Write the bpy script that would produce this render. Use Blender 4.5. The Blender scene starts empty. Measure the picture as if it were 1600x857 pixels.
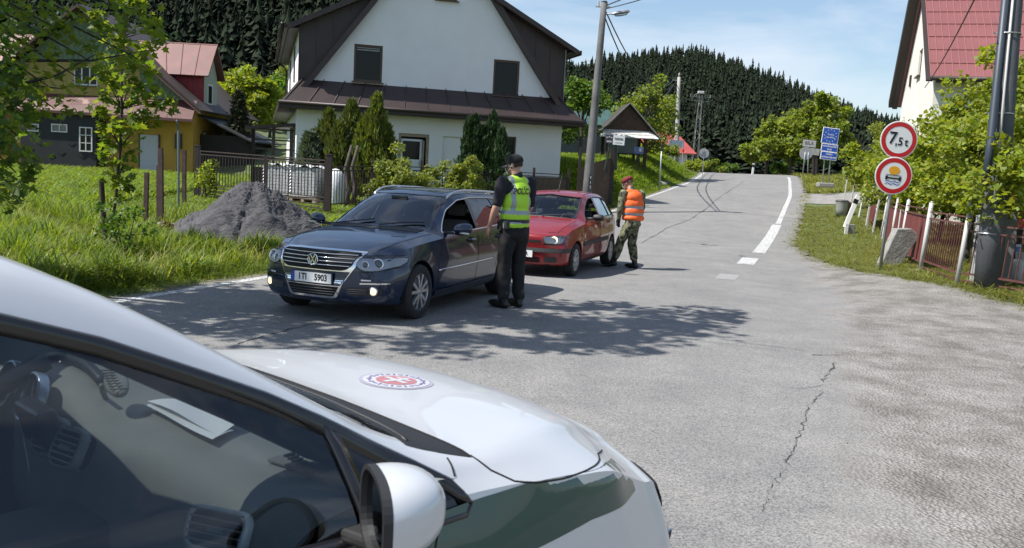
import bpy, bmesh, math, random
import numpy as np
from mathutils import Vector, Matrix, Euler, noise
from mathutils.bvhtree import BVHTree
from mathutils.geometry import delaunay_2d_cdt

SC = bpy.context.scene
COL = SC.collection
RNG = np.random.default_rng(7)
random.seed(7)
PI = math.pi

# ------------------------------------------------------------------ camera
CAM_H, CAM_P, CAM_R = 1.68, math.radians(6.64), math.radians(3.0)
_f = Vector((0, math.cos(CAM_P), -math.sin(CAM_P)))
_u = Vector((0, math.sin(CAM_P), math.cos(CAM_P)))
_r = Vector((1, 0, 0))
_c, _s = math.cos(CAM_R), math.sin(CAM_R)
_r2 = _c * _r + _s * _u
_u2 = -_s * _r + _c * _u
cd = bpy.data.cameras.new('camera')
cam = bpy.data.objects.new('camera', cd)
COL.objects.link(cam)
M3 = Matrix((_r2, _u2, -_f)).transposed()
cam.matrix_world = Matrix.Translation((0, 0, CAM_H)) @ M3.to_4x4()
cd.sensor_width = 36
cd.lens = 36 * 1400 / 1600
cd.clip_start = 0.05
cd.clip_end = 4000
cd.dof.use_dof = True
cd.dof.focus_distance = 12.0
cd.dof.aperture_fstop = 9.0
SC.camera = cam

# ------------------------------------------------------------------ light
SUN_AZ = Vector((-0.972, -0.235, 0)).normalized()
SUN_EL = math.radians(54)
sund = Vector((SUN_AZ.x * math.cos(SUN_EL), SUN_AZ.y * math.cos(SUN_EL), math.sin(SUN_EL)))
sl = bpy.data.lights.new('sun', 'SUN')
sl.energy = 4.8
sl.angle = math.radians(0.5)
sl.color = (1.0, 0.955, 0.89)
so = bpy.data.objects.new('sun', sl)
COL.objects.link(so)
so.rotation_euler = sund.to_track_quat('Z', 'Y').to_euler()
W = bpy.data.worlds.new('World')
SC.world = W
W.use_nodes = True
nt = W.node_tree
for n in list(nt.nodes): nt.nodes.remove(n)
wo = nt.nodes.new('ShaderNodeOutputWorld')
bg = nt.nodes.new('ShaderNodeBackground')
sky = nt.nodes.new('ShaderNodeTexSky')
sky.sky_type = 'NISHITA'
sky.sun_disc = False
sky.sun_elevation = SUN_EL
sky.sun_rotation = math.atan2(sund.x, sund.y)
sky.air_density = 1.1
sky.dust_density = 0.6
sky.ozone_density = 3.0
bg.inputs['Strength'].default_value = 0.09
# thin high clouds, laid out on the sky direction
tc = nt.nodes.new('ShaderNodeTexCoord')
mp = nt.nodes.new('ShaderNodeMapping')
mp.inputs['Scale'].default_value = (1.0, 1.0, 3.2)
mp.inputs['Rotation'].default_value = (0.15, 0.22, 0.3)
nz = nt.nodes.new('ShaderNodeTexNoise')
nz.inputs['Scale'].default_value = 3.4
nz.inputs['Detail'].default_value = 9
nz.inputs['Roughness'].default_value = 0.55
nz.inputs['Distortion'].default_value = 0.35
cr = nt.nodes.new('ShaderNodeValToRGB')
cr.color_ramp.elements[0].position = 0.47
cr.color_ramp.elements[0].color = (0.06, 0.06, 0.06, 1)
cr.color_ramp.elements[1].position = 0.72
cr.color_ramp.elements[1].color = (0.75, 0.75, 0.75, 1)
mx = nt.nodes.new('ShaderNodeMixRGB')
mx.inputs[2].default_value = (5.6, 6.1, 6.9, 1)
nt.links.new(tc.outputs['Generated'], mp.inputs['Vector'])
nt.links.new(mp.outputs[0], nz.inputs['Vector'])
nt.links.new(nz.outputs[0], cr.inputs[0])
nt.links.new(cr.outputs[0], mx.inputs[0])
nt.links.new(sky.outputs[0], mx.inputs[1])
nt.links.new(mx.outputs[0], bg.inputs[0])
nt.links.new(bg.outputs[0], wo.inputs[0])
SC.view_settings.view_transform = 'Standard'
SC.view_settings.look = 'None'
SC.view_settings.exposure = 0.75
SC.view_settings.gamma = 1
SC.view_settings.use_curve_mapping = False
SC.render.engine = 'CYCLES'
SC.cycles.use_denoising = True
SC.cycles.max_bounces = 8
SC.cycles.transparent_max_bounces = 12
SC.cycles.caustics_reflective = False
SC.cycles.caustics_refractive = False
SC.cycles.sample_clamp_indirect = 6

# ------------------------------------------------------------------ materials
MATS = {}
def mat(name, col, rough=0.6, metal=0.0, var=0.0, scale=8.0, bump=0.0, bscale=None, coat=0.0, spec=0.5,
        trans=0.0, col2=None, island=0.0, emit=None, detail=6, rust=None, rustcut=0.6, rscale=6.0, stretch=None):
    """procedural principled material: base colour with noise variation between col and col2"""
    if name in MATS: return MATS[name]
    m = bpy.data.materials.new(name); m.use_nodes = True
    t = m.node_tree; N = t.nodes; L = t.links
    b = N['Principled BSDF']
    b.inputs['Roughness'].default_value = rough
    b.inputs['Metallic'].default_value = metal
    b.inputs['Specular IOR Level'].default_value = spec
    b.inputs['Coat Weight'].default_value = coat
    b.inputs['Coat Roughness'].default_value = 0.03
    c = (*col, 1)
    out = None
    vec = None
    if var > 0 or bump > 0 or rust or col2:
        tcn = N.new('ShaderNodeTexCoord'); vec = tcn.outputs['Object']
        if stretch:
            mpn = N.new('ShaderNodeMapping'); mpn.inputs['Scale'].default_value = stretch
            L.new(vec, mpn.inputs[0]); vec = mpn.outputs[0]
    if var > 0 or col2:
        n = N.new('ShaderNodeTexNoise'); n.inputs['Scale'].default_value = scale
        n.inputs['Detail'].default_value = detail; n.inputs['Roughness'].default_value = 0.6
        L.new(vec, n.inputs['Vector'])
        r = N.new('ShaderNodeValToRGB')
        r.color_ramp.elements[0].position = 0.32; r.color_ramp.elements[1].position = 0.68
        c2 = (*col2, 1) if col2 else tuple(min(1, x * (1 + var)) for x in col) + (1,)
        c1 = c if col2 else tuple(x * (1 - var) for x in col) + (1,)
        r.color_ramp.elements[0].color = c1; r.color_ramp.elements[1].color = c2
        L.new(n.outputs[0], r.inputs[0]); out = r.outputs[0]
    if rust:
        n = N.new('ShaderNodeTexNoise'); n.inputs['Scale'].default_value = rscale; n.inputs['Detail'].default_value = 8
        L.new(vec, n.inputs['Vector'])
        r = N.new('ShaderNodeValToRGB'); r.color_ramp.elements[0].position = rustcut - 0.03; r.color_ramp.elements[1].position = rustcut + 0.04
        L.new(n.outputs[0], r.inputs[0])
        mxn = N.new('ShaderNodeMixRGB'); L.new(r.outputs[0], mxn.inputs[0])
        if out: L.new(out, mxn.inputs[1])
        else: mxn.inputs[1].default_value = c
        mxn.inputs[2].default_value = (*rust, 1); out = mxn.outputs[0]
    if island > 0:
        g = N.new('ShaderNodeNewGeometry')
        hs = N.new('ShaderNodeHueSaturation')
        mr = N.new('ShaderNodeMapRange'); mr.inputs[3].default_value = 1 - island; mr.inputs[4].default_value = 1 + island
        L.new(g.outputs['Random Per Island'], mr.inputs[0]); L.new(mr.outputs[0], hs.inputs['Value'])
        mr2 = N.new('ShaderNodeMapRange'); mr2.inputs[3].default_value = 0.472; mr2.inputs[4].default_value = 0.524
        m7 = N.new('ShaderNodeMath'); m7.operation = 'MULTIPLY'; m7.inputs[1].default_value = 7.31
        m8 = N.new('ShaderNodeMath'); m8.operation = 'FRACT'
        L.new(g.outputs['Random Per Island'], m7.inputs[0]); L.new(m7.outputs[0], m8.inputs[0]); L.new(m8.outputs[0], mr2.inputs[0])
        L.new(mr2.outputs[0], hs.inputs['Hue'])
        if out: L.new(out, hs.inputs['Color'])
        else: hs.inputs['Color'].default_value = c
        out = hs.outputs[0]
    if out: L.new(out, b.inputs['Base Color'])
    else: b.inputs['Base Color'].default_value = c
    if bump > 0:
        n = N.new('ShaderNodeTexNoise'); n.inputs['Scale'].default_value = bscale or scale * 4
        n.inputs['Detail'].default_value = 6
        L.new(vec, n.inputs['Vector'])
        bp = N.new('ShaderNodeBump'); bp.inputs['Strength'].default_value = bump; bp.inputs['Distance'].default_value = 0.02
        L.new(n.outputs[0], bp.inputs['Height']); L.new(bp.outputs[0], b.inputs['Normal'])
    if trans > 0:   # leaf translucency
        tr = N.new('ShaderNodeBsdfTranslucent')
        mixs = N.new('ShaderNodeMixShader'); mixs.inputs[0].default_value = trans
        if out:
            br = N.new('ShaderNodeMixRGB'); br.blend_type = 'MULTIPLY'; br.inputs[0].default_value = 1
            L.new(out, br.inputs[1]); br.inputs[2].default_value = (1.5, 1.45, 0.55, 1); L.new(br.outputs[0], tr.inputs[0])
        else: tr.inputs[0].default_value = (min(1, col[0] * 1.5), min(1, col[1] * 1.45), col[2] * .55, 1)
        L.new(b.outputs[0], mixs.inputs[1]); L.new(tr.outputs[0], mixs.inputs[2])
        L.new(mixs.outputs[0], N['Material Output'].inputs[0])
    if emit:
        b.inputs['Emission Color'].default_value = (*emit[0], 1); b.inputs['Emission Strength'].default_value = emit[1]
    MATS[name] = m
    return m

def glass_mat(name, tint=(0.6, 0.65, 0.66), refl=1.0, alpha=0.75, rough=0.0):
    """thin pane: transparent tint plus sky reflection by fresnel"""
    if name in MATS: return MATS[name]
    m = bpy.data.materials.new(name); m.use_nodes = True
    t = m.node_tree; N = t.nodes; L = t.links
    for n in list(N): N.remove(n)
    o = N.new('ShaderNodeOutputMaterial'); tr = N.new('ShaderNodeBsdfTransparent'); gl = N.new('ShaderNodeBsdfGlossy')
    tr.inputs[0].default_value = (*[x * alpha for x in tint], 1)
    gl.inputs['Roughness'].default_value = rough
    fr = N.new('ShaderNodeFresnel'); fr.inputs[0].default_value = 1.5
    mu = N.new('ShaderNodeMath'); mu.operation = 'MULTIPLY'; mu.inputs[1].default_value = refl; mu.use_clamp = True
    mx = N.new('ShaderNodeMixShader')
    L.new(fr.outputs[0], mu.inputs[0]); L.new(mu.outputs[0], mx.inputs[0])
    L.new(tr.outputs[0], mx.inputs[1]); L.new(gl.outputs[0], mx.inputs[2]); L.new(mx.outputs[0], o.inputs[0])
    MATS[name] = m
    return m

# ------------------------------------------------------------------ object helpers
def tag(o, label=None, cat=None, group=None, kind=None):
    if label: o['label'] = label
    if cat: o['category'] = cat
    if group: o['group'] = group
    if kind: o['kind'] = kind
    return o
def empty(name, loc=(0, 0, 0), rz=0.0, label=None, cat=None, group=None):
    o = bpy.data.objects.new(name, None); COL.objects.link(o)
    o.location = loc; o.rotation_euler = (0, 0, rz); o.empty_display_size = 0.2
    return tag(o, label, cat, group)
def link(name, me, m=None, parent=None, smooth=False):
    o = bpy.data.objects.new(name, me); COL.objects.link(o)
    if m is not None:
        for x in (m if isinstance(m, (list, tuple)) else [m]): me.materials.append(x)
    if parent: o.parent = parent
    if smooth: me.shade_smooth()
    return o
def children(o): return [c for c in bpy.data.objects if c.parent == o]
def copy_tree(o, parent=None):
    c = o.copy(); COL.objects.link(c)
    if parent: c.parent = parent
    for ch in list(o.children): copy_tree(ch, c)
    return c

class MB:
    def __init__(s): s.v = []; s.f = []; s.mi = []
    def add(s, vs, fs, mi=0):
        n = len(s.v); s.v += [tuple(v) for v in vs]
        for f in fs: s.f.append(tuple(i + n for i in f)); s.mi.append(mi)
        return s
    def box(s, c, d, rz=0, rx=0, ry=0, mi=0):
        M = Euler((rx, ry, rz)).to_matrix()
        vs = []
        for x in (-.5, .5):
            for y in (-.5, .5):
                for z in (-.5, .5): vs.append(M @ Vector((x * d[0], y * d[1], z * d[2])) + Vector(c))
        return s.add(vs, [(0, 1, 3, 2), (4, 6, 7, 5), (0, 4, 5, 1), (2, 3, 7, 6), (0, 2, 6, 4), (1, 5, 7, 3)], mi)
    def bar(s, a, b, w, d=None, up=(0, 0, 1), mi=0):
        a = Vector(a); b = Vector(b); d = d or w
        t = (b - a).normalized(); u = Vector(up)
        if abs(t.dot(u)) > .98: u = Vector((1, 0, 0))
        x = t.cross(u).normalized(); y = x.cross(t)
        vs = []
        for p in (a, b):
            for i, j in ((-1, -1), (1, -1), (1, 1), (-1, 1)): vs.append(p + x * i * w / 2 + y * j * d / 2)
        return s.add(vs, [(3, 2, 1, 0), (4, 5, 6, 7), (0, 1, 5, 4), (1, 2, 6, 5), (2, 3, 7, 6), (3, 0, 4, 7)], mi)
    def tube(s, pts, r, n=8, mi=0, cap=True):
        pts = [Vector(p) for p in pts]; k = len(pts)
        rs = r if isinstance(r, (list, tuple)) else [r] * k
        vs = []; prev = None
        for i, p in enumerate(pts):
            t = (pts[min(i + 1, k - 1)] - pts[max(i - 1, 0)])
            t = t.normalized() if t.length > 1e-9 else Vector((0, 0, 1))
            if prev is None:
                u = Vector((0, 0, 1)) if abs(t.z) < .9 else Vector((1, 0, 0)); x = t.cross(u).normalized()
            else: x = (prev - t * prev.dot(t)).normalized()
            prev = x; y = t.cross(x)
            for j in range(n):
                a = 2 * PI * j / n; vs.append(p + (x * math.cos(a) + y * math.sin(a)) * rs[i])
        fs = [(i * n + j, i * n + (j + 1) % n, (i + 1) * n + (j + 1) % n, (i + 1) * n + j) for i in range(k - 1) for j in range(n)]
        if cap: fs += [tuple(reversed(range(n))), tuple(range((k - 1) * n, k * n))]
        return s.add(vs, fs, mi)
    def lathe(s, prof, n=24, c=(0, 0, 0), axis='z', mi=0, cap=False):
        vs = []
        for r, h in prof:
            for j in range(n):
                a = 2 * PI * j / n; x, y = r * math.cos(a), r * math.sin(a)
                p = (x, y, h) if axis == 'z' else ((x, h, y) if axis == 'y' else (h, x, y))
                vs.append(Vector(p) + Vector(c))
        k = len(prof)
        fs = [(i * n + j, i * n + (j + 1) % n, (i + 1) * n + (j + 1) % n, (i + 1) * n + j) for i in range(k - 1) for j in range(n)]
        if cap: fs += [tuple(reversed(range(n))), tuple(range((k - 1) * n, k * n))]
        return s.add(vs, fs, mi)
    def prism(s, poly, a, b, f=None, mi=0):
        """poly: 2D outline; f(u,v,w) -> 3D; w from a to b"""
        f = f or (lambda u, v, w: (u, w, v)); n = len(poly)
        vs = [f(u, v, a) for u, v in poly] + [f(u, v, b) for u, v in poly]
        fs = [tuple(range(n)), tuple(reversed(range(n, 2 * n)))] + [(i, i + n, (i + 1) % n + n, (i + 1) % n) for i in range(n)]
        return s.add(vs, fs, mi)
    def grid(s, P, mi=0, closeu=False):
        r = len(P); c = len(P[0])
        vs = [p for row in P for p in row]
        fs = [(i * c + j, i * c + j + 1, (i + 1) * c + j + 1, (i + 1) * c + j) for i in range(r - 1) for j in range(c - 1)]
        return s.add(vs, fs, mi)
    def mesh(s, name='m'):
        me = bpy.data.meshes.new(name); me.from_pydata(s.v, [], s.f)
        me.polygons.foreach_set('material_index', s.mi)
        bm = bmesh.new(); bm.from_mesh(me); bmesh.ops.recalc_face_normals(bm, faces=bm.faces[:]); bm.to_mesh(me); bm.free()
        me.update(); return me
    def build(s, name, m=None, parent=None, smooth=False, bevel=0, auto=None):
        o = link(name, s.mesh(name), m, parent, smooth)
        if auto is not None:
            s_ = math.radians(auto); me = o.data; me.shade_smooth()
            bm = bmesh.new(); bm.from_mesh(me)
            for e in bm.edges:
                if len(e.link_faces) == 2 and e.calc_face_angle(0) > s_: e.smooth = False
            bm.to_mesh(me); bm.free()
        if bevel:
            b = o.modifiers.new('b', 'BEVEL'); b.width = bevel; b.segments = 2; b.limit_method = 'ANGLE'; b.angle_limit = 0.6
        return o

def np_mesh(name, V, F, mi=None):
    """V (n,3) float, F (m,k) int with constant k"""
    me = bpy.data.meshes.new(name)
    V = np.ascontiguousarray(V, dtype=np.float32); F = np.ascontiguousarray(F, dtype=np.int32)
    me.vertices.add(len(V)); me.vertices.foreach_set('co', V.ravel())
    k = F.shape[1]
    me.loops.add(F.size); me.loops.foreach_set('vertex_index', F.ravel())
    me.polygons.add(len(F)); me.polygons.foreach_set('loop_start', np.arange(0, F.size, k, dtype=np.int32))
    me.update(calc_edges=True)
    if mi is not None: me.polygons.foreach_set('material_index', np.ascontiguousarray(mi, dtype=np.int32))
    return me
def scatter_mesh(name, TV, TF, pos, rot, scl):
    """template verts/faces copied to every pos with rot (n,3,3) and scl (n,) or (n,3)"""
    n = len(pos); TV = np.asarray(TV, float); TF = np.asarray(TF, int)
    scl = np.asarray(scl)
    if scl.ndim == 1: scl = np.repeat(scl[:, None], 3, 1)
    X = TV[None] * scl[:, None, :]
    X = np.einsum('nij,nkj->nki', rot, X) + np.asarray(pos)[:, None, :]
    F = TF[None] + (np.arange(n) * len(TV))[:, None, None]
    return np_mesh(name, X.reshape(-1, 3), F.reshape(-1, TF.shape[1]))
def rotz(a):
    a = np.asarray(a); c, s = np.cos(a), np.sin(a); R = np.zeros((len(a), 3, 3)); R[:, 0, 0] = c; R[:, 0, 1] = -s; R[:, 1, 0] = s; R[:, 1, 1] = c; R[:, 2, 2] = 1
    return R
def rand_rot(n, rng=RNG, up=0.0):
    """random rotations; up>0 biases the local z towards world z"""
    z = rng.normal(size=(n, 3)); z /= np.linalg.norm(z, axis=1)[:, None]
    z[:, 2] = np.abs(z[:, 2]) + up; z /= np.linalg.norm(z, axis=1)[:, None]
    t = rng.normal(size=(n, 3)); x = np.cross(t, z); x /= np.linalg.norm(x, axis=1)[:, None]
    y = np.cross(z, x)
    return np.stack([x, y, z], -1)
def apply_mods(o):
    dg = bpy.context.evaluated_depsgraph_get()
    me = bpy.data.meshes.new_from_object(o.evaluated_get(dg))
    o.modifiers.clear(); old = o.data; o.data = me
    return o
def interp(xs, ys, x):
    """smooth (monotone cubic) interpolation"""
    xs = np.asarray(xs, float); ys = np.asarray(ys, float); x = np.asarray(x, float)
    if xs[0] > xs[-1]: xs = xs[::-1]; ys = ys[::-1]
    h = np.diff(xs); d = np.diff(ys) / h
    m = np.zeros(len(xs)); m[0] = d[0]; m[-1] = d[-1]
    for i in range(1, len(xs) - 1):
        if d[i - 1] * d[i] > 0:
            w1 = 2 * h[i] + h[i - 1]; w2 = h[i] + 2 * h[i - 1]; m[i] = (w1 + w2) / (w1 / d[i - 1] + w2 / d[i])
    xc = np.clip(x, xs[0], xs[-1]); i = np.clip(np.searchsorted(xs, xc) - 1, 0, len(xs) - 2)
    t = (xc - xs[i]) / h[i]
    return ((2 * t**3 - 3 * t**2 + 1) * ys[i] + (t**3 - 2 * t**2 + t) * h[i] * m[i] + (-2 * t**3 + 3 * t**2) * ys[i + 1] + (t**3 - t**2) * h[i] * m[i + 1])
def smoothstep(a, b, x):
    t = np.clip((np.asarray(x, float) - a) / (b - a), 0, 1); return t * t * (3 - 2 * t)
def text_obj(name, s, size, m, parent, loc, rot, ext=0.002, align='CENTER', sx=1.0, bold=0.0, cut=None):
    """lettering as a mesh"""
    cu = bpy.data.curves.new(name, 'FONT'); cu.body = s; cu.size = size; cu.extrude = ext; cu.align_x = align; cu.align_y = 'CENTER'; cu.offset = bold
    cu.resolution_u = 3
    t = bpy.data.objects.new(name, cu); COL.objects.link(t)
    dg = bpy.context.evaluated_depsgraph_get()
    me = bpy.data.meshes.new_from_object(t.evaluated_get(dg)); bpy.data.objects.remove(t)
    o = link(name, me, m, parent)
    o.location = loc; o.rotation_euler = rot; o.scale = (sx, 1, 1)
    return o
# ------------------------------------------------------------------ terrain
UX, UY = 0.322, 0.947
_zs = [-40, 10, 17, 22, 27, 33, 40, 50, 56, 62, 68, 74, 82, 95, 120]
_zz = [0, 0, -0.08, -0.04, 0.06, 0.36, 0.78, 1.22, 1.45, 1.82, 2.15, 2.28, 2.1, 1.3, 0.5]
def st(x, y): return UX * x + UY * y, UY * x - UX * y
def tleft(s): return interp([-40, 40, 56, 66, 75, 90], [-7.2, -7.35, -7.85, -8.35, -9.6, -14], s)
_rx = [-900, 150, 300, 400, 480, 600, 700, 800, 880, 960, 1055, 1100, 1200, 1300, 1380, 1500, 1600, 1900, 2600]
_re = [.13, .17, .215, .235, .23, .19, .15, .112, .099, .114, .122, .116, .093, .068, .052, .034, .028, .02, .012]
def hill(x, y):
    r = np.hypot(x, y); yy = np.where(y > 1, y, 1.0)
    px = np.where(y > 1, 800 + 1400 * x / yy, np.where(x > 0, 9000, -9000))
    e = np.interp(px, _rx, _re)
    r0 = np.interp(px, [0, 480, 900, 1500], [95, 105, 170, 190]); r1 = np.interp(px, [0, 500, 900], [420, 460, 560])
    t = np.clip((r - r0) / (r1 - r0), 0, 1.0)
    h = (r1 * e) * (t ** 1.15)
    h = h - np.clip(r - r1, 0, 500) * 0.06
    return np.maximum(h, 0) * (np.where(y > 1, 1, 0)) + 1.5 * np.sin(x * .021 + 1) * np.sin(y * .017) * smoothstep(150, 260, r)
def H(x, y):
    x = np.asarray(x, float); y = np.asarray(y, float)
    s, t = st(x, y)
    z = interp(_zs, _zz, s)
    tl = tleft(s) - 0.3
    # left: meadow and the bank by the shelter
    left = smoothstep(0, 4.5, tl - t)
    mead = np.interp(s, [-40, 8, 14, 18, 24, 32, 60, 100], [0, 0.02, 0.03, .1, .36, .46, .5, .5])
    bank = z + 1.25 * smoothstep(33, 44, s) * smoothstep(0.2, 3.2, tl - t) * (1 - smoothstep(75, 110, s))
    wl = smoothstep(4, 9, tl - t)
    zl = bank * (1 - wl * smoothstep(3, 14, tl - t)) + np.maximum(mead, bank * smoothstep(36, 46, s)) * wl * smoothstep(3, 14, tl - t)
    zl = np.where(s < 33, z * (1 - left) + mead * left, zl * smoothstep(31, 38, s) + (1 - smoothstep(31, 38, s)) * (z * (1 - left) + mead * left))
    # right: verge with its low rise
    zr = z + 0.22 * smoothstep(-0.3, 2.2, t) * smoothstep(11, 17, s) + 0.02 * np.clip(t + 7, 0, 8) * smoothstep(33, 42, s)
    zz = np.where(t < tl, zl, zr)
    return zz + hill(x, y)
def Hs(x, y): return float(H(np.array([x]), np.array([y]))[0])
def xleft(y):   # left edge of the asphalt at a given y
    y = np.asarray(y, float); s = y * 1.0
    x = -3.7 + .34 * (y - 12.4)
    for _ in range(4):
        s = UX * x + UY * y; x = (tleft(s) - 0.3 + UX * y) / UY
    return x
def xright(y):
    y = np.asarray(y, float)
    a = np.interp(y, [-30, 0, 5, 9, 12.8, 16.5, 19, 21.6, 24], [18, 15, 11.5, 8.9, 7.5, 7.0, 6.95, 7.2, 7.75])
    x = 8.0 + .34 * (y - 24)
    for _ in range(4):
        s = UX * x + UY * y; x = (tleft(s) + 6.7 + UX * y) / UY
    w = smoothstep(22, 26, y)
    return a * (1 - w) + x * w
def ray(px, py):
    d = _f + _r2 * ((px - 800) / 1400) - _u2 * ((py - 428.5) / 1400)
    return d
def at(px, py, d): return Vector((0, 0, CAM_H)) + ray(px, py) * d     # a direction and a forward distance -> point
def ground_at(px, py, dmax=140):
    dd = ray(px, py); lo = 1.0; a = lo
    for d in np.concatenate([np.arange(1, 30, .1), np.arange(30, dmax, .4)]):
        p = Vector((0, 0, CAM_H)) + dd * float(d)
        if p.z < Hs(p.x, p.y): return (p.x, p.y)
    return (p.x, p.y)

# ground sheet, polar so it is fine near the place and reaches the horizon
def build_ground():
    th = np.concatenate([np.radians(np.arange(-180, -40, 6)), np.radians(np.arange(-40, 42, 0.5)), np.radians(np.arange(42, 181, 6))])
    rr = np.concatenate([[0.01], np.arange(0.5, 16, .35), np.arange(16, 40, .5), np.geomspace(40, 2600, 110)])
    T, Rr = np.meshgrid(th, rr)
    X = Rr * np.sin(T); Y = Rr * np.cos(T)
    Z = H(X, Y)
    ins = smoothstep(-0.05, 0.25, X - xleft(Y)) * smoothstep(-0.05, 0.25, xright(Y) - X) * ((Y < 100) & (Y > -30))
    Z = Z - 0.07 * ins
    n, m = X.shape
    I = np.arange(n * m).reshape(n, m)
    F = np.stack([I[:-1, :-1], I[1:, :-1], I[1:, 1:], I[:-1, 1:]], -1).reshape(-1, 4)
    me = np_mesh('ground', np.stack([X, Y, Z], -1).reshape(-1, 3), F)
    g = mat('ground_grass', (.055, .085, .022), .95, scale=1.3, col2=(.10, .12, .045), bump=.5, bscale=9, rust=(.13, .10, .07), rustcut=.66, rscale=.9)
    o = link('ground', me, g, smooth=True); tag(o, kind='structure')
build_ground()

# ------------------------------------------------------------------ road
def road_material():
    m = bpy.data.materials.new('asphalt'); m.use_nodes = True
    t = m.node_tree; N = t.nodes; L = t.links; b = N['Principled BSDF']
    tc = N.new('ShaderNodeTexCoord'); V = tc.outputs['Object']
    def noise_(sc, det=6, rough=.6, dist=0):
        n = N.new('ShaderNodeTexNoise'); n.inputs['Scale'].default_value = sc; n.inputs['Detail'].default_value = det
        n.inputs['Roughness'].default_value = rough; n.inputs['Distortion'].default_value = dist; L.new(V, n.inputs['Vector']); return n.outputs[0]
    def ramp(i, p0, c0, p1, c1):
        r = N.new('ShaderNodeValToRGB'); r.color_ramp.elements[0].position = p0; r.color_ramp.elements[1].position = p1
        r.color_ramp.elements[0].color = (*c0, 1); r.color_ramp.elements[1].color = (*c1, 1); L.new(i, r.inputs[0]); return r.outputs[0]
    def mixc(f, a, c, mode='MIX'):
        x = N.new('ShaderNodeMixRGB'); x.blend_type = mode
        for k, v in ((0, f), (1, a), (2, c)):
            if isinstance(v, (int, float)): x.inputs[k].default_value = v
            elif isinstance(v, tuple): x.inputs[k].default_value = (*v, 1)
            else: L.new(v, x.inputs[k])
        return x.outputs[0]
    def math_(op, a, c):
        x = N.new('ShaderNodeMath'); x.operation = op; x.use_clamp = True
        for k, v in ((0, a), (1, c)):
            if isinstance(v, (int, float)): x.inputs[k].default_value = v
            else: L.new(v, x.inputs[k])
        return x.outputs[0]
    base = ramp(noise_(.55, 5, .55), .3, (.190, .189, .187), .7, (.236, .233, .228))
    speck = ramp(noise_(80, 4, .8), .38, (.30, .30, .31), .58, (1.28, 1.27, 1.25))
    c = mixc(.85, base, speck, 'MULTIPLY')
    speck2 = ramp(noise_(38, 2, .7), .30, (.35, .35, .35), .40, (1, 1, 1))
    c = mixc(.7, c, speck2, 'MULTIPLY')
    wear = ramp(noise_(1.9, 6, .6, .6), .36, (.86, .87, .88), .62, (1.08, 1.07, 1.05))
    c = mixc(.8, c, wear, 'MULTIPLY')
    # gravel and trodden dirt along the right side
    at_ = N.new('ShaderNodeAttribute'); at_.attribute_name = 'gravel'
    big = noise_(.9, 7, .65, .5)
    gm = math_('MULTIPLY', math_('SUBTRACT', math_('ADD', at_.outputs['Fac'], math_('MULTIPLY', big, .9)), .78), 4.0)
    gcol = ramp(noise_(1.7, 9, .72, .15), .38, (.17, .156, .14), .62, (.345, .335, .32))
    vor = N.new('ShaderNodeTexVoronoi'); vor.inputs['Scale'].default_value = 42; L.new(V, vor.inputs['Vector'])
    stones = ramp(vor.outputs['Distance'], .12, (1.25, 1.24, 1.2), .55, (.62, .61, .59))
    gcol = mixc(.75, gcol, stones, 'MULTIPLY')
    gcol = mixc(.5, gcol, ramp(noise_(150, 2, .6), .35, (.6, .6, .6), .65, (1.3, 1.3, 1.3)), 'MULTIPLY')
    c = mixc(gm, c, gcol)
    L.new(c, b.inputs['Base Color']); b.inputs['Roughness'].default_value = .9; b.inputs['Specular IOR Level'].default_value = .35
    bp = N.new('ShaderNodeBump'); bp.inputs['Strength'].default_value = .55; bp.inputs['Distance'].default_value = .006
    L.new(noise_(110, 3, .7), bp.inputs['Height'])
    bp2 = N.new('ShaderNodeBump'); bp2.inputs['Distance'].default_value = .03
    L.new(math_('MULTIPLY', gm, .8), bp2.inputs['Strength']); L.new(vor.outputs['Distance'], bp2.inputs['Height']); bp2.invert = True
    L.new(bp.outputs[0], bp2.inputs['Normal']); L.new(bp2.outputs[0], b.inputs['Normal'])
    return m
def build_road():
    ys = np.concatenate([np.arange(-25, 0, 1.0), np.arange(0, 30, .25), np.arange(30, 92, .6)])
    K = 90
    X = []; 
    for k in range(K + 1): X.append(xleft(ys) + (xright(ys) - xleft(ys)) * k / K)
    X = np.array(X).T; Y = np.repeat(ys[:, None], K + 1, 1)
    jag = 0.10 * np.sin(ys * 3.1) + 0.07 * np.sin(ys * 7.7 + 1) + .05 * np.sin(ys * 17)
    X[:, 0] += jag * .5; X[:, -1] += jag
    Z = H(X, Y) + 0.004
    n, m = X.shape; I = np.arange(n * m).reshape(n, m)
    F = np.stack([I[:-1, :-1], I[:-1, 1:], I[1:, 1:], I[1:, :-1]], -1).reshape(-1, 4)
    me = np_mesh('road', np.stack([X, Y, Z], -1).reshape(-1, 3), F)
    gx = np.interp(Y, [-10, 0, 4.2, 5.8, 8.8, 14, 21.6, 24, 26], [1.2, 1.2, 1.8, 2.4, 3.4, 5.1, 7.0, 8.4, 99])
    g = smoothstep(-1.3, 1.6, X - gx)
    eL = 1 - smoothstep(0.05, .30, X - xleft(Y)); eR = (1 - smoothstep(0.02, .35, xright(Y) - X))
    g = np.maximum(g, np.maximum(eL, eR) * .8)
    a = me.attributes.new('gravel', 'FLOAT', 'POINT'); a.data.foreach_set('value', g.ravel().astype(np.float32))
    o = link('road', me, road_material(), smooth=True); tag(o, kind='structure')
build_road()

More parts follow.
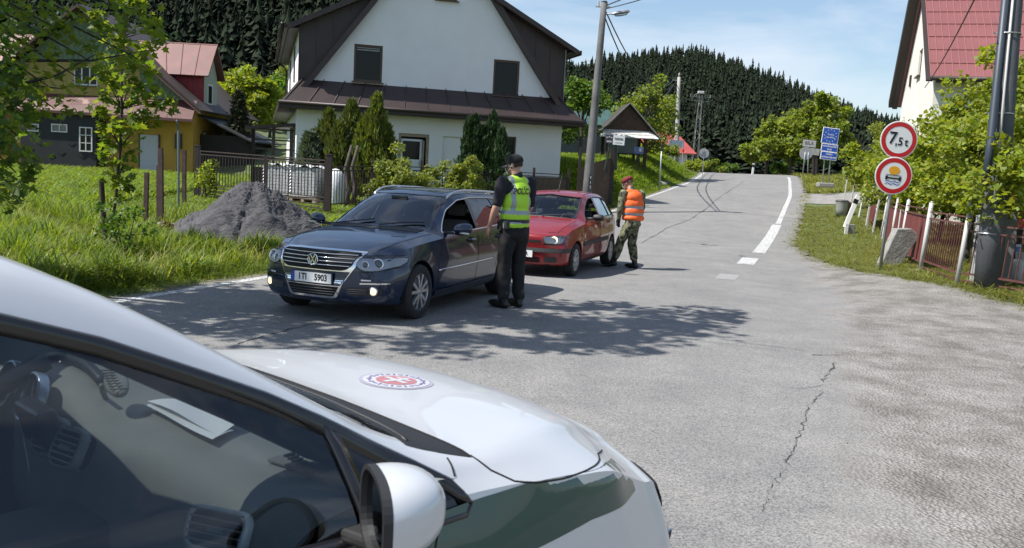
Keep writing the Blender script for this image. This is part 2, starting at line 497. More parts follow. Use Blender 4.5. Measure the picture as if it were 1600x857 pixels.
LINE = mat('road_paint', (.50, .50, .49), .75, var=.1, scale=20, rust=(.22, .22, .215), rustcut=.52, rscale=22)
LINE2 = mat('road_paint_worn', (.28, .278, .27), .8, rust=(.22, .22, .22), rustcut=.46, rscale=16)
CRACK = mat('crack_dark', (.06, .058, .055), .95)
TYRE_MARK = mat('tyre_mark', (.15, .148, .145), .85, rust=(.2, .2, .195), rustcut=.55, rscale=9)
def ribbon(pts, w, dz, mb, jit=0):
    """flat ribbon laid on the road surface; pts in (x, y); w a number or list"""
    P = []; n = len(pts)
    for i, p in enumerate(pts):
        a = pts[max(0, i - 1)]; b = pts[min(n - 1, i + 1)]; dx, dy = b[0] - a[0], b[1] - a[1]; l = math.hypot(dx, dy) or 1
        ww = w[i] if isinstance(w, (list, tuple)) else w
        nx, ny = dy / l, -dx / l; q = []
        for k in (-.5, 0, .5):
            x, y = p[0] + nx * ww * k, p[1] + ny * ww * k; q.append((x, y, Hs(x, y) + .004 + dz))
        P.append(q)
    mb.grid(P)
def xy(s, t): return (UX * s + UY * t, UY * s - UX * t)
def tline(s0, s1, off, w, mb, dz=.004, step=.5):
    ss = np.arange(s0, s1 + .01, min(step, (s1 - s0) / 2)); ribbon([xy(s, float(tleft(s)) + off) for s in ss], w, dz, mb)
mb = MB(); tline(-12, 70, 0, .15, mb)
tline(32, 66, 5.95, .17, mb); 
tag(mb.build('edge_line', LINE), kind='structure')
mb = MB(); tline(22.6, 32, 5.93, .3, mb); tline(19.6, 21.3, 5.85, .36, mb)
tag(mb.build('stop_line', LINE), kind='structure')
mb = MB(); tline(16.3, 17.3, 5.75, .36, mb)
tag(mb.build('worn_line', LINE2), kind='structure')
# cracks, joints, tyre marks
def jag_line(pxs, w, mb, amp=.02, dz=.005, sub=7):
    pts = [ground_at(*p) for p in pxs]; out = []; ws = []
    for i in range(len(pts) - 1):
        for k in range(sub):
            f = k / sub; x = pts[i][0] * (1 - f) + pts[i + 1][0] * f; y = pts[i][1] * (1 - f) + pts[i + 1][1] * f
            out.append((x + random.uniform(-1, 1) * amp, y + random.uniform(-1, 1) * amp)); ws.append(w * random.uniform(.15, 1.1))
    out.append(pts[-1]); ws.append(w * .3); ws[0] = w * .3
    ribbon(out, ws, dz, mb)
mb = MB()
jag_line([(1162, 284), (1130, 306), (1105, 326), (1078, 344)], .05, mb, .03)
jag_line([(1078, 344), (1040, 358), (1002, 381)], .035, mb, .03)
jag_line([(1304, 568), (1292, 588), (1286, 600)], .02, mb, .03)
jag_line([(1284, 615), (1262, 640), (1252, 668), (1246, 690), (1232, 722), (1228, 735)], .010, mb, .022, sub=12)
jag_line([(1226, 740), (1200, 776), (1190, 812)], .006, mb, .016, sub=14)
jag_line([(1268, 557), (1312, 556)], .022, mb)
jag_line([(1150, 537), (1200, 543), (1265, 553)], .012, mb)
jag_line([(1240, 610), (1290, 604)], .008, mb)
jag_line([(370, 541), (420, 527), (470, 514), (540, 500)], .035, mb, .02)
jag_line([(1010, 342), (1090, 346), (1165, 347)], .02, mb, .02)
tag(mb.build('road_cracks', CRACK), kind='structure')
mb = MB()
def arc(pxs, w):
    pts = [ground_at(*p) for p in pxs]; n = len(pts)
    t = np.linspace(0, n - 1, 30); ribbon([(float(interp(range(n), [p[0] for p in pts], k)), float(interp(range(n), [p[1] for p in pts], k))) for k in t], w, .003, mb)
arc([(1156, 278), (1142, 281), (1136, 288), (1138, 300), (1148, 312), (1154, 319)], .16)
arc([(1150, 277), (1136, 281), (1130, 289), (1134, 300), (1143, 309)], .14)
tag(mb.build('tyre_marks', TYRE_MARK), kind='structure')
mb = MB()
for (px, py, w) in ((1108, 384, .42), (1098, 383, .1), (1160, 401, .16)):
    x, y = ground_at(px, py); pts = [(x + (k - 4) * w / 8, y + random.uniform(-.05, .05)) for k in range(9)]
    ribbon(pts, [.02 + random.random() * .1 for _ in pts], .006, mb)
tag(mb.build('tar_patch', CRACK), kind='structure')
# driveway to the right of the road
mb = MB(); P = []
for k in range(13):
    s = 40 + k * .62; row = []
    for j in range(12):
        t = -.95 + j * .5; x, y = xy(s + .12 * math.sin(j * 1.3) * (k in (0, 12)) - j * .12, t); row.append((x, y, Hs(x, y) + .02 if j else Hs(x, y) + .002))
    P.append(row)
mb.grid(P)
tag(mb.build('driveway', mat('driveway_gravel', (.16, .155, .15), .95, col2=(.26, .25, .235), scale=3, bump=.4, bscale=40), smooth=True), kind='structure')
# ------------------------------------------------------------------ car toolkit
PAINT_GLASS = None
def catmull(P, m):
    """P list of 2D control points -> m samples, centripetal-ish, ends kept"""
    P = np.asarray(P, float); n = len(P)
    d = np.concatenate([[0], np.cumsum(np.linalg.norm(np.diff(P, axis=0), axis=1) ** .7 + 1e-6)])
    t = np.linspace(0, d[-1], m)
    out = np.stack([interp(d, P[:, k], t) for k in range(P.shape[1])], -1)
    return out
class CarBody:
    """closed lofted shell. T: dict of (xs, values) tables, x forward; sections are bowed in plan at nose and tail"""
    def __init__(s, T, x0, x1, bowf, bowr, nst=150, m=44, nose_r=.10, g0=.25, tiltf=None, gr=None):
        s.T = T
        f = lambda k, x: interp(T[k][0], T[k][1], x)
        xs = np.linspace(x0 + nose_r, x1 - nose_r, nst)
        secs = []
        def section(x):
            x = np.array(x)
            zb, wb, wm, zm, ws, zs, wr, zr, zt = [float(f(k, x)) for k in ('zb', 'wb', 'wm', 'zm', 'ws', 'zs', 'wr', 'zr', 'zt')]
            zr_ = min(zr, zt - .004)
            low = catmull([(0, zb), (wb * .6, zb), (wb * .95, zb + .012), (wb + .012, zb + .06), (wm - .006, zm - .14), (wm, zm), ((wm * .55 + ws * .45) + .004, zm * .5 + zs * .5), (ws, zs)], int(m * .5))
            a = .25 if zr - zs > .1 else .5
            upp = catmull([(ws, zs), (ws * (1 - a) + wr * a + .012 * (zr - zs > .1), zs * (1 - a) + zr_ * a), (wr, zr_), (wr * .93, zr_ + (zt - zr_) * .38), (wr * .62, zr_ + (zt - zr_) * .78), (wr * .3, zr_ + (zt - zr_) * .96), (0, zt)], m - int(m * .5) + 1)
            return np.concatenate([low, upp[1:]])
        cx, cz = 0, .48
        rows = []
        K = 7
        def row(x, sec, k):
            y = sec[:, 0]; z = sec[:, 1]
            g = smoothstep(x1 - g0 - .5, x1 - .05, x); q = smoothstep(x0 + .6, x0 + .05, x)
            X = x - bowf(y) * g - bowr(y) * (1 - (1 - q)) * -1
            if tiltf is not None: X = X + tiltf(z) * g
            return np.stack([X, y, z], -1)
        secA = section(xs[0]); secB = section(xs[-1])
        for k in range(K, 0, -1):      # tail rounding
            a = k / K * PI / 2; r = nose_r * (1 - math.cos(a)); sc = secA.copy(); sc[:, 0] = np.maximum(sc[:, 0] - r, 0) if k else sc[:, 0]
            zc = .75; sc[:, 1] = np.where(sc[:, 1] > zc, np.maximum(sc[:, 1] - r, zc), np.minimum(sc[:, 1] + r * .5, zc))
            rows.append(row(xs[0] - nose_r * math.sin(a), sc, k))
        for x in xs: rows.append(row(x, section(x), 0))
        for k in range(1, K + 1):
            a = k / K * PI / 2; r = nose_r * (1 - math.cos(a)); sc = secB.copy(); sc[:, 0] = np.maximum(sc[:, 0] - r, 0)
            zc = .5; sc[:, 1] = np.where(sc[:, 1] > zc, np.maximum(sc[:, 1] - r, zc), np.minimum(sc[:, 1] + r * .6, zc))
            rows.append(row(xs[-1] + nose_r * math.sin(a), sc, k))
        # caps: shrink to a spine (keeps y, moves z to the middle)
        def cap(r, sg):
            out = []
            zc = .5 * (r[:, 2].min() + r[:, 2].max())
            for k in (.25, .5, .75, 1):
                q = r.copy(); q[:, 2] = q[:, 2] * (1 - k) + zc * k; q[:, 0] += sg * .012 * (1 - (1 - k) ** 2); out.append(q)
            return out
        rows = [*reversed(cap(rows[0], -1))] + rows + cap(rows[-1], 1)
        R_ = np.array(rows); n, mm = R_.shape[:2]
        L_ = R_.copy(); L_[:, :, 1] *= -1
        full = np.concatenate([R_, L_[:, -2:0:-1]], 1)
        k = full.shape[1]; I = np.arange(n * k).reshape(n, k); J = np.roll(I, -1, 1)
        F = np.stack([I[:-1], J[:-1], J[1:], I[1:]], -1).reshape(-1, 4)
        me = np_mesh('shell', full.reshape(-1, 3), F)
        bm = bmesh.new(); bm.from_mesh(me); bmesh.ops.remove_doubles(bm, verts=bm.verts[:], dist=.0012)
        bmesh.ops.dissolve_degenerate(bm, dist=.0005, edges=bm.edges[:])
        bmesh.ops.recalc_face_normals(bm, faces=bm.faces[:]); bm.to_mesh(me); bm.free()
        me.shade_smooth()
        s.me = me
        b2 = bmesh.new(); b2.from_mesh(me); s.bvh = BVHTree.FromBMesh(b2); b2.free()
    # ---- projection on the shell; axis: 'y+' left side, 'y-' right side, 'x+' front, 'x-' rear, 'z' from above
    def hit(s, u, v, axis):
        if axis == 'y+': o, d = Vector((u, 3, v)), Vector((0, -1, 0))
        elif axis == 'y-': o, d = Vector((u, -3, v)), Vector((0, 1, 0))
        elif axis == 'x+': o, d = Vector((4, u, v)), Vector((-1, 0, 0))
        elif axis == 'x-': o, d = Vector((-7, u, v)), Vector((1, 0, 0))
        else: o, d = Vector((u, v, 4)), Vector((0, 0, -1))
        h = s.bvh.ray_cast(o, d)
        if h[0] is None:
            # nearest point as a fallback
            far = o + d * 3; n = s.bvh.find_nearest(far); return n[0], n[1]
        return h[0], h[1]
    def patch(s, name, poly, axis, m, parent, off=.002, step=.03, thick=0, smooth=True, inner=None):
        P = refine(poly, step)
        n = len(P); xs = [p[0] for p in P]; ys = [p[1] for p in P]
        pts = [Vector(p) for p in P]; edges = [(i, (i + 1) % n) for i in range(n)]
        gx = np.arange(min(xs) + step / 2, max(xs), step); gy = np.arange(min(ys) + step / 2, max(ys), step)
        for x in gx:
            for y in gy:
                if inside(x, y, P) and mind(x, y, P) > step * .35: pts.append(Vector((x, y)))
        r = delaunay_2d_cdt(pts, edges, [], 1, 1e-5)
        V = [];
        for p in r[0]:
            h, nn = s.hit(p.x, p.y, axis); V.append(h + nn * off)
        me = bpy.data.meshes.new(name); me.from_pydata(V, [], [tuple(f) for f in r[2]]); 
        o = link(name, me, m, parent, smooth)
        bm = bmesh.new(); bm.from_mesh(me); bmesh.ops.recalc_face_normals(bm, faces=bm.faces[:])
        c = sum((f.normal.dot(s.hit(*((f.calc_center_median().x, f.calc_center_median().z) if axis[0] == 'y' else ((f.calc_center_median().y, f.calc_center_median().z) if axis[0] == 'x' else (f.calc_center_median().x, f.calc_center_median().y))), axis)[1]) for f in list(bm.faces)[:10]))
        if c < 0: bmesh.ops.reverse_faces(bm, faces=bm.faces[:])
        bm.to_mesh(me); bm.free()
        if thick:
            md = o.modifiers.new('s', 'SOLIDIFY'); md.thickness = thick; md.offset = -1 if thick > 0 else 1
        return o
    def line(s, mb, pts, axis, r=.004, off=0.0, step=.03, closed=False, n=6, mi=0):
        P = refine(pts, step, closed)
        if closed: P.append(P[0])
        V = []
        for u, v in P:
            h, nn = s.hit(u, v, axis); V.append(h + nn * off)
        mb.tube(V, r, n, mi=mi)
def refine(poly, step, closed=True):
    out = []; n = len(poly)
    for i in range(n if closed else n - 1):
        a = poly[i]; b = poly[(i + 1) % n]; k = max(1, int(math.ceil(math.hypot(b[0] - a[0], b[1] - a[1]) / step)))
        for j in range(k): out.append((a[0] + (b[0] - a[0]) * j / k, a[1] + (b[1] - a[1]) * j / k))
    if not closed: out.append(tuple(poly[-1]))
    return out
def inside(x, y, P):
    c = False; n = len(P); j = n - 1
    for i in range(n):
        if (P[i][1] > y) != (P[j][1] > y) and x < (P[j][0] - P[i][0]) * (y - P[i][1]) / (P[j][1] - P[i][1] + 1e-12) + P[i][0]: c = not c
        j = i
    return c
def mind(x, y, P):
    return min(math.hypot(p[0] - x, p[1] - y) for p in P)
def roundpoly(P, r=.03, k=4):
    """round the corners of a polygon"""
    out = []; n = len(P)
    for i in range(n):
        p0 = Vector(P[i - 1]); p = Vector(P[i]); p1 = Vector(P[(i + 1) % n])
        rr = r[i] if isinstance(r, (list, tuple)) else r
        a = (p0 - p); b = (p1 - p); la = min(rr, a.length * .48); lb = min(rr, b.length * .48)
        A = p + a.normalized() * la; B = p + b.normalized() * lb
        for j in range(k + 1):
            t = j / k; q = A * (1 - t) ** 2 + p * 2 * t * (1 - t) + B * t * t; out.append((q.x, q.y))
    return out
def scalepoly(P, d):
    """shrink (d<0) or grow polygon by about d"""
    n = len(P); out = []
    A = sum(P[i][0] * P[(i + 1) % n][1] - P[(i + 1) % n][0] * P[i][1] for i in range(n)); sg = 1 if A > 0 else -1
    for i in range(n):
        a = Vector(P[i - 1]); p = Vector(P[i]); b = Vector(P[(i + 1) % n])
        t = (b - a); t = t.normalized() if t.length > 0 else Vector((1, 0)); out.append((p.x + t.y * sg * d, p.y - t.x * sg * d))
    return out
def cut_shell(cb, name, parent, m, cuts, thick=.03, sharp=32):
    """shell with openings; cuts: list of (outline, axis, keep-range) -- the outline's edges are cut into the surface, faces inside go"""
    me = cb.me.copy()
    bm = bmesh.new(); bm.from_mesh(me)
    ix = {'y+': (0, 2), 'y-': (0, 2), 'x+': (1, 2), 'x-': (1, 2)}
    for poly, ax in cuts:
        i, j = ix[ax]; n = len(poly); k = 1 if ax[0] == 'y' else 0; sg = 1 if ax[1] == '+' else -1
        x0, x1 = min(p[0] for p in poly), max(p[0] for p in poly); z0, z1 = min(p[1] for p in poly), max(p[1] for p in poly)
        def cand(f, X0, X1, Z0, Z1):
            if f.normal[k] * sg < .03: return False
            xs = [v.co[i] for v in f.verts]; zs = [v.co[j] for v in f.verts]
            return max(xs) > X0 and min(xs) < X1 and max(zs) > Z0 and min(zs) < Z1 and (k == 0 or f.calc_center_median().y * sg > .1)
        for q in range(n):
            a = poly[q]; b = poly[(q + 1) % n]; e = 1e-4
            bm.normal_update()
            fs = [f for f in bm.faces if cand(f, min(a[0], b[0]) - e, max(a[0], b[0]) + e, min(a[1], b[1]) - e, max(a[1], b[1]) + e)]
            if not fs: continue
            es = list({ed for f in fs for ed in f.edges})
            co = Vector((0, 0, 0)); co[i] = a[0]; co[j] = a[1]
            d = Vector((0, 0, 0)); d[i] = b[0] - a[0]; d[j] = b[1] - a[1]
            if d.length < 1e-6: continue
            axv = Vector((0, 0, 0)); axv[k] = 1
            no = d.cross(axv).normalized()
            bmesh.ops.bisect_plane(bm, geom=fs + es + list({v for f in fs for v in f.verts}), dist=1e-5, plane_co=co, plane_no=no)
        bm.normal_update()
        dead = []
        for f in bm.faces:
            if cand(f, x0, x1, z0, z1):
                c = f.calc_center_median()
                if inside(c[i], c[j], poly): dead.append(f)
        bmesh.ops.delete(bm, geom=dead, context='FACES')
    bm.to_mesh(me); bm.free()
    o = link(name, me, m, parent)
    md = o.modifiers.new('s', 'SOLIDIFY'); md.thickness = thick; md.offset = -1; md.use_even_offset = False; md.material_offset = 1
    apply_mods(o)
    me = o.data; me.shade_smooth()
    bm = bmesh.new(); bm.from_mesh(me)
    for e in bm.edges:
        if len(e.link_faces) == 2 and e.calc_face_angle(0) > math.radians(sharp): e.smooth = False
    bm.to_mesh(me); bm.free()
    return o
def archpoly(xc, zc, r):
    return [(xc + r * math.cos(a), zc + r * math.sin(a)) for a in np.linspace(0, PI, 30)] + [(xc - r * .97, zc - .3), (xc + r * .97, zc - .3)]
def sideprism(poly, y0, y1): return MB().prism(poly, y0, y1, lambda u, v, w: (u, w, v))
def frontprism(poly, x0, x1): return MB().prism(poly, x0, x1, lambda u, v, w: (w, u, v))
def topprism(poly, z0, z1): return MB().prism(poly, z0, z1, lambda u, v, w: (u, v, w))
def archcut(xc, zc, r, y0, y1): 
    P = [(xc + r * math.cos(a), zc + r * math.sin(a)) for a in np.linspace(0, PI, 40)] + [(xc - r, zc - .5), (xc + r, zc - .5)]
    return sideprism(P, y0, y1)

RUBBER = mat('tyre_rubber', (.018, .018, .019), .85, bump=.15, bscale=90)
ALLOY = mat('alloy_silver', (.55, .56, .58), .3, metal=.85)
CHROME = mat('chrome', (.78, .79, .80), .12, metal=1)
BLACKP = mat('black_plastic', (.018, .018, .019), .55)
DARK = mat('dark_void', (.006, .006, .006), .9)
CLEAR = glass_mat('lamp_lens', (.95, .97, 1), 1.3, 1.0)
PLATEW = mat('plate_white', (.72, .73, .72), .4)
PLATEB = mat('plate_blue', (.02, .07, .35), .4)
LETTER = mat('letter_black', (.01, .01, .01), .5)
LAMPREF = mat('lamp_reflector', (.75, .76, .78), .15, metal=1)
DISC = mat('brake_disc', (.3, .3, .31), .4, metal=.9)
def wheel(parent, x, y, z, r, w, rimr, style, side, steer=0.0, rimmat=None):
    """side +1 left, -1 right; built about its own hub"""
    t = empty('wheel', (x, y, z), steer); t.parent = parent
    s = side
    mb = MB()
    prof = [(rimr * .97, -w / 2 + .012), (rimr * 1.02, -w / 2 + .002), (rimr * 1.10, -w / 2), (r * .93, -w / 2 + .004), (r * .985, -w / 2 + .022), (r, -w / 2 + .045)]
    for k in range(5):
        c = -w / 2 + .045 + (w - .09) * (k + .5) / 5; g = .010
        prof += [(r, c - g), (r - .007, c - g + .002), (r - .007, c + g - .002), (r, c + g)] if False else [(r, c)]
    prof += [(r, w / 2 - .045), (r * .985, w / 2 - .022), (r * .93, w / 2 - .004), (rimr * 1.10, w / 2), (rimr * 1.02, w / 2 - .002), (rimr * .97, w / 2 - .012)]
    mb.lathe(prof, 56, axis='y'); mb.build('tyre', RUBBER, t, smooth=True)
    mb = MB(); yo = s * (w / 2 - .02); R = rimr
    mb.lathe([(R * 1.0, yo + s * .008), (R * .965, yo + s * .010), (R * .94, yo - s * .004), (R * .93, -yo * .8), (R * .99, -yo)], 56, axis='y')
    rm = rimmat or ALLOY
    if style == 'spoke10':
        for k in range(5):
            for d in (-.19, .19):
                a = 2 * PI * k / 5 + PI / 2; a1 = a + d * .75; a2 = a + d * 1.45
                p0 = (R * .16 * math.cos(a1), yo - s * .002, R * .16 * math.sin(a1)); p1 = (R * .95 * math.cos(a2), yo + s * .001, R * .95 * math.sin(a2))
                mb.bar(p0, p1, .034 * R / .21, .028, up=(0, 1, 0))
        mb.lathe([(0.001, yo + s * .012), (R * .15, yo + s * .010), (R * .24, yo - s * .002), (R * .25, yo - s * .03)], 28, axis='y')
        for k in range(5):
            a = 2 * PI * (k + .5) / 5; mb.lathe([(.001, yo + s * .004), (.010, yo + s * .003), (.010, yo - s * .02)], 8, c=(R * .19 * math.cos(a), 0, R * .19 * math.sin(a)), axis='y', mi=1)
    else:    # wheel cover with slots
        mb.lathe([(0.001, yo + s * .010), (R * .2, yo + s * .014), (R * .3, yo + s * .002), (R * .42, yo - s * .004)], 40, axis='y')
        for k in range(7):
            a = 2 * PI * k / 7 + .3
            for d in (-.13, .13):
                mb.bar((R * .36 * math.cos(a + d * 1.8), yo - s * .003, R * .36 * math.sin(a + d * 1.8)), (R * .93 * math.cos(a + d), yo + s * .003, R * .93 * math.sin(a + d)), .026, .014, up=(0, 1, 0))
        mb.lathe([(R * .95, yo + s * .006), (R * .80, yo + s * .004), (R * .80, yo - s * .01)], 48, axis='y')
    mb.build('rim', [rm, BLACKP], t, auto=35)
    mb = MB(); mb.lathe([(0.001, yo - s * .05), (R * .78, yo - s * .05), (R * .78, yo - s * .07)], 40, axis='y'); mb.build('brake_disc', DISC, t, smooth=False)
    mb = MB(); mb.lathe([(0.001, -yo * .2), (R * .93, -yo * .2)], 40, axis='y'); mb.build('wheel_back', DARK, t)
    return t
def liner(parent, xc, zc, r, y0, y1, name='wheel_well'):
    mb = MB(); n = 24; P0 = []; P1 = []
    for a in np.linspace(-.25, PI + .25, n): P0.append((xc + r * math.cos(a), y0, zc + r * math.sin(a))); P1.append((xc + r * math.cos(a), y1, zc + r * math.sin(a)))
    mb.grid([P0, P1]); mb.add([(xc, y0, zc)] + P0, [(0, i, i + 1) for i in range(1, n)])
    mb.build(name, DARK, parent)
def seat(parent, x, y, z, m, head=True, h=.62, w=.5):
    t = empty('seat', (x, y, z)); t.parent = parent
    def cushion(nm, c, d, ry=0):
        mb = MB(); mb.box(c, d, ry=ry); o = mb.build(nm, m, t, smooth=True); b = o.modifiers.new('b', 'BEVEL'); b.width = min(d) * .4; b.segments = 4
    cushion('seat_cushion', (.02, 0, .08), (.5, w, .16)); cushion('seat_back', (-.30, 0, .40), (.15, w * .95, h), -.22)
    if head: cushion('head_restraint', (-.42, 0, .40 + h / 2 + .13), (.10, .27, .18), -.15)
    return t
def steering(parent, x, y, z, m, r=.185, tilt=-1.15):
    mb = MB(); P = []
    M = Euler((0, tilt + PI / 2 + .0, 0)).to_matrix()
    c = Vector((x, y, z))
    def pt(a, rr, o=0): return c + Euler((0, -.45, 0)).to_matrix() @ Vector((o, rr * math.cos(a), rr * math.sin(a)))
    P = [pt(a, r) for a in np.linspace(0, 2 * PI, 33)]
    mb.tube(P, .015, 8, cap=False)
    for a in (0, PI, -PI / 2): mb.bar(pt(a, r), pt(a, .03, .02), .03, .02)
    mb.tube([pt(0, 0, -.02), pt(0, 0, .05)], [.06, .07], 12); mb.tube([pt(0, 0, .03), pt(0, 0, .35)], .03, 8)
    return mb.build('steering_wheel', m, parent, smooth=True)
def plate(parent, c, w, h, txt, rot, tsize, blue=True, gap=None, tx=.02, sx=.86):
    t = empty('number_plate', c); t.parent = parent; t.rotation_euler = rot   # local: x right, y up, z out
    mb = MB(); mb.box((0, 0, -.006), (w + .026, h + .026, .012)); mb.build('plate_frame', BLACKP, t, bevel=.003)
    mb = MB(); mb.box((0, 0, .002), (w, h, .006)); mb.build('plate_face', PLATEW, t)
    if blue:
        mb = MB(); mb.box((-w / 2 + .021, 0, .0036), (.042, h, .006)); mb.build('country_band', PLATEB, t)
    for s_, xx in txt: text_obj('plate_text', s_, tsize, LETTER, t, (xx, 0, .0055), (0, 0, 0), .0008, sx=sx, bold=.0035)
    return t
# ------------------------------------------------------------------ dark blue estate car
def blue_paint():
    return mat('paint_dark_blue', (.006, .016, .045), .25, metal=.15, coat=.8, spec=.45)
def build_estate(loc, rz):
    root = empty('estate_car', loc, rz, 'dark blue estate car with silver roof rails stopped beside the policeman in the yellow vest', 'car')
    T = {
     'zb': ([-3.9, -3.6, -3.0, 0, .6, .9], [.42, .30, .20, .18, .19, .24]),
     'wb': ([-3.9, -3.4, -2.7, 0, .5, .92], [.74, .82, .86, .86, .84, .80]),
     'wm': ([-3.9, -3.5, -2.7, -1.3, 0, .4, .7, .92], [.80, .885, .908, .91, .908, .90, .875, .84]),
     'zm': ([-3.9, -2.7, 0, .92], [.66, .64, .60, .52]),
     'ws': ([-3.9, -3.4, -2.7, -1.3, -.4, .2, .6, .92], [.74, .815, .845, .86, .865, .84, .80, .76]),
     'zs': ([-3.9, -3.0, -1.3, -.6, -.1, .35, .7, .92], [1.02, 1.00, .955, .92, .885, .83, .765, .69]),
     'wr': ([-3.9, -3.6, -2.2, -1.35, -1.0, -.62, -.3, .3, .7, .92], [.56, .58, .60, .585, .63, .715, .735, .68, .62, .56]),
     'zr': ([-3.9, -3.74, -3.5, -2.6, -1.9, -1.5, -1.15, -.8, -.58, -.3, .2, .6, .8, .92], [1.06, 1.14, 1.33, 1.42, 1.435, 1.405, 1.285, 1.10, .985, .955, .895, .825, .78, .72]),
     'zt': ([-3.9, -3.76, -3.6, -3.3, -2.6, -1.9, -1.5, -1.22, -.8, -.45, -.38, 0, .4, .7, .85, .92], [1.1, 1.2, 1.38, 1.45, 1.497, 1.505, 1.485, 1.435, 1.22, 1.025, 1.005, .955, .885, .815, .77, .73]),
    }
    bowf = lambda y: .30 * (np.abs(y) / .9) ** 2.6 + .06 * (np.abs(y) / .9) ** 2
    bowr = lambda y: .22 * (np.abs(y) / .9) ** 2.4
    tilt = lambda z: np.interp(z, [.2, .34, .5, .62, .75], [-.03, .012, .02, .0, -.05])
    cb = CarBody(T, -3.86, .90, bowf, bowr, tiltf=tilt, nose_r=.10)
    paint = blue_paint()
    # window outlines (x, z)
    def win_y(P): return P
    side = [(-.72, .985), (-1.12, 1.235), (-1.50, 1.370), (-1.95, 1.405), (-2.6, 1.395), (-3.15, 1.345), (-3.34, 1.295), (-3.40, 1.14), (-3.36, 1.06), (-2.6, 1.025), (-1.6, .992)]
    ws_ = roundpoly([(-.66, 1.035), (-.56, 1.12), (-.545, 1.38), (-.50, 1.425), (.50, 1.425), (.545, 1.38), (.56, 1.12), (.66, 1.035), (.40, 1.025), (-.40, 1.025)], .03)
    ws_ = [(-.665, 1.03), (-.565, 1.39), (-.535, 1.415), (0, 1.432), (.535, 1.415), (.565, 1.39), (.665, 1.03), (.4, 1.035), (0, 1.04), (-.4, 1.035)]
    rw = [(-.60, 1.08), (-.53, 1.33), (.53, 1.33), (.60, 1.08)]
    sideR = roundpoly(side, .05, 4)
    cut = [(sideR, 'y+'), (sideR, 'y-'), (ws_, 'x+'), (rw, 'x-')]
    for xc in (0, -2.709):
        for ax in ('y+', 'y-'): cut.append((archpoly(xc, .335, .365), ax))
    body = cut_shell(cb, 'body', root, [paint, BLACKP], cut)
    tint = glass_mat('glass_tinted', (.30, .33, .36), 1.6, .35)
    clear = glass_mat('glass_windscreen', (.72, .80, .80), 2.0, .8)
    cb.patch('windscreen', scalepoly(ws_, .012), 'x+', clear, root, off=-.006, step=.06)
    cb.patch('rear_window', scalepoly(rw, .01), 'x-', tint, root, off=-.006, step=.06)
    # side panes: driver's window is down
    for sg, ax in ((1, 'y+'), (-1, 'y-')):
        q1 = [(-.82, .98), (-1.17, 1.24), (-1.50, 1.375), (-1.74, 1.40), (-1.70, .985)]
        q2 = [(-1.80, .985), (-1.83, 1.41), (-2.55, 1.40), (-2.66, 1.02)]
        q3 = [(-2.74, 1.02), (-2.63, 1.40), (-3.15, 1.35), (-3.35, 1.30), (-3.41, 1.14), (-3.37, 1.05)]
        if sg < 0: cb.patch('side_window', q1, ax, glass_mat('glass_side', (.5, .55, .55), 1.6, .6), root, off=-.008, step=.08)
        cb.patch('side_window', q2, ax, tint, root, off=-.008, step=.08); cb.patch('side_window', q3, ax, tint, root, off=-.008, step=.08)
        # pillars and chrome surround
        for P in ([(-1.70, .985), (-1.74, 1.408), (-1.83, 1.412), (-1.80, .985)], [(-2.66, 1.022), (-2.55, 1.403), (-2.63, 1.40), (-2.74, 1.022)]):
            cb.patch('window_pillar', P, ax, mat('pillar_gloss_black', (.012, .012, .013), .15), root, off=-.002, step=.05)
        mb = MB(); cb.line(mb, sideR, ax, .0085, .001, .05, closed=True); mb.build('chrome_trim', CHROME, root, smooth=True)
        mb = MB(); cb.line(mb, [(-.47, .545), (-1.2, .555), (-2.2, .575)], ax, .011, .004, .06); mb.build('side_moulding', CHROME, root, smooth=True)
        cb.patch('sill', [(-.40, .20), (-.42, .30), (-2.3, .32), (-2.32, .21)], ax, mat('paint_dark_blue2', (.010, .016, .034), .35, metal=.3, coat=.6), root, off=.012, step=.06)
        mb = MB()
        cb.line(mb, [(-.50, .30), (-.46, .62), (-.62, .90), (-.80, .98)], ax, .004, -.001, .03)
        cb.line(mb, [(-.50, .27), (-1.0, .25), (-2.25, .27)], ax, .004, -.001, .05)
        cb.line(mb, [(-1.62, .26), (-1.66, .6), (-1.73, .97)], ax, .004, -.001, .03)
        cb.line(mb, [(-2.30, .44), (-2.36, .62), (-2.60, .85), (-2.70, 1.01)], ax, .004, -.001, .03)
        mb.build('door_gap', DARK, root)
        for x0, x1 in ((-1.58, -1.36), (-2.56, -2.34)):
            pts = [(x, .865 + .02 * (x1 - x)) for x in np.linspace(x0, x1, 7)]
            mb = MB(); V = []
            for k, (u, v) in enumerate(pts):
                h, nn = cb.hit(u, v, ax); V.append(h + nn * (.032 if 0 < k < 6 else .002))
            mb.tube(V, .014, 8); mb.build('door_handle', paint, root, smooth=True)
            cb.patch('handle_recess', roundpoly([(x0 + .03, .835), (x0 + .03, .90), (x1 - .03, .90), (x1 - .03, .835)], .03), ax, DARK, root, off=.001, step=.04)
        # mirror
        mt = empty('wing_mirror', (-.80, sg * .915, 1.04)); mt.parent = root
        mb = MB(); V = []
        sph = [(math.cos(a), math.sin(a)) for a in np.linspace(-PI / 2, PI / 2, 9)]
        P = []
        for a in np.linspace(-PI / 2, PI / 2, 11):
            row = []
            for b in np.linspace(0, 2 * PI, 21):
                y = math.sin(a); r = max(1e-3, math.cos(a)) ** .6
                xx = .075 * r * math.cos(b); zz = .078 * r * math.sin(b)
                if xx < -.02: xx = -.02
                row.append((xx + .02 - .02 * (y + 1), sg * (.03 + .115 * (y + 1)), zz + .012 * (y)))
            P.append(row)
        mb.grid(P); mb.build('mirror_housing', paint, mt, smooth=True)
        mb = MB(); mb.box((-.012, sg * .145, 0), (.01, .19, .11)); mb.build('mirror_glass', CHROME, mt, bevel=.01)
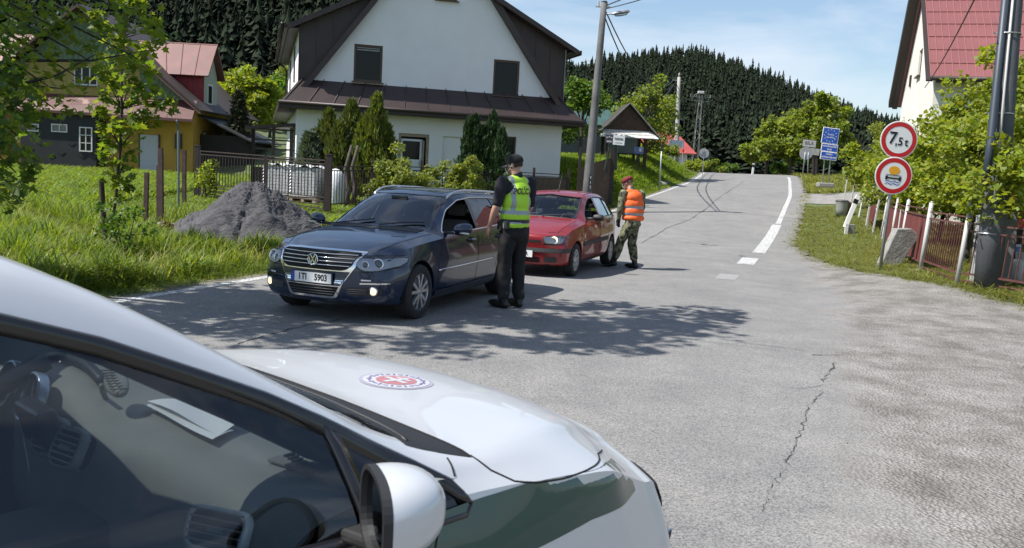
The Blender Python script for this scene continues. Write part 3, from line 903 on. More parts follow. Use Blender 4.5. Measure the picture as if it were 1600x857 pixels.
        mb = MB(); mb.bar((0, sg * -.10, -.055), (.01, sg * .09, -.05), .07, .035); mb.build('mirror_foot', BLACKP, mt, bevel=.01)
        mb = MB(); mb.tube([(.055, sg * (.05 + .2 * k), -.035 - .01 * k) for k in (0, .5, 1)], .012, 6); mb.build('indicator_strip', mat('indicator_clear', (.7, .68, .6), .2), mt)
        # roof rail
        pts = [(x, sg * (.565 - .02 * abs(x + 2.4))) for x in np.linspace(-1.35, -3.45, 24)]
        mb = MB(); V = []
        for k, (x, y) in enumerate(pts):
            h, nn = cb.hit(x, y, 'z'); e = min(k, 23 - k); V.append(h + Vector((0, 0, [-.012, .012, .028, .034][min(e, 3)] )))
        mb.tube(V, [.012] + [.017] * 22 + [.012], 8)
        for x in (-2.05, -2.75):
            h, nn = cb.hit(x, sg * .55, 'z'); mb.box(h + Vector((0, 0, .012)), (.09, .03, .05))
        mb.build('roof_rail', mat('rail_aluminium', (.62, .64, .66), .28, metal=.8), root, smooth=True)
        # headlight
        hl = [(sg * y, z) for y, z in ((.505, .655), (.50, .70), (.53, .752), (.66, .765), (.80, .765), (.865, .745), (.87, .70), (.84, .655), (.72, .612), (.60, .605), (.54, .625))]
        he = empty('headlight', (0, 0, 0)); he.parent = root
        cb.patch('reflector', hl, 'x+', mat('lamp_inside', (.60, .62, .64), .4, metal=.15), he, off=.0025, step=.02)
        cb.patch('lens', hl, 'x+', CLEAR, he, off=.010, step=.03)
        mb = MB(); cb.line(mb, hl, 'x+', .006, .004, .03, closed=True); mb.build('lamp_rim', BLACKP, he)
        for (y, z, r) in ((.70, .688, .052), (.585, .675, .036)):
            h, nn = cb.hit(sg * y, z, 'x+'); nn = (nn + Vector((1.2, 0, 0))).normalized()
            mb = MB(); M = nn.to_track_quat('Z', 'Y').to_matrix()
            def add(prof, mi):
                k0 = len(mb.v); mb.lathe(prof, 24, mi=mi); mb.v[k0:] = [tuple(h + M @ Vector(v)) for v in mb.v[k0:]]
            add([(r * 1.25, .0), (r * 1.15, .008), (r, .004), (r * .95, -.002)], 0)
            add([(r * .94, .0), (r * .7, .010), (r * .4, .016), (.001, .018)], 1)
            mb.build('projector', [CHROME, mat('projector_glass', (.05, .06, .07), .03, coat=1)], he, smooth=True)
        cb.patch('lamp_eyebrow', [(sg * .53, .745), (sg * .55, .762), (sg * .85, .768), (sg * .86, .75), (sg * .7, .738)], 'x+', mat('lamp_dark', (.14, .14, .15), .3), he, off=.005, step=.03)
        # fog lamp and lower intake
        inn = [(sg * y, z) for y, z in ((.40, .345), (.41, .42), (.56, .425), (.76, .42), (.77, .36), (.70, .335), (.55, .335))]
        cb.patch('lower_intake', roundpoly(inn, .02), 'x+', BLACKP, root, off=.004, step=.03)
        mb = MB()
        for z in (.355, .378, .40): cb.line(mb, [(sg * .42, z), (sg * .62, z)], 'x+', .004, .008, .03)
        mb.build('intake_slats', mat('slat_grey', (.05, .05, .055), .4), root)
        h, nn = cb.hit(sg * .685, .385, 'x+'); M = (nn + Vector((1.0, 0, 0))).normalized().to_track_quat('Z', 'Y').to_matrix()
        ft = empty('fog_lamp', h); ft.parent = root
        for nm, prof, mm in (('lamp_ring', [(.052, 0), (.050, .014), (.040, .014)], CHROME), ('lamp_glow', [(.040, .010), (.02, .014), (.001, .015)], mat('fog_lit', (.9, .85, .7), .3, emit=((1, .70, .36), .9) if sg > 0 else ((1, .62, .3), .25)))):
            mb = MB(); mb.lathe(prof, 22); mb.v = [tuple(M @ Vector(v)) for v in mb.v]; mb.build(nm, mm, ft, smooth=True)
        cb.patch('washer_cover', [(sg * .56, .50), (sg * .56, .516), (sg * .66, .516), (sg * .66, .50)], 'x+', mat('chip_white', (.6, .6, .6), .4), root, off=.012, step=.03)
        cb.patch('bumper_strip', roundpoly([(sg * .55, .46), (sg * .55, .478), (sg * .83, .482), (sg * .83, .466)], .006), 'x+', CHROME, root, off=.003, step=.03)
        mb = MB(); cb.line(mb, [(sg * .40, .80), (sg * .50, .775), (sg * .62, .775), (sg * .84, .775)], 'x+', .004, 0, .03)
        cb.line(mb, [(sg * .50, .60), (sg * .60, .595), (sg * .80, .63), (sg * .89, .66)], 'x+', .0035, 0, .03)
        mb.build('bumper_gap', DARK, root)
        mb = MB(); cb.line(mb, [(.52, sg * .60), (.30, sg * .665), (-.1, sg * .72), (-.55, sg * .74)], 'z', .0045, -.001, .04); mb.build('bonnet_gap', DARK, root)
    # grille
    gr = [(-.50, .79), (-.455, .66), (-.40, .615), (-.35, .60), (.35, .60), (.40, .615), (.455, .66), (.50, .79), (.30, .797), (-.30, .797)]
    sh = [(-.54, .806), (-.50, .66), (-.37, .46), (-.31, .30), (-.26, .285), (.26, .285), (.31, .30), (.37, .46), (.50, .66), (.54, .806), (.3, .815), (-.3, .815)]
    g = empty('grille', (0, 0, 0)); g.parent = root
    cb.patch('grille_shield', roundpoly(sh, .03), 'x+', CHROME, g, off=.006, step=.04)
    cb.patch('grille_opening', roundpoly(gr, .02), 'x+', DARK, g, off=.010, step=.04)
    cb.patch('lower_grille', roundpoly([(-.33, .42), (-.27, .31), (.27, .31), (.33, .42)], .02), 'x+', DARK, g, off=.010, step=.04)
    cb.patch('plate_panel', roundpoly([(-.44, .59), (-.345, .43), (.345, .43), (.44, .59)], .01), 'x+', paint, g, off=.011, step=.04)
    mb = MB()
    for z, w in ((.765, .485), (.727, .47), (.69, .455), (.652, .43)):
        cb.line(mb, [(-w, z), (w, z)], 'x+', .006, .014, .05)
    mb.build('grille_bars', CHROME, g, smooth=True)
    mb = MB()
    for z, w in ((.39, .31), (.36, .29), (.333, .27)): cb.line(mb, [(-w, z), (w, z)], 'x+', .004, .013, .05)
    mb.build('lower_bars', mat('slat_grey', (.05, .05, .055), .4), g)
    # round emblem: ring with V over W
    h, nn = cb.hit(0, .705, 'x+'); em = empty('emblem', (h.x + .03, 0, .705)); em.parent = root
    em.rotation_euler = (PI / 2, 0, PI / 2)
    mb = MB(); mb.lathe([(.069, 0), (.069, .008), (.063, .014), (.057, .010), (.057, 0)], 40); mb.lathe([(0.001, -.002), (.066, -.002)], 40, mi=1)
    def stroke(a, b): mb.bar((a[0], a[1], .006), (b[0], b[1], .006), .012, .008, up=(0, 0, 1))
    stroke((-.028, .050), (0, .008)); stroke((.028, .050), (0, .008))
    stroke((-.050, .030), (-.027, -.046)); stroke((-.027, -.046), (0, .000)); stroke((0, .000), (.027, -.046)); stroke((.027, -.046), (.050, .030))
    mb.build('emblem_badge', [CHROME, mat('emblem_dark', (.03, .035, .045), .25)], em, smooth=False)
    h, nn = cb.hit(0, .505, 'x+')
    plate(root, (h.x + .035, 0, .505), .52, .112, [('1TI', -.115), ('5903', .125)], (PI / 2, 0, PI / 2), .098)
    cb.patch('roof_panel', roundpoly([(-1.42, -.44), (-1.42, .44), (-3.1, .46), (-3.1, -.46)], .06), 'z', mat('roof_glass_black', (.004, .004, .005), .12, coat=.5), root, off=.003, step=.06)
    mb = MB()
    for a, b in (((-.46, .05), (-.66, .60)), ((-.46, -.62), (-.58, -.08))):
        V = [cb.hit(a[0] * (1 - k) + b[0] * k, a[1] * (1 - k) + b[1] * k, 'z')[0] + Vector((0, 0, .02)) for k in np.linspace(0, 1, 8)]
        mb.tube(V, .009, 6)
    mb.build('wiper', BLACKP, root)
    cb.patch('cowl', [(-.40, -.62), (-.36, 0), (-.40, .62), (-.54, .66), (-.46, 0), (-.54, -.66)], 'z', BLACKP, root, off=.004, step=.05)
    fab = mat('seat_fabric_dark', (.03, .03, .033), .9)
    mb = MB(); mb.box((-1.95, 0, .30), (3.3, 1.55, .06)); mb.build('floor_pan', DARK, root)
    mb = MB(); mb.box((-.83, 0, .80), (.45, 1.38, .30)); mb.build('dashboard', mat('dash_grey', (.04, .04, .042), .7), root, bevel=.07)
    for y in (.38, -.38): seat(root, -1.65, y, .38, mat('seat_fabric_light', (.16, .155, .15), .9))
    for y in (.36, -.36): seat(root, -2.65, y, .42, fab)
    steering(root, -1.15, .37, .88, BLACKP)
    mb = MB(); mb.box((-1.08, 0, 1.37), (.03, .24, .06)); mb.build('rear_view_mirror', BLACKP, root, bevel=.01)
    for xc in (0, -2.709):
        for sg in (1, -1):
            liner(root, xc, .335, .375, sg * .58, sg * .885)
            wheel(root, xc, sg * .795, .325, .326, .225, .222, 'spoke10', sg, .0)
    mb = MB(); mb.box((-1.36, 0, .25), (4.2, 1.1, .06)); mb.build('underbody', DARK, root)
    for sg in (1, -1):
        tl = roundpoly([(sg * .52, .80), (sg * .52, .97), (sg * .76, .99), (sg * .80, .82)], .03)
        cb.patch('tail_light', tl, 'x-', mat('tail_red', (.35, .01, .01), .2, coat=1), root, off=.004, step=.05)
    # driver: head and shoulders in the cabin
    return root
PASSAT = build_estate((-1.77, 10.0, 0.0), math.radians(-111.0))
PASSAT.scale = (.925, .925, .925)
# ------------------------------------------------------------------ small red hatchback
def build_hatch(loc, rz):
    root = empty('hatchback_car', loc, rz, 'small red five-door hatchback waiting behind the dark blue estate', 'car')
    T = {
     'zb': ([-3.1, -2.9, -2.4, 0, .4, .7], [.40, .30, .22, .18, .19, .22]),
     'wb': ([-3.1, -2.5, 0, .4, .7], [.66, .76, .77, .76, .74]),
     'wm': ([-3.1, -2.6, -1.2, 0, .35, .7], [.74, .80, .815, .81, .79, .76]),
     'zm': ([-3.1, -2.4, 0, .7], [.62, .60, .56, .50]),
     'ws': ([-3.1, -2.5, -1.2, -.3, .3, .7], [.70, .755, .775, .765, .72, .67]),
     'zs': ([-3.1, -2.4, -1.2, -.5, 0, .35, .7], [.95, .94, .90, .87, .81, .76, .66]),
     'wr': ([-3.1, -2.5, -1.6, -1.2, -.9, -.55, -.2, .3, .7], [.52, .535, .545, .545, .58, .655, .67, .60, .50]),
     'zr': ([-3.1, -3.0, -2.75, -2.3, -1.7, -1.35, -1.1, -.75, -.5, -.2, .3, .55, .7], [.97, 1.04, 1.24, 1.325, 1.345, 1.325, 1.25, 1.05, .935, .90, .81, .745, .69]),
     'zt': ([-3.1, -3.0, -2.82, -2.5, -2.0, -1.5, -1.2, -1.02, -.7, -.38, -.3, 0, .35, .6, .7], [1.0, 1.1, 1.31, 1.375, 1.41, 1.405, 1.375, 1.33, 1.14, .955, .94, .895, .82, .745, .70]),
    }
    bowf = lambda y: .20 * (np.abs(y) / .8) ** 2.6 + .04 * (np.abs(y) / .8) ** 2
    bowr = lambda y: .12 * (np.abs(y) / .8) ** 2.4
    tilt = lambda z: np.interp(z, [.2, .34, .46, .52, .56, .75], [-.03, .01, .02, .015, -.012, -.05])
    cb = CarBody(T, -3.08, .70, bowf, bowr, tiltf=tilt, nose_r=.07, nst=120)
    paint = mat('paint_red', (.21, .008, .011), .33, metal=.1, coat=.7, spec=.5, var=.08, scale=3)
    grey = mat('bumper_rubber', (.035, .036, .038), .65)
    side = roundpoly([(-.72, .955), (-1.02, 1.15), (-1.30, 1.285), (-1.75, 1.315), (-2.3, 1.295), (-2.62, 1.215), (-2.80, .98), (-2.4, .975), (-1.5, .96)], .04)
    ws_ = [(-.61, .955), (-.51, 1.30), (0, 1.34), (.51, 1.30), (.61, .955), (0, .965)]
    rw = [(-.54, 1.00), (-.47, 1.25), (.47, 1.25), (.54, 1.00)]
    cut = [(side, 'y+'), (side, 'y-'), (ws_, 'x+'), (rw, 'x-')]
    for xc in (0, -2.472):
        for ax in ('y+', 'y-'): cut.append((archpoly(xc, .30, .315), ax))
    cut_shell(cb, 'body', root, [paint, BLACKP], cut)
    clear = glass_mat('glass_windscreen_clear', (.80, .86, .85), 1.6, .85)
    cb.patch('windscreen', scalepoly(ws_, .012), 'x+', clear, root, off=-.006, step=.07)
    cb.patch('rear_window', scalepoly(rw, .01), 'x-', clear, root, off=-.006, step=.08)
    mb = MB(); cb.line(mb, ws_, 'x+', .010, .0, .05, closed=True); mb.build('windscreen_seal', BLACKP, root)
    for sg, ax in ((1, 'y+'), (-1, 'y-')):
        q1 = [(-.74, .955), (-1.03, 1.15), (-1.30, 1.29), (-1.52, 1.305), (-1.52, .96)]
        q2 = [(-1.62, .96), (-1.60, 1.31), (-2.20, 1.30), (-2.28, .975)]
        q3 = [(-2.35, .975), (-2.27, 1.30), (-2.63, 1.215), (-2.82, .975)]
        g = glass_mat('glass_hatch_side', (.7, .78, .8), 2.4, .75)
        if sg < 0: cb.patch('side_window', q1, ax, g, root, off=-.008, step=.08)
        cb.patch('side_window', q2, ax, g, root, off=-.008, step=.08); cb.patch('side_window', q3, ax, g, root, off=-.008, step=.08)
        for P in ([(-1.52, .958), (-1.52, 1.312), (-1.60, 1.314), (-1.62, .958)], [(-2.28, .972), (-2.20, 1.303), (-2.27, 1.302), (-2.35, .972)]):
            cb.patch('window_pillar', P, ax, paint if P[0][0] > -2 else BLACKP, root, off=-.001, step=.05)
        mb = MB(); cb.line(mb, side, ax, .009, 0, .05, closed=True); mb.build('window_seal', BLACKP, root)
        cb.patch('side_moulding', roundpoly([(-.36, .50), (-.36, .575), (-2.12, .60), (-2.12, .525)], .01), ax, grey, root, off=.012, step=.05)
        cb.patch('sill', [(-.34, .19), (-.36, .27), (-2.10, .28), (-2.12, .20)], ax, grey, root, off=.006, step=.06)
        mb = MB()
        cb.line(mb, [(-.42, .26), (-.40, .6), (-.50, .85), (-.72, .95)], ax, .004, -.001, .03)
        cb.line(mb, [(-1.52, .25), (-1.54, .96)], ax, .004, -.001, .04); cb.line(mb, [(-.42, .25), (-2.05, .27)], ax, .004, -.001, .05)
        cb.line(mb, [(-2.08, .40), (-2.15, .62), (-2.30, .80), (-2.33, .97)], ax, .004, -.001, .03)
        mb.build('door_gap', DARK, root)
        for x0, x1 in ((-1.48, -1.32), (-2.24, -2.10)):
            cb.patch('door_handle', roundpoly([(x0, .835), (x0, .885), (x1, .885), (x1, .835)], .02), ax, BLACKP, root, off=.008, step=.03)
        cb.patch('indicator_lamp', roundpoly([(-.30, .70), (-.30, .73), (-.37, .73), (-.37, .70)], .012), ax, mat('amber', (.55, .2, .03), .3), root, off=.006, step=.02)
        mt = empty('wing_mirror', (-.80, sg * .83, .985)); mt.parent = root
        mb = MB(); P = []
        for a in np.linspace(-PI / 2, PI / 2, 9):
            r = max(1e-3, math.cos(a)) ** .5
            P.append([(max(-.02, .06 * r * math.cos(b)), sg * (.10 + .10 * math.sin(a)), .06 * r * math.sin(b)) for b in np.linspace(0, 2 * PI, 17)])
        mb.grid(P); mb.bar((0, sg * -.10, -.03), (.0, sg * .05, -.02), .07, .04); mb.build('mirror_housing', BLACKP, mt, smooth=True)
        mb = MB(); mb.box((-.022, sg * .10, 0), (.006, .16, .09)); mb.build('mirror_glass', CHROME, mt)
        hl = roundpoly([(sg * y, z) for y, z in ((.40, .575), (.39, .66), (.44, .69), (.665, .70), (.70, .68), (.70, .60), (.66, .575))], .03)
        he = empty('headlight', (0, 0, 0)); he.parent = root
        cb.patch('reflector', hl, 'x+', mat('lamp_inside_warm', (.78, .74, .66), .25, metal=.3), he, off=.0025, step=.02)
        cb.patch('lens', hl, 'x+', CLEAR, he, off=.010, step=.03)
        h, nn = cb.hit(sg * .56, .64, 'x+'); mb = MB(); M = (nn + Vector((1, 0, 0))).normalized().to_track_quat('Z', 'Y').to_matrix()
        mb.lathe([(.06, .004), (.05, -.004), (.02, -.008), (.001, -.008)], 20); mb.v = [tuple(h + M @ Vector(v)) for v in mb.v]
        mb.build('bulb', mat('bulb_lit', (.9, .8, .6), .3, emit=((1, .74, .45), .9 if sg > 0 else .5)), he, smooth=True)
        mb = MB(); cb.line(mb, hl, 'x+', .006, .004, .03, closed=True)
        for k in range(6): yy = sg * (.43 + k * .045); cb.line(mb, [(yy, .585), (yy, .68)], 'x+', .0012, .011, .03)
        mb.build('lamp_rim', BLACKP, he)
        cb.patch('fog_recess', roundpoly([(sg * .42, .27), (sg * .42, .36), (sg * .62, .36), (sg * .62, .27)], .04), 'x+', BLACKP, root, off=.004, step=.03)
        mb = MB(); cb.line(mb, [(-.30, sg * .655), (.0, sg * .635), (.40, sg * .56)], 'z', .004, 0, .04)
        cb.line(mb, [(.40, sg * .56), (.48, sg * .42)], 'z', .004, 0, .03); mb.build('bonnet_gap', DARK, root)
        for kk in ((.25, .30),): pass
    mb = MB(); cb.line(mb, [(-.60, .56), (.60, .56)], 'x+', .004, 0, .04); mb.build('bumper_gap', DARK, root)
    g = empty('grille', (0, 0, 0)); g.parent = root
    cb.patch('grille_slot', roundpoly([(-.36, .585), (-.36, .625), (.36, .625), (.36, .585)], .015), 'x+', DARK, g, off=.004, step=.04)
    cb.patch('lower_grille', roundpoly([(-.36, .26), (-.36, .345), (.36, .345), (.36, .26)], .02), 'x+', DARK, g, off=.004, step=.04)
    mb = MB()
    for z in (.285, .31): cb.line(mb, [(-.35, z), (.35, z)], 'x+', .004, .007, .05)
    mb.build('grille_bars', mat('paint_red_dark', (.12, .006, .008), .5), g)
    h, nn = cb.hit(0, .66, 'x+'); mb = MB()
    mb.add([(h.x + .012, 0, .70), (h.x + .014, .035, .655), (h.x + .016, 0, .61), (h.x + .014, -.035, .655), (h.x + .030, 0, .655)], [(0, 1, 4), (1, 2, 4), (2, 3, 4), (3, 0, 4)])
    mb.build('diamond_badge', CHROME, root)
    bp = [(-.77, .43), (-.78, .50), (.78, .50), (.77, .43)]
    cb.patch('bumper_strip', bp, 'x+', grey, root, off=.014, step=.04)
    h, nn = cb.hit(0, .42, 'x+')
    plate(root, (h.x + .03, 0, .40), .50, .11, [('IN', -.16), ('257A', .09)], (PI / 2, 0, PI / 2), .09, blue=False)
    mb = MB()
    for a, b in (((-.40, .02), (-.53, .52)), ((-.40, -.55), (-.47, -.08))):
        V = [cb.hit(a[0] * (1 - k) + b[0] * k, a[1] * (1 - k) + b[1] * k, 'z')[0] + Vector((0, 0, .02)) for k in np.linspace(0, 1, 8)]
        mb.tube(V, .009, 6)
    mb.build('wiper', BLACKP, root)
    mb = MB(); h, _ = cb.hit(-1.35, 0, 'z'); mb.tube([h, h + Vector((-.05, 0, .05)), h + Vector((-.22, 0, .34))], [.012, .005, .002], 6); mb.build('aerial', BLACKP, root)
    mb = MB(); cb.line(mb, [(-1.3, .49), (-2.5, .47)], 'z', .007, 0, .06); cb.line(mb, [(-1.3, -.49), (-2.5, -.47)], 'z', .007, 0, .06); mb.build('roof_gutter', BLACKP, root)
    fab = mat('seat_fabric_grey', (.055, .06, .075), .9)
    mb = MB(); mb.box((-1.6, 0, .28), (2.6, 1.35, .06)); mb.build('floor_pan', DARK, root)
    mb = MB(); mb.box((-.72, 0, .76), (.42, 1.22, .26)); mb.build('dashboard', mat('dash_grey', (.04, .04, .042), .7), root, bevel=.06)
    for y in (.33, -.33): seat(root, -1.45, y, .36, fab, h=.56, w=.46)
    for y in (.30, -.30): seat(root, -2.25, y, .40, fab, h=.44, w=.44, head=False)
    steering(root, -1.0, .33, .85, BLACKP, r=.18)
    mb = MB(); mb.box((-.96, 0, 1.27), (.03, .22, .055)); mb.build('rear_view_mirror', BLACKP, root, bevel=.01)
    cov = mat('wheel_cover', (.42, .43, .45), .4, metal=.6)
    for xc in (0, -2.472):
        for sg in (1, -1):
            liner(root, xc, .30, .325, sg * .52, sg * .79)
            wheel(root, xc, sg * .715, .285, .286, .165, .19, 'cover', sg, rimmat=cov)
    mb = MB(); mb.box((-1.24, 0, .25), (3.7, 1.0, .06)); mb.build('underbody', DARK, root)
    for sg in (1, -1):
        cb.patch('tail_light', roundpoly([(sg * .58, .62), (sg * .58, .90), (sg * .73, .90), (sg * .74, .62)], .02), 'x-', mat('tail_red', (.35, .01, .01), .2, coat=1), root, off=.004, step=.05)
    return root
CLIO = build_hatch((.32, 15.3, Hs(.3, 15)-.01), math.radians(-109.5))
# ------------------------------------------------------------------ silver patrol car, close by
def build_patrol(loc, rz):
    root = empty('patrol_car', loc, rz, 'silver hatchback with green side stripe and round bonnet emblem, close to the camera', 'car')
    T = {
     'zb': ([-3.4, -3.1, -2.6, 0, .4, .8], [.42, .30, .20, .19, .20, .24]),
     'wb': ([-3.4, -2.7, 0, .4, .8], [.74, .85, .855, .84, .80]),
     'wm': ([-3.4, -2.7, -1.2, -.1, .35, .6, .8], [.80, .885, .90, .898, .885, .85, .80]),
     'zm': ([-3.4, -2.6, 0, .8], [.66, .64, .62, .52]),
     'ws': ([-3.4, -2.7, -1.2, -.30, -.14, .05, .34, .55, .8], [.75, .83, .845, .825, .835, .847, .835, .79, .72]),
     'zs': ([-3.4, -2.6, -1.2, -.45, -.14, .05, .34, .55, .8], [1.0, .98, .95, .925, .915, .893, .858, .80, .70]),
     'wr': ([-3.4, -2.8, -2.2, -1.6, -1.18, -1.08, -.97, -.86, -.73, -.56, -.45, -.28, -.15, .1, .35, .52, .65, .8], [.52, .54, .55, .535, .534, .551, .575, .604, .639, .683, .717, .757, .755, .715, .655, .60, .54, .50]),
     'zr': ([-3.4, -3.25, -3.0, -2.4, -1.8, -1.45, -1.18, -1.08, -.97, -.86, -.73, -.56, -.45, -.32, -.2, .0, .25, .51, .65, .8], [1.05, 1.15, 1.36, 1.49, 1.525, 1.515, 1.472, 1.43, 1.374, 1.307, 1.225, 1.116, 1.04, .985, .97, .955, .932, .885, .835, .75]),
     'zt': ([-3.4, -3.25, -3.05, -2.5, -2.0, -1.6, -1.25, -1.08, -.86, -.56, -.36, -.20, -.12, 0, .2, .4, .6, .72, .8], [1.1, 1.2, 1.42, 1.53, 1.555, 1.55, 1.515, 1.452, 1.34, 1.165, 1.065, 1.01, 1.0, .995, .985, .962, .908, .85, .79]),
    }
    bowf = lambda y: .12 * (np.abs(y) / .85) ** 3 + .05 * (np.abs(y) / .85) ** 2
    bowr = lambda y: .16 * (np.abs(y) / .9) ** 2.4
    tilt = lambda z: np.interp(z, [.2, .34, .5, .62, .75, .9], [-.03, .01, .02, .0, -.03, -.07])
    cb = CarBody(T, -3.36, .86, bowf, bowr, tiltf=tilt, nose_r=.12, nst=260, m=70)
    paint = mat('paint_silver', (.60, .615, .635), .36, metal=.30, coat=.6, spec=.5)
    win = [(-.265, .90), (-.30, .955), (-.38, 1.005), (-.475, 1.06), (-.594, 1.131), (-.724, 1.201), (-.862, 1.263), (-1.045, 1.343), (-1.207, 1.398), (-1.45, 1.438), (-1.60, 1.446), (-1.58, .94), (-.9, .905), (-.36, .872), (-.29, .872)]
    win2 = roundpoly([(-1.68, .945), (-1.70, 1.448), (-2.2, 1.44), (-2.75, 1.36), (-2.90, 1.10), (-2.80, .98)], .04)
    ws_ = [(-.655, 1.02), (-.53, 1.28), (-.47, 1.44), (0, 1.475), (.47, 1.44), (.53, 1.28), (.655, 1.02), (.4, 1.04), (0, 1.05), (-.4, 1.04)]
    rw = [(-.58, 1.1), (-.50, 1.38), (.50, 1.38), (.58, 1.1)]
    cut = [(win, 'y+'), (win, 'y-'), (win2, 'y+'), (win2, 'y-'), (ws_, 'x+'), (rw, 'x-')]
    for xc in (0, -2.6):
        for ax in ('y+', 'y-'): cut.append((archpoly(xc, .33, .355), ax))
    body = cut_shell(cb, 'body', root, [paint, mat('cabin_trim', (.03, .032, .034), .7)], cut, thick=.035)
    cb.patch('windscreen', scalepoly(ws_, .012), 'x+', glass_mat('glass_patrol_ws', (.95, .98, .97), .8, .97), root, off=-.006, step=.05)
    cb.patch('rear_window', scalepoly(rw, .012), 'x-', glass_mat('glass_hatch_side', (.7, .78, .8), 2.4, .75), root, off=-.006, step=.07)
    mb = MB(); cb.line(mb, [(-.665, 1.02), (-.4, 1.035), (0, 1.045), (.4, 1.035), (.665, 1.02)], 'x+', .006, .0, .03); mb.build('windscreen_seal', BLACKP, root, smooth=True)
    rubber = mat('window_rubber', (.012, .012, .013), .5)
    frm = mat('door_frame_black', (.010, .010, .011), .22, coat=.4)
    pane = glass_mat('glass_patrol_side', (.88, .95, .94), 1.9, .92)
    for sg, ax in ((1, 'y+'), (-1, 'y-')):
        up = [p for p in win[:11]]
        inner = scalepoly(win, -.034)
        # frame: outer outline minus inner, laid as strips
        for (A, B) in ((win, scalepoly(win, -.030)), (win2, scalepoly(win2, -.03))):
            mb = MB(); n = len(A); ra = refine(A, .04); 
            P0 = []; P1 = []; P2 = []
            for i in range(n):
                a, b = A[i], A[(i + 1) % n]; c, d = B[i], B[(i + 1) % n]; k = max(1, int(math.hypot(a[0] - b[0], a[1] - b[1]) / .03))
                for j in range(k):
                    f = j / k; pa = (a[0] * (1 - f) + b[0] * f, a[1] * (1 - f) + b[1] * f); pc = (c[0] * (1 - f) + d[0] * f, c[1] * (1 - f) + d[1] * f)
                    h, nn = cb.hit(pa[0], pa[1], ax); h2, n2 = cb.hit(pc[0], pc[1], ax)
                    P0.append(h + nn * .0015); P1.append(h + (h2 - h) * .25 + nn * .006); P2.append(h2 - n2 * .012)
            for Q in (P0, P1, P2): Q.append(Q[0])
            mb.grid([P0, P1, P2]); o = mb.build('window_frame', frm, root, smooth=True); md = o.modifiers.new('s', 'SOLIDIFY'); md.thickness = .006
        div = [(-.543, .90), (-.575, 1.125), (-.605, 1.14), (-.578, .90)]
        cb.patch('window_divider', div, ax, frm, root, off=-.002, step=.03, thick=.02)
        q1 = scalepoly(win, -.02)
        cb.patch('door_glass', [(-.59, .89)] + [(-.60, 1.11), (-.724, 1.18), (-.862, 1.243), (-1.045, 1.323), (-1.207, 1.378), (-1.45, 1.418), (-1.58, 1.426), (-1.56, .93)], ax, pane, root, off=-.012, step=.07)
        cb.patch('quarter_glass', [(-.56, .89), (-.585, 1.105), (-.475, 1.04), (-.32, .94), (-.30, .89)], ax, glass_mat('glass_quarter', (.5, .56, .55), 1.6, .6), root, off=-.012, step=.05)
        cb.patch('rear_glass', scalepoly(win2, -.02), ax, glass_mat('glass_hatch_side', (.7, .78, .8), 2.4, .75), root, off=-.012, step=.08)
        green = mat('stripe_green', (.002, .048, .042), .3, coat=.6)
        st_ = [(.47, .745), (.465, .822), (.30, .868), (.10, .890), (-.07, .908), (-.36, .902), (-.60, .895), (-1.2, .885), (-2.2, .90), (-3.0, .92), (-3.0, .80), (-2.2, .78), (-1.2, .75), (-.6, .745), (-.08, .748), (.15, .762)]
        cb.patch('green_stripe', st_, ax, green, root, off=.0012, step=.03)
        mb = MB()
        cb.line(mb, [(-.19, .975), (-.165, .945), (-.12, .918), (-.05, .902), (.05, .892), (.2, .883), (.34, .872), (.46, .84)], ax, .0032, -.0006, .015)
        cb.line(mb, [(-.285, .955), (-.27, .985)], ax, .003, 0, .01)
        cb.line(mb, [(-.40, .26), (-.36, .60), (-.42, .80), (-.385, .868)], ax, .004, -.001, .02)
        cb.line(mb, [(-1.56, .26), (-1.6, .94)], ax, .004, -.001, .03)
        cb.line(mb, [(-.40, .25), (-2.1, .27)], ax, .004, -.001, .05)
        mb.build('panel_gap', DARK, root)
        # door handle
        V = []
        for k in range(8):
            h, nn = cb.hit(-1.46 + .03 * k, .84, ax); V.append(h + nn * (.035 if 0 < k < 7 else .003))
        mb = MB(); mb.tube(V, .014, 8); mb.build('door_handle', paint, root, smooth=True)
        # headlight wraps round the corner
        hl = roundpoly([(sg * y, z) for y, z in ((.42, .56), (.40, .64), (.48, .70), (.60, .715), (.70, .69), (.72, .62), (.68, .56))], .03)
        he = empty('headlight', (0, 0, 0)); he.parent = root
        cb.patch('reflector', hl, 'x+', mat('lamp_inside', (.62, .64, .67), .35, metal=.5), he, off=.002, step=.02)
        cb.patch('lens', hl, 'x+', CLEAR, he, off=.010, step=.02)
        mb = MB(); cb.line(mb, hl, 'x+', .004, .004, .02, closed=True); mb.build('lamp_rim', DARK, he)
        # mirror: shell faces forward, glass faces the driver
        n_ = Vector((-.90, sg * -.44, 0)).normalized(); w_ = Vector((n_.y, -n_.x, 0)) * (1 if sg < 0 else -1)
        if w_.y * sg < 0: w_ = -w_
        mt = empty('wing_mirror', (-.655, sg * .955, 1.020)); mt.parent = root
        P = []; P2 = []
        for a in np.linspace(0, PI / 2, 14):
            row = []
            for b in np.linspace(0, 2 * PI, 37):
                ca, sa = math.cos(a) ** .8, math.sin(a)
                cw, sw = math.cos(b), math.sin(b)
                ex = abs(cw) ** .75 * (1 if cw > 0 else -1); ez = abs(sw) ** .75 * (1 if sw > 0 else -1)
                wid = .115 if cw > 0 else .10
                row.append(w_ * (wid * ex * ca + .02) + Vector((0, 0, .085 * ez * ca + .012 * sa)) - n_ * (.125 * sa - .0))
            P.append(row)
        mb = MB(); mb.grid(P); mb.build('mirror_housing', paint, mt, smooth=True)
        mb = MB(); rim = P[0]; r1 = [p + n_ * .018 for p in rim]; c0 = sum(rim[:-1], Vector()) / (len(rim) - 1)
        r2 = [c0 + (p - c0) * .90 + n_ * .018 for p in rim]; r3 = [c0 + (p - c0) * .88 + n_ * .002 for p in rim]
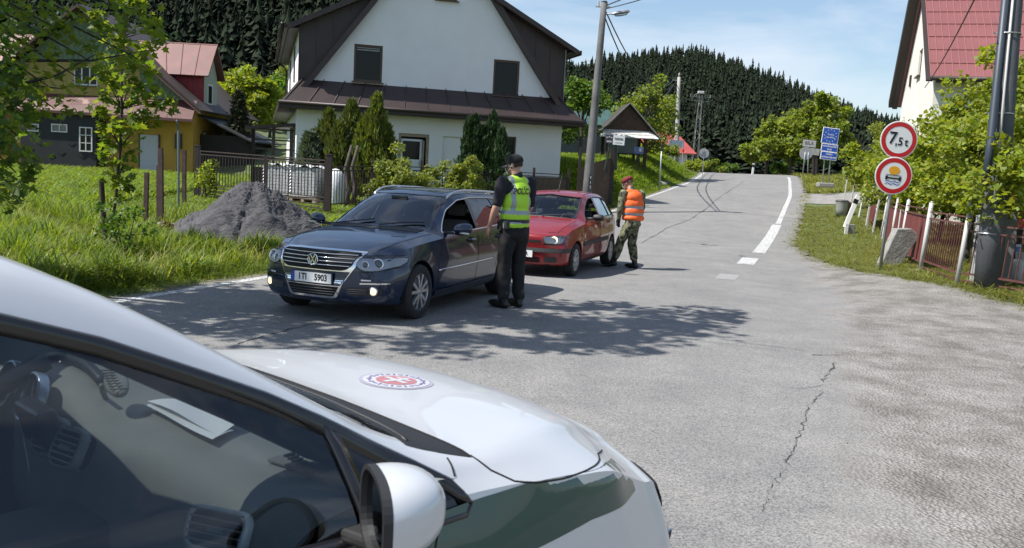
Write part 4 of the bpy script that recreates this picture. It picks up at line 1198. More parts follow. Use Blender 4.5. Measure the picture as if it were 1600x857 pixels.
        mb.grid([[c0 + (p - c0) * 1.004 for p in rim], [c0 + (p - c0) * 1.006 + n_ * .018 for p in rim], r2, r3]); mb.build('mirror_rim', BLACKP, mt, smooth=False)
        mb = MB(); g = [c0 + (p - c0) * .89 + n_ * .006 for p in rim[:-1]]; mb.add(g, [tuple(range(len(g)))]); mb.build('mirror_glass', mat('mirror_dark', (.25, .27, .3), .05, metal=1), mt)
        mb = MB(); f0 = Vector((.02, sg * -.14, -.075)); mb.bar(f0 + Vector((.03, 0, -.03)), w_ * .02 - n_ * .06 + Vector((0, 0, -.085)), .07, .03); mb.build('mirror_foot', BLACKP, mt, bevel=.01)
    cb.patch('bumper_intake', roundpoly([(-.55, .28), (-.55, .40), (.55, .40), (.55, .28)], .04), 'x+', BLACKP, root, off=.004, step=.05)
    cb.patch('grille', roundpoly([(-.40, .66), (-.40, .74), (.40, .74), (.40, .66)], .03), 'x+', DARK, root, off=.004, step=.05)
    mb = MB(); cb.line(mb, [(-.40, .70), (.40, .70)], 'x+', .007, .008, .05); mb.build('grille_bar', CHROME, root)
    # bonnet rear edge: black scuttle between bonnet and windscreen
    ys = np.linspace(-.745, .745, 30)
    front = [(-.225 + .028 * (y / .745) ** 4, y) for y in ys]; back = [(-.20 - .13 * (abs(y) / .745) ** 2 - .02, y) for y in ys]
    back = [(-.345 - .02 * (y / .745) ** 2 if abs(y) < .73 else front[i][0] - .005, y) for i, y in enumerate(ys)]
    cb.patch('scuttle', front + back[::-1], 'z', mat('scuttle_black', (.012, .012, .013), .6), root, off=.0015, step=.03)
    mb = MB(); cb.line(mb, front, 'z', .006, -.001, .03); mb.build('bonnet_gap', DARK, root)
    # round emblem on the bonnet
    bc = (.115, -.085); R0 = .12
    circ = lambda r, n=40, c=bc: [(c[0] + r * math.cos(a), c[1] + r * math.sin(a)) for a in np.linspace(0, 2 * PI, n, endpoint=False)]
    et = empty('bonnet_emblem', (0, 0, 0)); et.parent = root
    cb.patch('emblem_disc', circ(R0), 'z', mat('emblem_violet', (.42, .40, .50), .3, coat=.8), et, off=.0016, step=.03)
    cb.patch('emblem_ring', circ(R0 * .90), 'z', mat('emblem_white', (.60, .605, .64), .3, coat=.8), et, off=.0026, step=.03)
    cb.patch('emblem_centre', circ(R0 * .55), 'z', mat('emblem_red', (.50, .18, .20), .3, coat=.8), et, off=.0036, step=.03)
    crs = mat('emblem_white', (.75, .75, .78))
    for P in ([(-.012, -.05), (-.012, .05), (.008, .05), (.008, -.05)], [(-.05, -.010), (-.05, .010), (.05, .010), (.05, -.010)], [(.022, -.035), (.022, .035), (.036, .035), (.036, -.035)]):
        cb.patch('emblem_cross', [(bc[0] + x, bc[1] + y) for x, y in P], 'z', crs, et, off=.0046, step=.02)
    mb = MB()
    for k in range(26):
        a = 2 * PI * k / 26; p, nn = cb.hit(bc[0] + R0 * .73 * math.cos(a), bc[1] + R0 * .73 * math.sin(a), 'z'); mb.box(p + nn * .0032, (.017, .0065, .0012), rz=a + PI / 2 * (k % 2))
    mb.build('emblem_lettering', mat('emblem_ink', (.12, .10, .22), .4), et)
    # ---------------- cabin
    dg = mat('dash_soft_grey', (.225, .24, .23), .62, bump=.12, bscale=260, var=.04, scale=5)
    dg2 = mat('dash_mid_grey', (.17, .18, .17), .6, bump=.1, bscale=260)
    navy = mat('device_navy', (.012, .018, .03), .4)
    prof = [(-.25, .985), (-.34, 1.0), (-.45, 1.002), (-.56, .998), (-.64, .988), (-.70, .968), (-.745, .93), (-.765, .88), (-.775, .80), (-.78, .70), (-.75, .60), (-.60, .52)]
    P = []
    pr = catmull(prof, 40)
    ycs = np.linspace(-.79, .79, 60)
    for y in ycs:
        row = []
        hump = .075 * math.exp(-((y - .37) / .21) ** 4) ; fade = (1 - abs(y / .76) ** 8)
        for (x, z) in pr:
            back_ = smoothstep(-.45, -.70, x)
            zz = z + hump * back_ * (1 if z > .8 else 0) - .03 * (1 - fade) - .016 * math.exp(-((x + .50) / .09) ** 2) * smoothstep(.15, 0, y + .0) * smoothstep(-.62, -.5, y)
            xx = x - .06 * hump / .075 * back_ - (.05 * math.exp(-((y - .02) / .16) ** 4)) * back_
            xx = max(xx, -1.0) + .10 * abs(y / .74) ** 3 * (-.0) 
            row.append((xx, y, zz))
        P.append(row)
    ct = empty('dashboard', (0, 0, 0)); ct.parent = root
    mb = MB(); mb.box((-.40, 0, .55), (.12, 1.62, .74)); mb.build('firewall', DARK, ct)
    mb = MB(); mb.grid(P); mb.build('dash_panel', dg, ct, smooth=True)
    def vent(c, w, h, rz, rx=0, n=5, ring=True, vert=False):
        t = empty('air_vent', c); t.parent = ct; t.rotation_euler = (0, rx, rz)   # faces local -x ; y width, z height
        M = Matrix.Identity(3)
        out = roundpoly([(-w / 2, -h / 2), (w / 2 * .94, -h / 2), (w / 2, h / 2), (-w / 2, h / 2)], min(w, h) * .35, 6)
        inn_ = [(a * .86, b * .80) for a, b in out]
        mb = MB(); f = lambda q, x: [(x, a, b) for a, b in q]
        A = f(out, .01) + [(.01, *out[0])]; B = f([(a * .985, b * .985) for a, b in out], -.016); B.append(B[0]); C_ = f(inn_, -.014); C_.append(C_[0]); D = f(inn_, .035); D.append(D[0])
        mb.grid([A, B, C_]); mb.build('vent_ring', mat('vent_silver', (.68, .70, .72), .35, metal=.1) if ring else dg2, t, smooth=True)
        mb = MB(); mb.grid([C_, D]); mb.add(D[:-1], [tuple(range(len(D) - 1))]); mb.build('vent_recess', DARK, t)
        mb = MB()
        for k in range(n):
            if vert: mb.box((.0, (k + .5 - n / 2) / n * w * .86, 0), (.03, .004, h * .8), rz=.5)
            else: mb.box((.0, 0, (k + .5 - n / 2) / n * h * .84), (.035, w * .86, .004), ry=.35)
        mb.box((-.012, 0, 0), (.01, .035, .012)); mb.build('vent_slats', dg2, t)
    vent((-.800, -.615, .905), .150, .092, .42, rx=.42, n=5)
    for yy in (-.055, .065): vent((-.885, yy, .955), .105, .105, .2, rx=.45, n=6, ring=False)
    # demister slot near the windscreen corner
    mb = MB()
    for k in range(7): mb.box((-.600 + .004 * k, -.665 + .022 * k, .998), (.030, .008, .012), rz=.2)
    mb.build('demister_slots', DARK, ct)
    mb = MB(); mb.box((-.588, -.60, .9955), (.052, .17, .008), rz=.16); mb.build('demister_frame', dg2, ct, bevel=.003)
    # instrument dials
    for yy, r in ((.47, .062), (.30, .062)):
        t = empty('dial', (-.845, yy, 1.0)); t.parent = ct; t.rotation_euler = (0, -PI / 2 + .35, 0)
        mb = MB(); mb.lathe([(r * 1.12, -.01), (r * 1.12, .016), (r * 1.0, .02), (r * .93, .0), (r * .93, -.01)], 40); mb.build('dial_ring', mat('dial_silver_blue', (.30, .36, .45), .3, metal=.6), t, smooth=True)
        mb = MB(); mb.lathe([(r * .93, 0), (.001, 0)], 30); mb.build('dial_face', mat('dial_face', (.01, .012, .02), .2), t)
        mb = MB()
        for k in range(9): a = -2.2 + k * .55; mb.bar((r * .72 * math.cos(a), r * .72 * math.sin(a), .002), (r * .86 * math.cos(a), r * .86 * math.sin(a), .002), .003, .002)
        mb.bar((0, 0, .004), (r * .6, r * .3, .004), .003); mb.build('dial_marks', PLATEW, t)
    mb = MB(); mb.tube([(-.70, y, 1.04 + .035 * (1 - ((y - .385) / .2) ** 2)) for y in np.linspace(.19, .58, 16)], .016, 8); mb.build('binnacle_hood', mat('navy_trim', (.02, .03, .05), .5), ct, smooth=True)
    steering(root, -1.10, .37, .93, mat('wheel_leather', (.012, .013, .016), .45), r=.185)
    # centre device and phone holder on a stalk, sheets of paper on the dash
    mb = MB(); mb.box((-.90, .09, .985), (.05, .17, .11), ry=-.3); mb.build('radio_unit', navy, ct, bevel=.012)
    mb = MB(); mb.tube([(-.70, .16, .99), (-.72, .15, 1.03), (-.735, .12, 1.055)], .007, 8); mb.build('device_stalk', dg2, ct, smooth=True)
    mb = MB(); k0 = 0
    M = Euler((.35, -.45, -.3)).to_matrix(); 
    mb.lathe([(.001, .012), (.85, .009), (1, 0), (.9, -.010), (.001, -.014)], 28)
    mb.v = [tuple(Vector((-.715, .075, 1.068)) + M @ Vector((v[0] * .030, v[1] * .066, v[2] * .9))) for v in mb.v]
    mb.build('phone_holder', mat('holder_grey', (.22, .235, .225), .5), ct, smooth=True)
    mb = MB()
    for k in range(8): c_ = Vector((-.715, .075, 1.068)) + M @ Vector((0, (k - 3.5) * .014, .013)); mb.box(c_, (.045, .003, .003), rz=-.3)
    mb.build('holder_ribs', dg2, ct)
    paper = mat('white_paper', (.82, .85, .88), .6)
    for k, (P4, dz) in enumerate((([(-.645, .045), (-.555, .01), (-.535, -.262), (-.640, -.325)], .010), ([(-.66, .03), (-.62, .035), (-.585, -.30), (-.665, -.34)], .004))):
        mb = MB(); G = []
        a, b, c, d = [Vector((*p, 0)) for p in P4]
        for i in range(12):
            u = i / 11; l = a * (1 - u) + d * u; r = b * (1 - u) + c * u; G.append([tuple(l * (1 - v) + r * v + Vector((0, 0, 1.004 + dz + .006 * math.sin(u * 5 + v * 3 + k) * (1 - k * .5) - .004 * v))) for v in np.linspace(0, 1, 6)])
        mb.grid(G); o = mb.build('paper_sheet', paper, root, smooth=True)
    # cabin trim and seats
    mb = MB()
    for sg in (1, -1):
        V = [(-.34, sg * .67, .975), (-.45, sg * .645, .995), (-.56, sg * .61, 1.06), (-.73, sg * .565, 1.165), (-.86, sg * .53, 1.24), (-.97, sg * .505, 1.305), (-1.08, sg * .485, 1.36), (-1.18, sg * .47, 1.40), (-1.5, sg * .46, 1.44)]
        mb.tube(V, [.03, .04] + [.052] * 7, 12)
    mb.build('pillar_trim', mat('cabin_trim', (.03, .032, .034)), root, smooth=True)
    mb = MB(); mb.box((-1.9, 0, 1.462), (1.5, .95, .02)); mb.build('roof_lining', mat('lining', (.16, .16, .155), .9), root)
    mb = MB(); mb.box((-1.20, 0, 1.38), (.03, .24, .065)); mb.bar((-1.2, 0, 1.40), (-1.17, 0, 1.45), .02); mb.build('rear_view_mirror', BLACKP, root, bevel=.01)
    for sg in (1, -1):
        cb.patch('door_trim', [(-.42, .30), (-.40, .86), (-1.6, .92), (-1.6, .30)], 'y+' if sg > 0 else 'y-', mat('cabin_trim', (.03, .032, .034)), root, off=-.06, step=.1)
    fb = mat('seat_cloth_black', (.02, .021, .024), .9)
    mb = MB(); mb.box((-1.7, 0, .32), (2.8, 1.5, .06)); mb.build('floor_pan', DARK, root)
    for y in (.37, -.37): seat(root, -1.45, y, .44, fb, h=.62)
    for y in (.36, -.36): seat(root, -2.35, y, .46, fb, h=.5)
    mb = MB(); mb.box((-1.1, 0, .60), (.8, .22, .35)); mb.build('centre_console', mat('cabin_trim', (.03, .032, .034)), root, bevel=.03)
    for xc in (0, -2.6):
        for sg in (1, -1):
            liner(root, xc, .33, .365, sg * .60, sg * .88)
            wheel(root, xc, sg * .785, .316, .317, .205, .205, 'spoke10', sg)
    mb = MB(); mb.box((-1.3, 0, .27), (3.9, 1.1, .06)); mb.build('underbody', DARK, root)
    for sg in (1, -1):
        cb.patch('tail_light', roundpoly([(sg * .56, .80), (sg * .56, 1.0), (sg * .74, 1.0), (sg * .78, .80)], .03), 'x-', mat('tail_red', (.35, .01, .01), .2, coat=1), root, off=.004, step=.05)
    plate(root, (.90, 0, .46), .52, .112, [], (PI / 2, 0, PI / 2), .098)
    return root
PATROL = build_patrol((-.495, 2.80, -.005), math.radians(47.3))
# ------------------------------------------------------------------ houses
def frame_of(A, e1):
    A = Vector((A[0], A[1], 0)); e = Vector((e1[0], e1[1], 0)).normalized(); n = Vector((-e.y, e.x, 0))
    rz = math.atan2(e.y, e.x)
    return A, e, n, rz
PLASTER = mat('plaster_white', (.72, .73, .74), .9, var=.035, scale=1.2, bump=.25, bscale=60)
PLASTER_D = mat('plaster_weathered', (.66, .64, .58), .9, var=.08, scale=.9, bump=.25, bscale=50)
BROWN = mat('metal_dark_brown', (.040, .026, .024), .5, var=.18, scale=1.5)
BROWNF = mat('fascia_brown', (.028, .018, .016), .5)
WINF = mat('window_frame_brown', (.075, .045, .028), .5)
GLASSD = mat('window_glass_dark', (.010, .013, .013), .12, spec=.22)
def wall_poly(poly, holes, w0, w1, mb, mi=0, depth=.18):
    """wall slab in the facade plane (u, z) with rectangular holes (u0, z0, u1, z1); w0 front, w1 back"""
    us = sorted({round(p[0], 4) for p in poly} | {round(h[k], 4) for h in holes for k in (0, 2)})
    P = [Vector(p) for p in poly]; n = len(P); pts = list(P); edges = [(i, (i + 1) % n) for i in range(n)]
    for h in holes:
        k = len(pts); pts += [Vector((h[0], h[1])), Vector((h[2], h[1])), Vector((h[2], h[3])), Vector((h[0], h[3]))]; edges += [(k, k + 1), (k + 1, k + 2), (k + 2, k + 3), (k + 3, k)]
    r = delaunay_2d_cdt(pts, edges, [], 1, 1e-5)
    fs = []
    for f in r[2]:
        c = sum((r[0][i] for i in f), Vector((0, 0))) / len(f)
        if any(h[0] < c.x < h[2] and h[1] < c.y < h[3] for h in holes): continue
        fs.append(f)
    mb.add([(p.x, w0, p.y) for p in r[0]], fs, mi)
    for h in holes:
        a, b, c, d = (h[0], h[1]), (h[2], h[1]), (h[2], h[3]), (h[0], h[3])
        for p, q in ((a, b), (b, c), (c, d), (d, a)): mb.add([(p[0], w0, p[1]), (q[0], w0, q[1]), (q[0], w0 + depth, q[1]), (p[0], w0 + depth, p[1])], [(0, 1, 2, 3)], mi)
def window(parent, u0, z0, u1, z1, w, fm, gm, fr=.07, mull=(), trans=(), sill=True, sillm=None, axis='u', curtain=None):
    """window in local coordinates of the house; its plane is at depth w"""
    t = empty('window', (0, 0, 0)); t.parent = parent
    def P(u, ww, z): return (u, ww, z) if axis == 'u' else (ww, u, z)
    sg = 1 if axis == 'u' else 1
    mb = MB()
    def bx(ua, za, ub, zb, d=.06, off=0):
        c = P((ua + ub) / 2, w + off, (za + zb) / 2); s_ = (abs(ub - ua), d, abs(zb - za)) if axis == 'u' else (d, abs(ub - ua), abs(zb - za)); mb.box(c, s_)
    bx(u0, z0, u0 + fr, z1); bx(u1 - fr, z0, u1, z1); bx(u0 + fr, z0, u1 - fr, z0 + fr); bx(u0 + fr, z1 - fr, u1 - fr, z1)
    for m_ in mull: bx(m_ - fr * .4, z0 + fr, m_ + fr * .4, z1 - fr, .05)
    for m_ in trans: bx(u0 + fr, m_ - fr * .3, u1 - fr, m_ + fr * .3, .045)
    mb.build('window_frame', fm, t)
    mb = MB(); c = P((u0 + u1) / 2, w + .012, (z0 + z1) / 2); mb.box(c, ((u1 - u0) - fr, .01, (z1 - z0) - fr) if axis == 'u' else (.01, (u1 - u0) - fr, (z1 - z0) - fr)); mb.build('pane', gm, t)
    if curtain:
        mb = MB()
        for (a, b, c_, d) in curtain: mb.box(P((a + c_) / 2, w - .004 if axis == 'u' else w, (b + d) / 2), (c_ - a, .012, d - b) if axis == 'u' else (.012, c_ - a, d - b))
        mb.build('blind', mat('blind_grey', (.30, .31, .30), .8), t)
    if sill:
        mb = MB(); c = P((u0 + u1) / 2, w - .10, z0 - .02); mb.box(c, ((u1 - u0) + .12, .22, .035) if axis == 'u' else (.22, (u1 - u0) + .12, .035)); mb.build('sill', sillm or fm, t)
    return t
def seams(mb, a0, a1, b0, b1, n, r=.018):
    """standing seams between edge a (eave) and edge b (ridge)"""
    a0, a1, b0, b1 = map(Vector, (a0, a1, b0, b1))
    for k in range(n + 1):
        f = k / n; mb.bar(a0.lerp(a1, f), b0.lerp(b1, f), r, r * 1.6)
def slab(mb, quad, th=.06, mi=0):
    q = [Vector(p) for p in quad]; n = (q[1] - q[0]).cross(q[-1] - q[0]).normalized() * th
    k = len(q); mb.add(q + [p - n for p in q], [tuple(range(k)), tuple(reversed(range(k, 2 * k)))] + [(i, i + k, (i + 1) % k + k, (i + 1) % k) for i in range(k)], mi)

def white_house():
    A, e, n, rz = frame_of((-8.2, 33.35), (.962, .274))
    root = empty('white_house', A, rz, 'white plastered house with steep dark brown roof and wide white gable behind the iron fence', 'house')
    Wd, L, zb, ze = 10.28, 13.0, -.6, 3.55
    # front: ground floor and gable, with window holes
    holes = [(3.78, .55, 4.95, 2.84), (3.30, 1.9, 3.58, 2.78), (5.47, 1.2, 6.55, 2.82), (7.95, 1.85, 8.42, 2.96)]
    mb = MB(); wall_poly([(0, zb), (Wd, zb), (Wd, ze + .1), (0, ze + .1)], holes, 0, .2, mb)
    tri = [(.30, 4.45), (9.98, 4.45), (5.14, 10.9)]
    holes2 = [(2.01, 4.65, 3.07, 6.01), (7.37, 4.51, 8.42, 5.89), (5.02, 7.9, 5.82, 8.9)]
    wall_poly(tri, holes2, .06, .2, mb)
    # side walls
    for u, s_ in ((0, -1), (Wd, 1)):
        mb.add([(u, 0, zb), (u, L, zb), (u, L, 6.62), (u, 0, 6.62)], [(0, 1, 2, 3)])
    mb.add([(0, L, zb), (Wd, L, zb), (Wd, L, 6.6), (0, L, 6.6)], [(0, 1, 2, 3)])
    mb.build('wall', PLASTER, root)
    # dark cladding either side of the gable (front of the side dormers)
    for s_ in (-1, 1):
        mb = MB(); f = (lambda u: u) if s_ < 0 else (lambda u: Wd - u)
        P = [(0, 4.2), (.1, 4.2), (3.0, 8.15), (0, 6.6)]
        mb.add([(f(u), .10, z) for u, z in P], [(0, 1, 2, 3)])
        for k in range(1, 4): mb.bar((f(k * .62), .09, 4.3 + k * .9), (f(k * .62), .09, 6.6 + k * .3), .02, .02)
        mb.build('gable_cladding', BROWN, root)
    # roofs of the dormers and main ridge
    mb = MB(); zr = 10.95
    for s_ in (-1, 1):
        f = (lambda u: u) if s_ < 0 else (lambda u: Wd - u)
        slab(mb, [(f(-.45), -.38, 6.42), (f(-.45), L + .3, 6.42), (f(3.05), L + .3, 8.2), (f(3.05), -.38, 8.2)][::s_], .16)
        slab(mb, [(f(3.05), -.38, 8.2), (f(3.05), L + .3, 8.2), (f(5.14), L + .3, zr + .1), (f(5.14), -.38, zr + .1)][::s_], .16)
        # steep verge board following the gable
        mb.bar((f(-.02), -.05, 3.95), (f(5.14), -.05, zr - .02), .20, .34, up=(0, 1, 0))
        seams(mb, (f(-.42), -.3, 6.45), (f(-.42), L, 6.45), (f(3.05), -.3, 8.23), (f(3.05), L, 8.23), 20)
        # lower main roof slope at the sides (below the dormer), reaching the eave
        slab(mb, [(f(-.62), -.55, 3.66), (f(-.62), L + .2, 3.66), (f(.02), L + .2, 4.5), (f(.02), -.02, 4.5)][::s_], .07)
    # pent roof across the front
    slab(mb, [(-.62, -.75, 3.70), (.15, .10, 4.62), (Wd - .15, .10, 4.62), (Wd + .62, -.75, 3.70)][::-1], .05)
    seams(mb, (-.5, -.745, 3.72), (Wd + .5, -.745, 3.72), (.2, .07, 4.63), (Wd - .2, .07, 4.63), 13)
    rf = mb.build('roof', BROWN, root)
    mb = MB()   # fascia, soffit and gutters
    mb.box((Wd / 2, -.78, 3.60), (Wd + 1.3, .05, .20)); mb.box((-.66, L / 2 - .3, 3.58), (.05, L + .9, .20)); mb.box((Wd + .66, L / 2 - .3, 3.58), (.05, L + .9, .20))
    mb.box((Wd / 2, -.36, 3.50), (Wd + 1.2, .80, .04)); mb.box((-.33, L / 2, 3.50), (.62, L + .4, .04)); mb.box((Wd + .33, L / 2, 3.50), (.62, L + .4, .04))
    mb.box((-.5, L / 2, 6.36), (.05, L + .7, .18)); mb.box((Wd + .5, L / 2, 6.36), (.05, L + .7, .18)); mb.box((-.25, L / 2, 6.34), (.5, L + .6, .03)); mb.box((Wd + .25, L / 2, 6.34), (.5, L + .6, .03))
    mb.build('eaves_board', BROWNF, rf)
    mb = MB()
    mb.tube([(-.85 + .17, -.86, 3.66), (Wd + .7, -.86, 3.64)], .065, 8); mb.tube([(-.60, -.3, 6.45), (-.60, L, 6.42)], .065, 8)
    mb.tube([(-.60, L - .2, 6.4), (-.25, L - .2, 6.2), (-.10, L - .2, 6.0), (-.10, L - .2, 3.9)], .045, 8)
    mb.build('gutter', BROWNF, root, smooth=True)
    w = .14
    window(root, 2.01, 4.65, 3.07, 6.01, w, WINF, GLASSD, .08, curtain=[(2.12, 5.80, 2.96, 5.84), (2.12, 5.88, 2.96, 5.91)])
    window(root, 7.37, 4.51, 8.42, 5.89, w, WINF, GLASSD, .08)
    window(root, 5.02, 7.9, 5.82, 8.9, w, WINF, GLASSD, .08)
    window(root, 3.30, 1.9, 3.58, 2.78, w, WINF, GLASSD, .05, sill=False)
    window(root, 7.95, 1.85, 8.42, 2.96, w, WINF, GLASSD, .06, sill=False)
    for w0, w1, z0, z1, lo in ((3.2, 4.1, 4.75, 6.1, 0), (8.6, 9.5, 4.75, 6.1, 0), (2.6, 3.4, 1.2, 2.9, 1)):
        window(root, w0, z0, w1, z1, -.005 if True else 0, mat('frame_light', (.55, .56, .56), .5) if lo else WINF, GLASSD, .08, axis='w', sill=False)
    # door being fitted: white leaf with a dark pane, wooden casing
    d = empty('front_door', (0, 0, 0)); d.parent = root
    wh = mat('door_white', (.62, .65, .68), .5)
    mb = MB(); mb.box((3.83, .10, 1.7), (.10, .10, 2.26)); mb.box((4.90, .10, 1.7), (.10, .10, 2.26)); mb.box((4.36, .10, 2.78), (1.0, .10, .11)); mb.box((4.74, .08, 1.6), (.06, .06, 2.0), rx=.05)
    mb.build('door_casing', mat('raw_wood', (.30, .24, .18), .8, var=.2, scale=6), d)
    mb = MB(); mb.box((4.30, .14, 2.60), (.82, .05, .08)); mb.box((3.92, .14, 2.2), (.08, .05, .75)); mb.box((4.66, .14, 2.2), (.08, .05, .75)); mb.box((4.29, .14, 1.32), (.82, .05, 1.1)); mb.build('door_leaf', wh, d)
    mb = MB(); mb.box((4.29, .15, 2.2), (.68, .02, .74)); mb.build('pane', GLASSD, d)
    mb = MB(); mb.box((4.62, .10, 1.72), (.03, .05, .14)); mb.build('handle', CHROME, d)
    # blind niche
    mb = MB(); mb.add([(5.47, .12, 1.2), (6.55, .12, 1.2), (6.55, .12, 2.82), (5.47, .12, 2.82)], [(0, 1, 2, 3)]); mb.build('blind_niche', PLASTER, root)
    # glazed timber porch at the left side
    p = empty('porch', (0, 0, 0)); p.parent = root
    tm = mat('porch_timber', (.030, .022, .018), .6)
    mb = MB(); x0, x1, y0, y1 = -1.55, -.04, 1.4, 4.2
    for x in (x0, x1 - .1, (x0 + x1) / 2): mb.box((x, y0, 1.55), (.12, .12, 2.5))
    for y in (y0, (y0 + y1) / 2, y1): mb.box((x0, y, 1.55), (.12, .12, 2.5))
    for z in (.45, 1.25, 1.62, 1.98, 2.32, 2.72): mb.box(((x0 + x1) / 2, y0, z), (x1 - x0, .07, .06)); mb.box((x0, (y0 + y1) / 2, z), (.07, y1 - y0, .06))
    mb.box(((x0 + x1) / 2, y0, .82), (x1 - x0, .04, .8)); mb.box((x0, (y0 + y1) / 2, .82), (.04, y1 - y0, .8)); mb.build('porch_frame', tm, p)
    mb = MB(); slab(mb, [(x0 - .3, y0 - .3, 2.78), (x1, y0 - .3, 3.0), (x1, y1 + .3, 3.0), (x0 - .3, y1 + .3, 2.78)], .12); mb.build('porch_roof', BROWNF, p)
    return root
white_house()

def yellow_house():
    A, e, n, rz = frame_of((-17.3, 48.0), (1, 0.0))
    root = empty('yellow_house', A, rz, 'yellow timber house with green boarded gable, red metal roofs and black lower wall', 'house')
    Y1 = mat('render_ochre', (.42, .26, .045), .9, var=.1, scale=.7, bump=.2, bscale=30)
    YB = mat('boards_yellow', (.30, .24, .07), .8, var=.12, scale=2)
    G = mat('boards_green', (.115, .17, .10), .8, var=.12, scale=2, rust=(.16, .18, .13), rustcut=.62, rscale=3)
    BK = mat('slate_black', (.012, .013, .015), .7, var=.3, scale=2)
    RD = mat('roof_red_metal', (.17, .066, .058), .6, var=.15, scale=1.2, rust=(.14, .075, .06), rustcut=.6, rscale=2.2)
    RC = mat('cladding_red', (.22, .02, .025), .6, var=.15, scale=3)
    RB = mat('roof_brown_red', (.10, .04, .035), .5, var=.2, scale=1.5, rust=(.26, .17, .14), rustcut=.64, rscale=1.2)
    W0, L = -11.6, 10.0
    mb = MB(); zb = -.4
    holes = [(-6.33, 4.91, -5.05, 5.93)]
    mb.add([(W0, 0, zb), (0, 0, zb), (0, 0, 4.3), (W0, 0, 4.3)], [(0, 1, 2, 3)]); mb.add([(0, 0, zb), (0, L, zb), (0, L, 4.2), (0, 0, 4.2)], [(0, 1, 2, 3)]); mb.add([(W0, 0, zb), (W0, L, zb), (W0, L, 4.2), (W0, 0, 4.2)], [(0, 1, 2, 3)])
    mb.build('wall', Y1, root)
    mb = MB(); wall_poly([(-9.1, 4.2), (-2.6, 4.2), (-2.9, 6.15), (-8.8, 6.15)], holes, -.04, .1, mb)
    for k in range(14): z = 4.3 + k * .135; mb.box((-7.8, -.05, z), (2.5, .012, .018)) if 4.9 < z < 5.9 else mb.box((-5.85, -.05, z), (6.2 if z < 6.1 else 5.6, .012, .018))
    for k in range(14): z = 4.3 + k * .135; (mb.box((-3.95, -.05, z), (2.1, .012, .018)) if 4.9 < z < 5.9 else None)
    mb.build('board_wall', YB, root)
    mb = MB(); ap = (-5.8, 8.75)
    mb.add([(-11.5, -.02, 4.25), (-9.1, -.02, 4.25), (-8.8, -.02, 6.15), (-2.9, -.02, 6.15), (-2.6, -.02, 4.25), (-.1, -.02, 4.25), (ap[0], -.02, ap[1] - .1)], [(0, 1, 2, 6), (2, 3, 6), (3, 4, 5, 6)])
    for k in range(30):   # diagonal boards
        c = -11.3 + k * .21
        for s_ in (-1, 1):
            u0 = c if s_ < 0 else -11.6 - c; 
            if k < 26:
                zt = 4.25 + (8.65 - 4.25) * (1 - abs(u0 + 5.8) / 5.75); z0 = 6.15 if abs(u0 + 5.8) < 3.0 else 4.25
                ln = (zt - z0)
                if ln > .15: mb.bar((u0, -.035, zt - .05), (u0 - s_ * ln * .0 + (.6 * ln if s_ < 0 else -.6 * ln) * .6, -.035, max(z0, zt - ln)), .018, .012)
    mb.box((-5.85, -.05, 6.15), (6.0, .05, .12)); mb.build('gable_boards', G, root)
    # main roof, dormers
    mb = MB(); z0, z1 = 3.9, 8.8
    for s_ in (-1, 1):
        f = (lambda u: u) if s_ > 0 else (lambda u: -11.6 - u)
        slab(mb, [(f(.55), -.55, 3.85), (f(.55), L + .4, 3.85), (f(-5.8), L + .4, 8.95), (f(-5.8), -.55, 8.95)][::-s_], .10)
    rf = mb.build('roof', mat('roof_edge_dark', (.05, .035, .03), .6), root)
    mb = MB()
    for s_ in (-1, 1):
        f = (lambda u: u) if s_ > 0 else (lambda u: -11.6 - u)
        mb.bar((f(.6), -.60, 3.72), (f(-5.8), -.60, 8.88), .06, .24, up=(0, 1, 0))
    mb.build('verge_board', mat('verge_brown', (.10, .05, .04), .6), rf)
    for s_ in (1, -1):
        f = (lambda u: u) if s_ > 0 else (lambda u: -11.6 - u)
        d = empty('dormer', (0, 0, 0)); d.parent = root; w0, w1 = 1.6, 3.7
        mb = MB(); a = [(f(-3.4), w0 - .4, 5.85), (f(.35), w0 - .4, 5.85), (f(.35), (w0 + w1) / 2, 7.7), (f(-4.4), (w0 + w1) / 2, 7.7)]
        slab(mb, a[::s_], .08); b = [(f(-3.4), w1 + .4, 5.85), (f(.35), w1 + .4, 5.85), a[2], a[3]]; slab(mb, b[::-s_], .08)
        seams(mb, a[0], a[1], a[3], a[2], 5, .03); mb.build('dormer_roof', RD, d)
        mb = MB(); mb.add([(f(-3.2), w0, 3.9), (f(0), w0, 3.9), (f(0), w0, 5.95), (f(-3.2), w0, 5.95)], [(0, 1, 2, 3)])
        for k in range(12): mb.box((f(-k * .25 - .1), w0 - .01, 5.0), (.02, .02, 1.9))
        mb.build('dormer_cladding', RC, d)
        mb = MB(); mb.add([(f(0), w0, 3.9), (f(0), w1, 3.9), (f(0), w1, 5.9), (f(0), (w0 + w1) / 2, 7.6), (f(0), w0, 5.9)], [(0, 1, 2, 3, 4)]); mb.build('dormer_wall', mat('wall_pale_green', (.35, .38, .30), .8), d)
        window(d, 2.1, 4.35, 2.9, 5.5, f(.01), mat('frame_white', (.6, .6, .58), .6), GLASSD, .1, axis='w', sill=False)
    window(root, -6.33, 4.91, -5.05, 5.93, .02, mat('frame_white', (.6, .6, .58), .6), GLASSD, .08, mull=(-5.90, -5.48), sillm=G)
    # lean-to roof, black wall
    mb = MB(); a = [(-8.9, -1.3, 3.50), (.4, -1.3, 3.38), (.2, 0, 4.42), (-8.4, 0, 4.42)]
    slab(mb, a, .05); seams(mb, a[0], a[1], a[3], a[2], 7, .025); mb.box((-4.2, -1.32, 3.38), (9.3, .04, .14), ry=.013); mb.build('porch_roof', RB, root)
    mb = MB(); mb.box((-6.6, -.55, 1.4), (3.95, 1.1, 3.95))
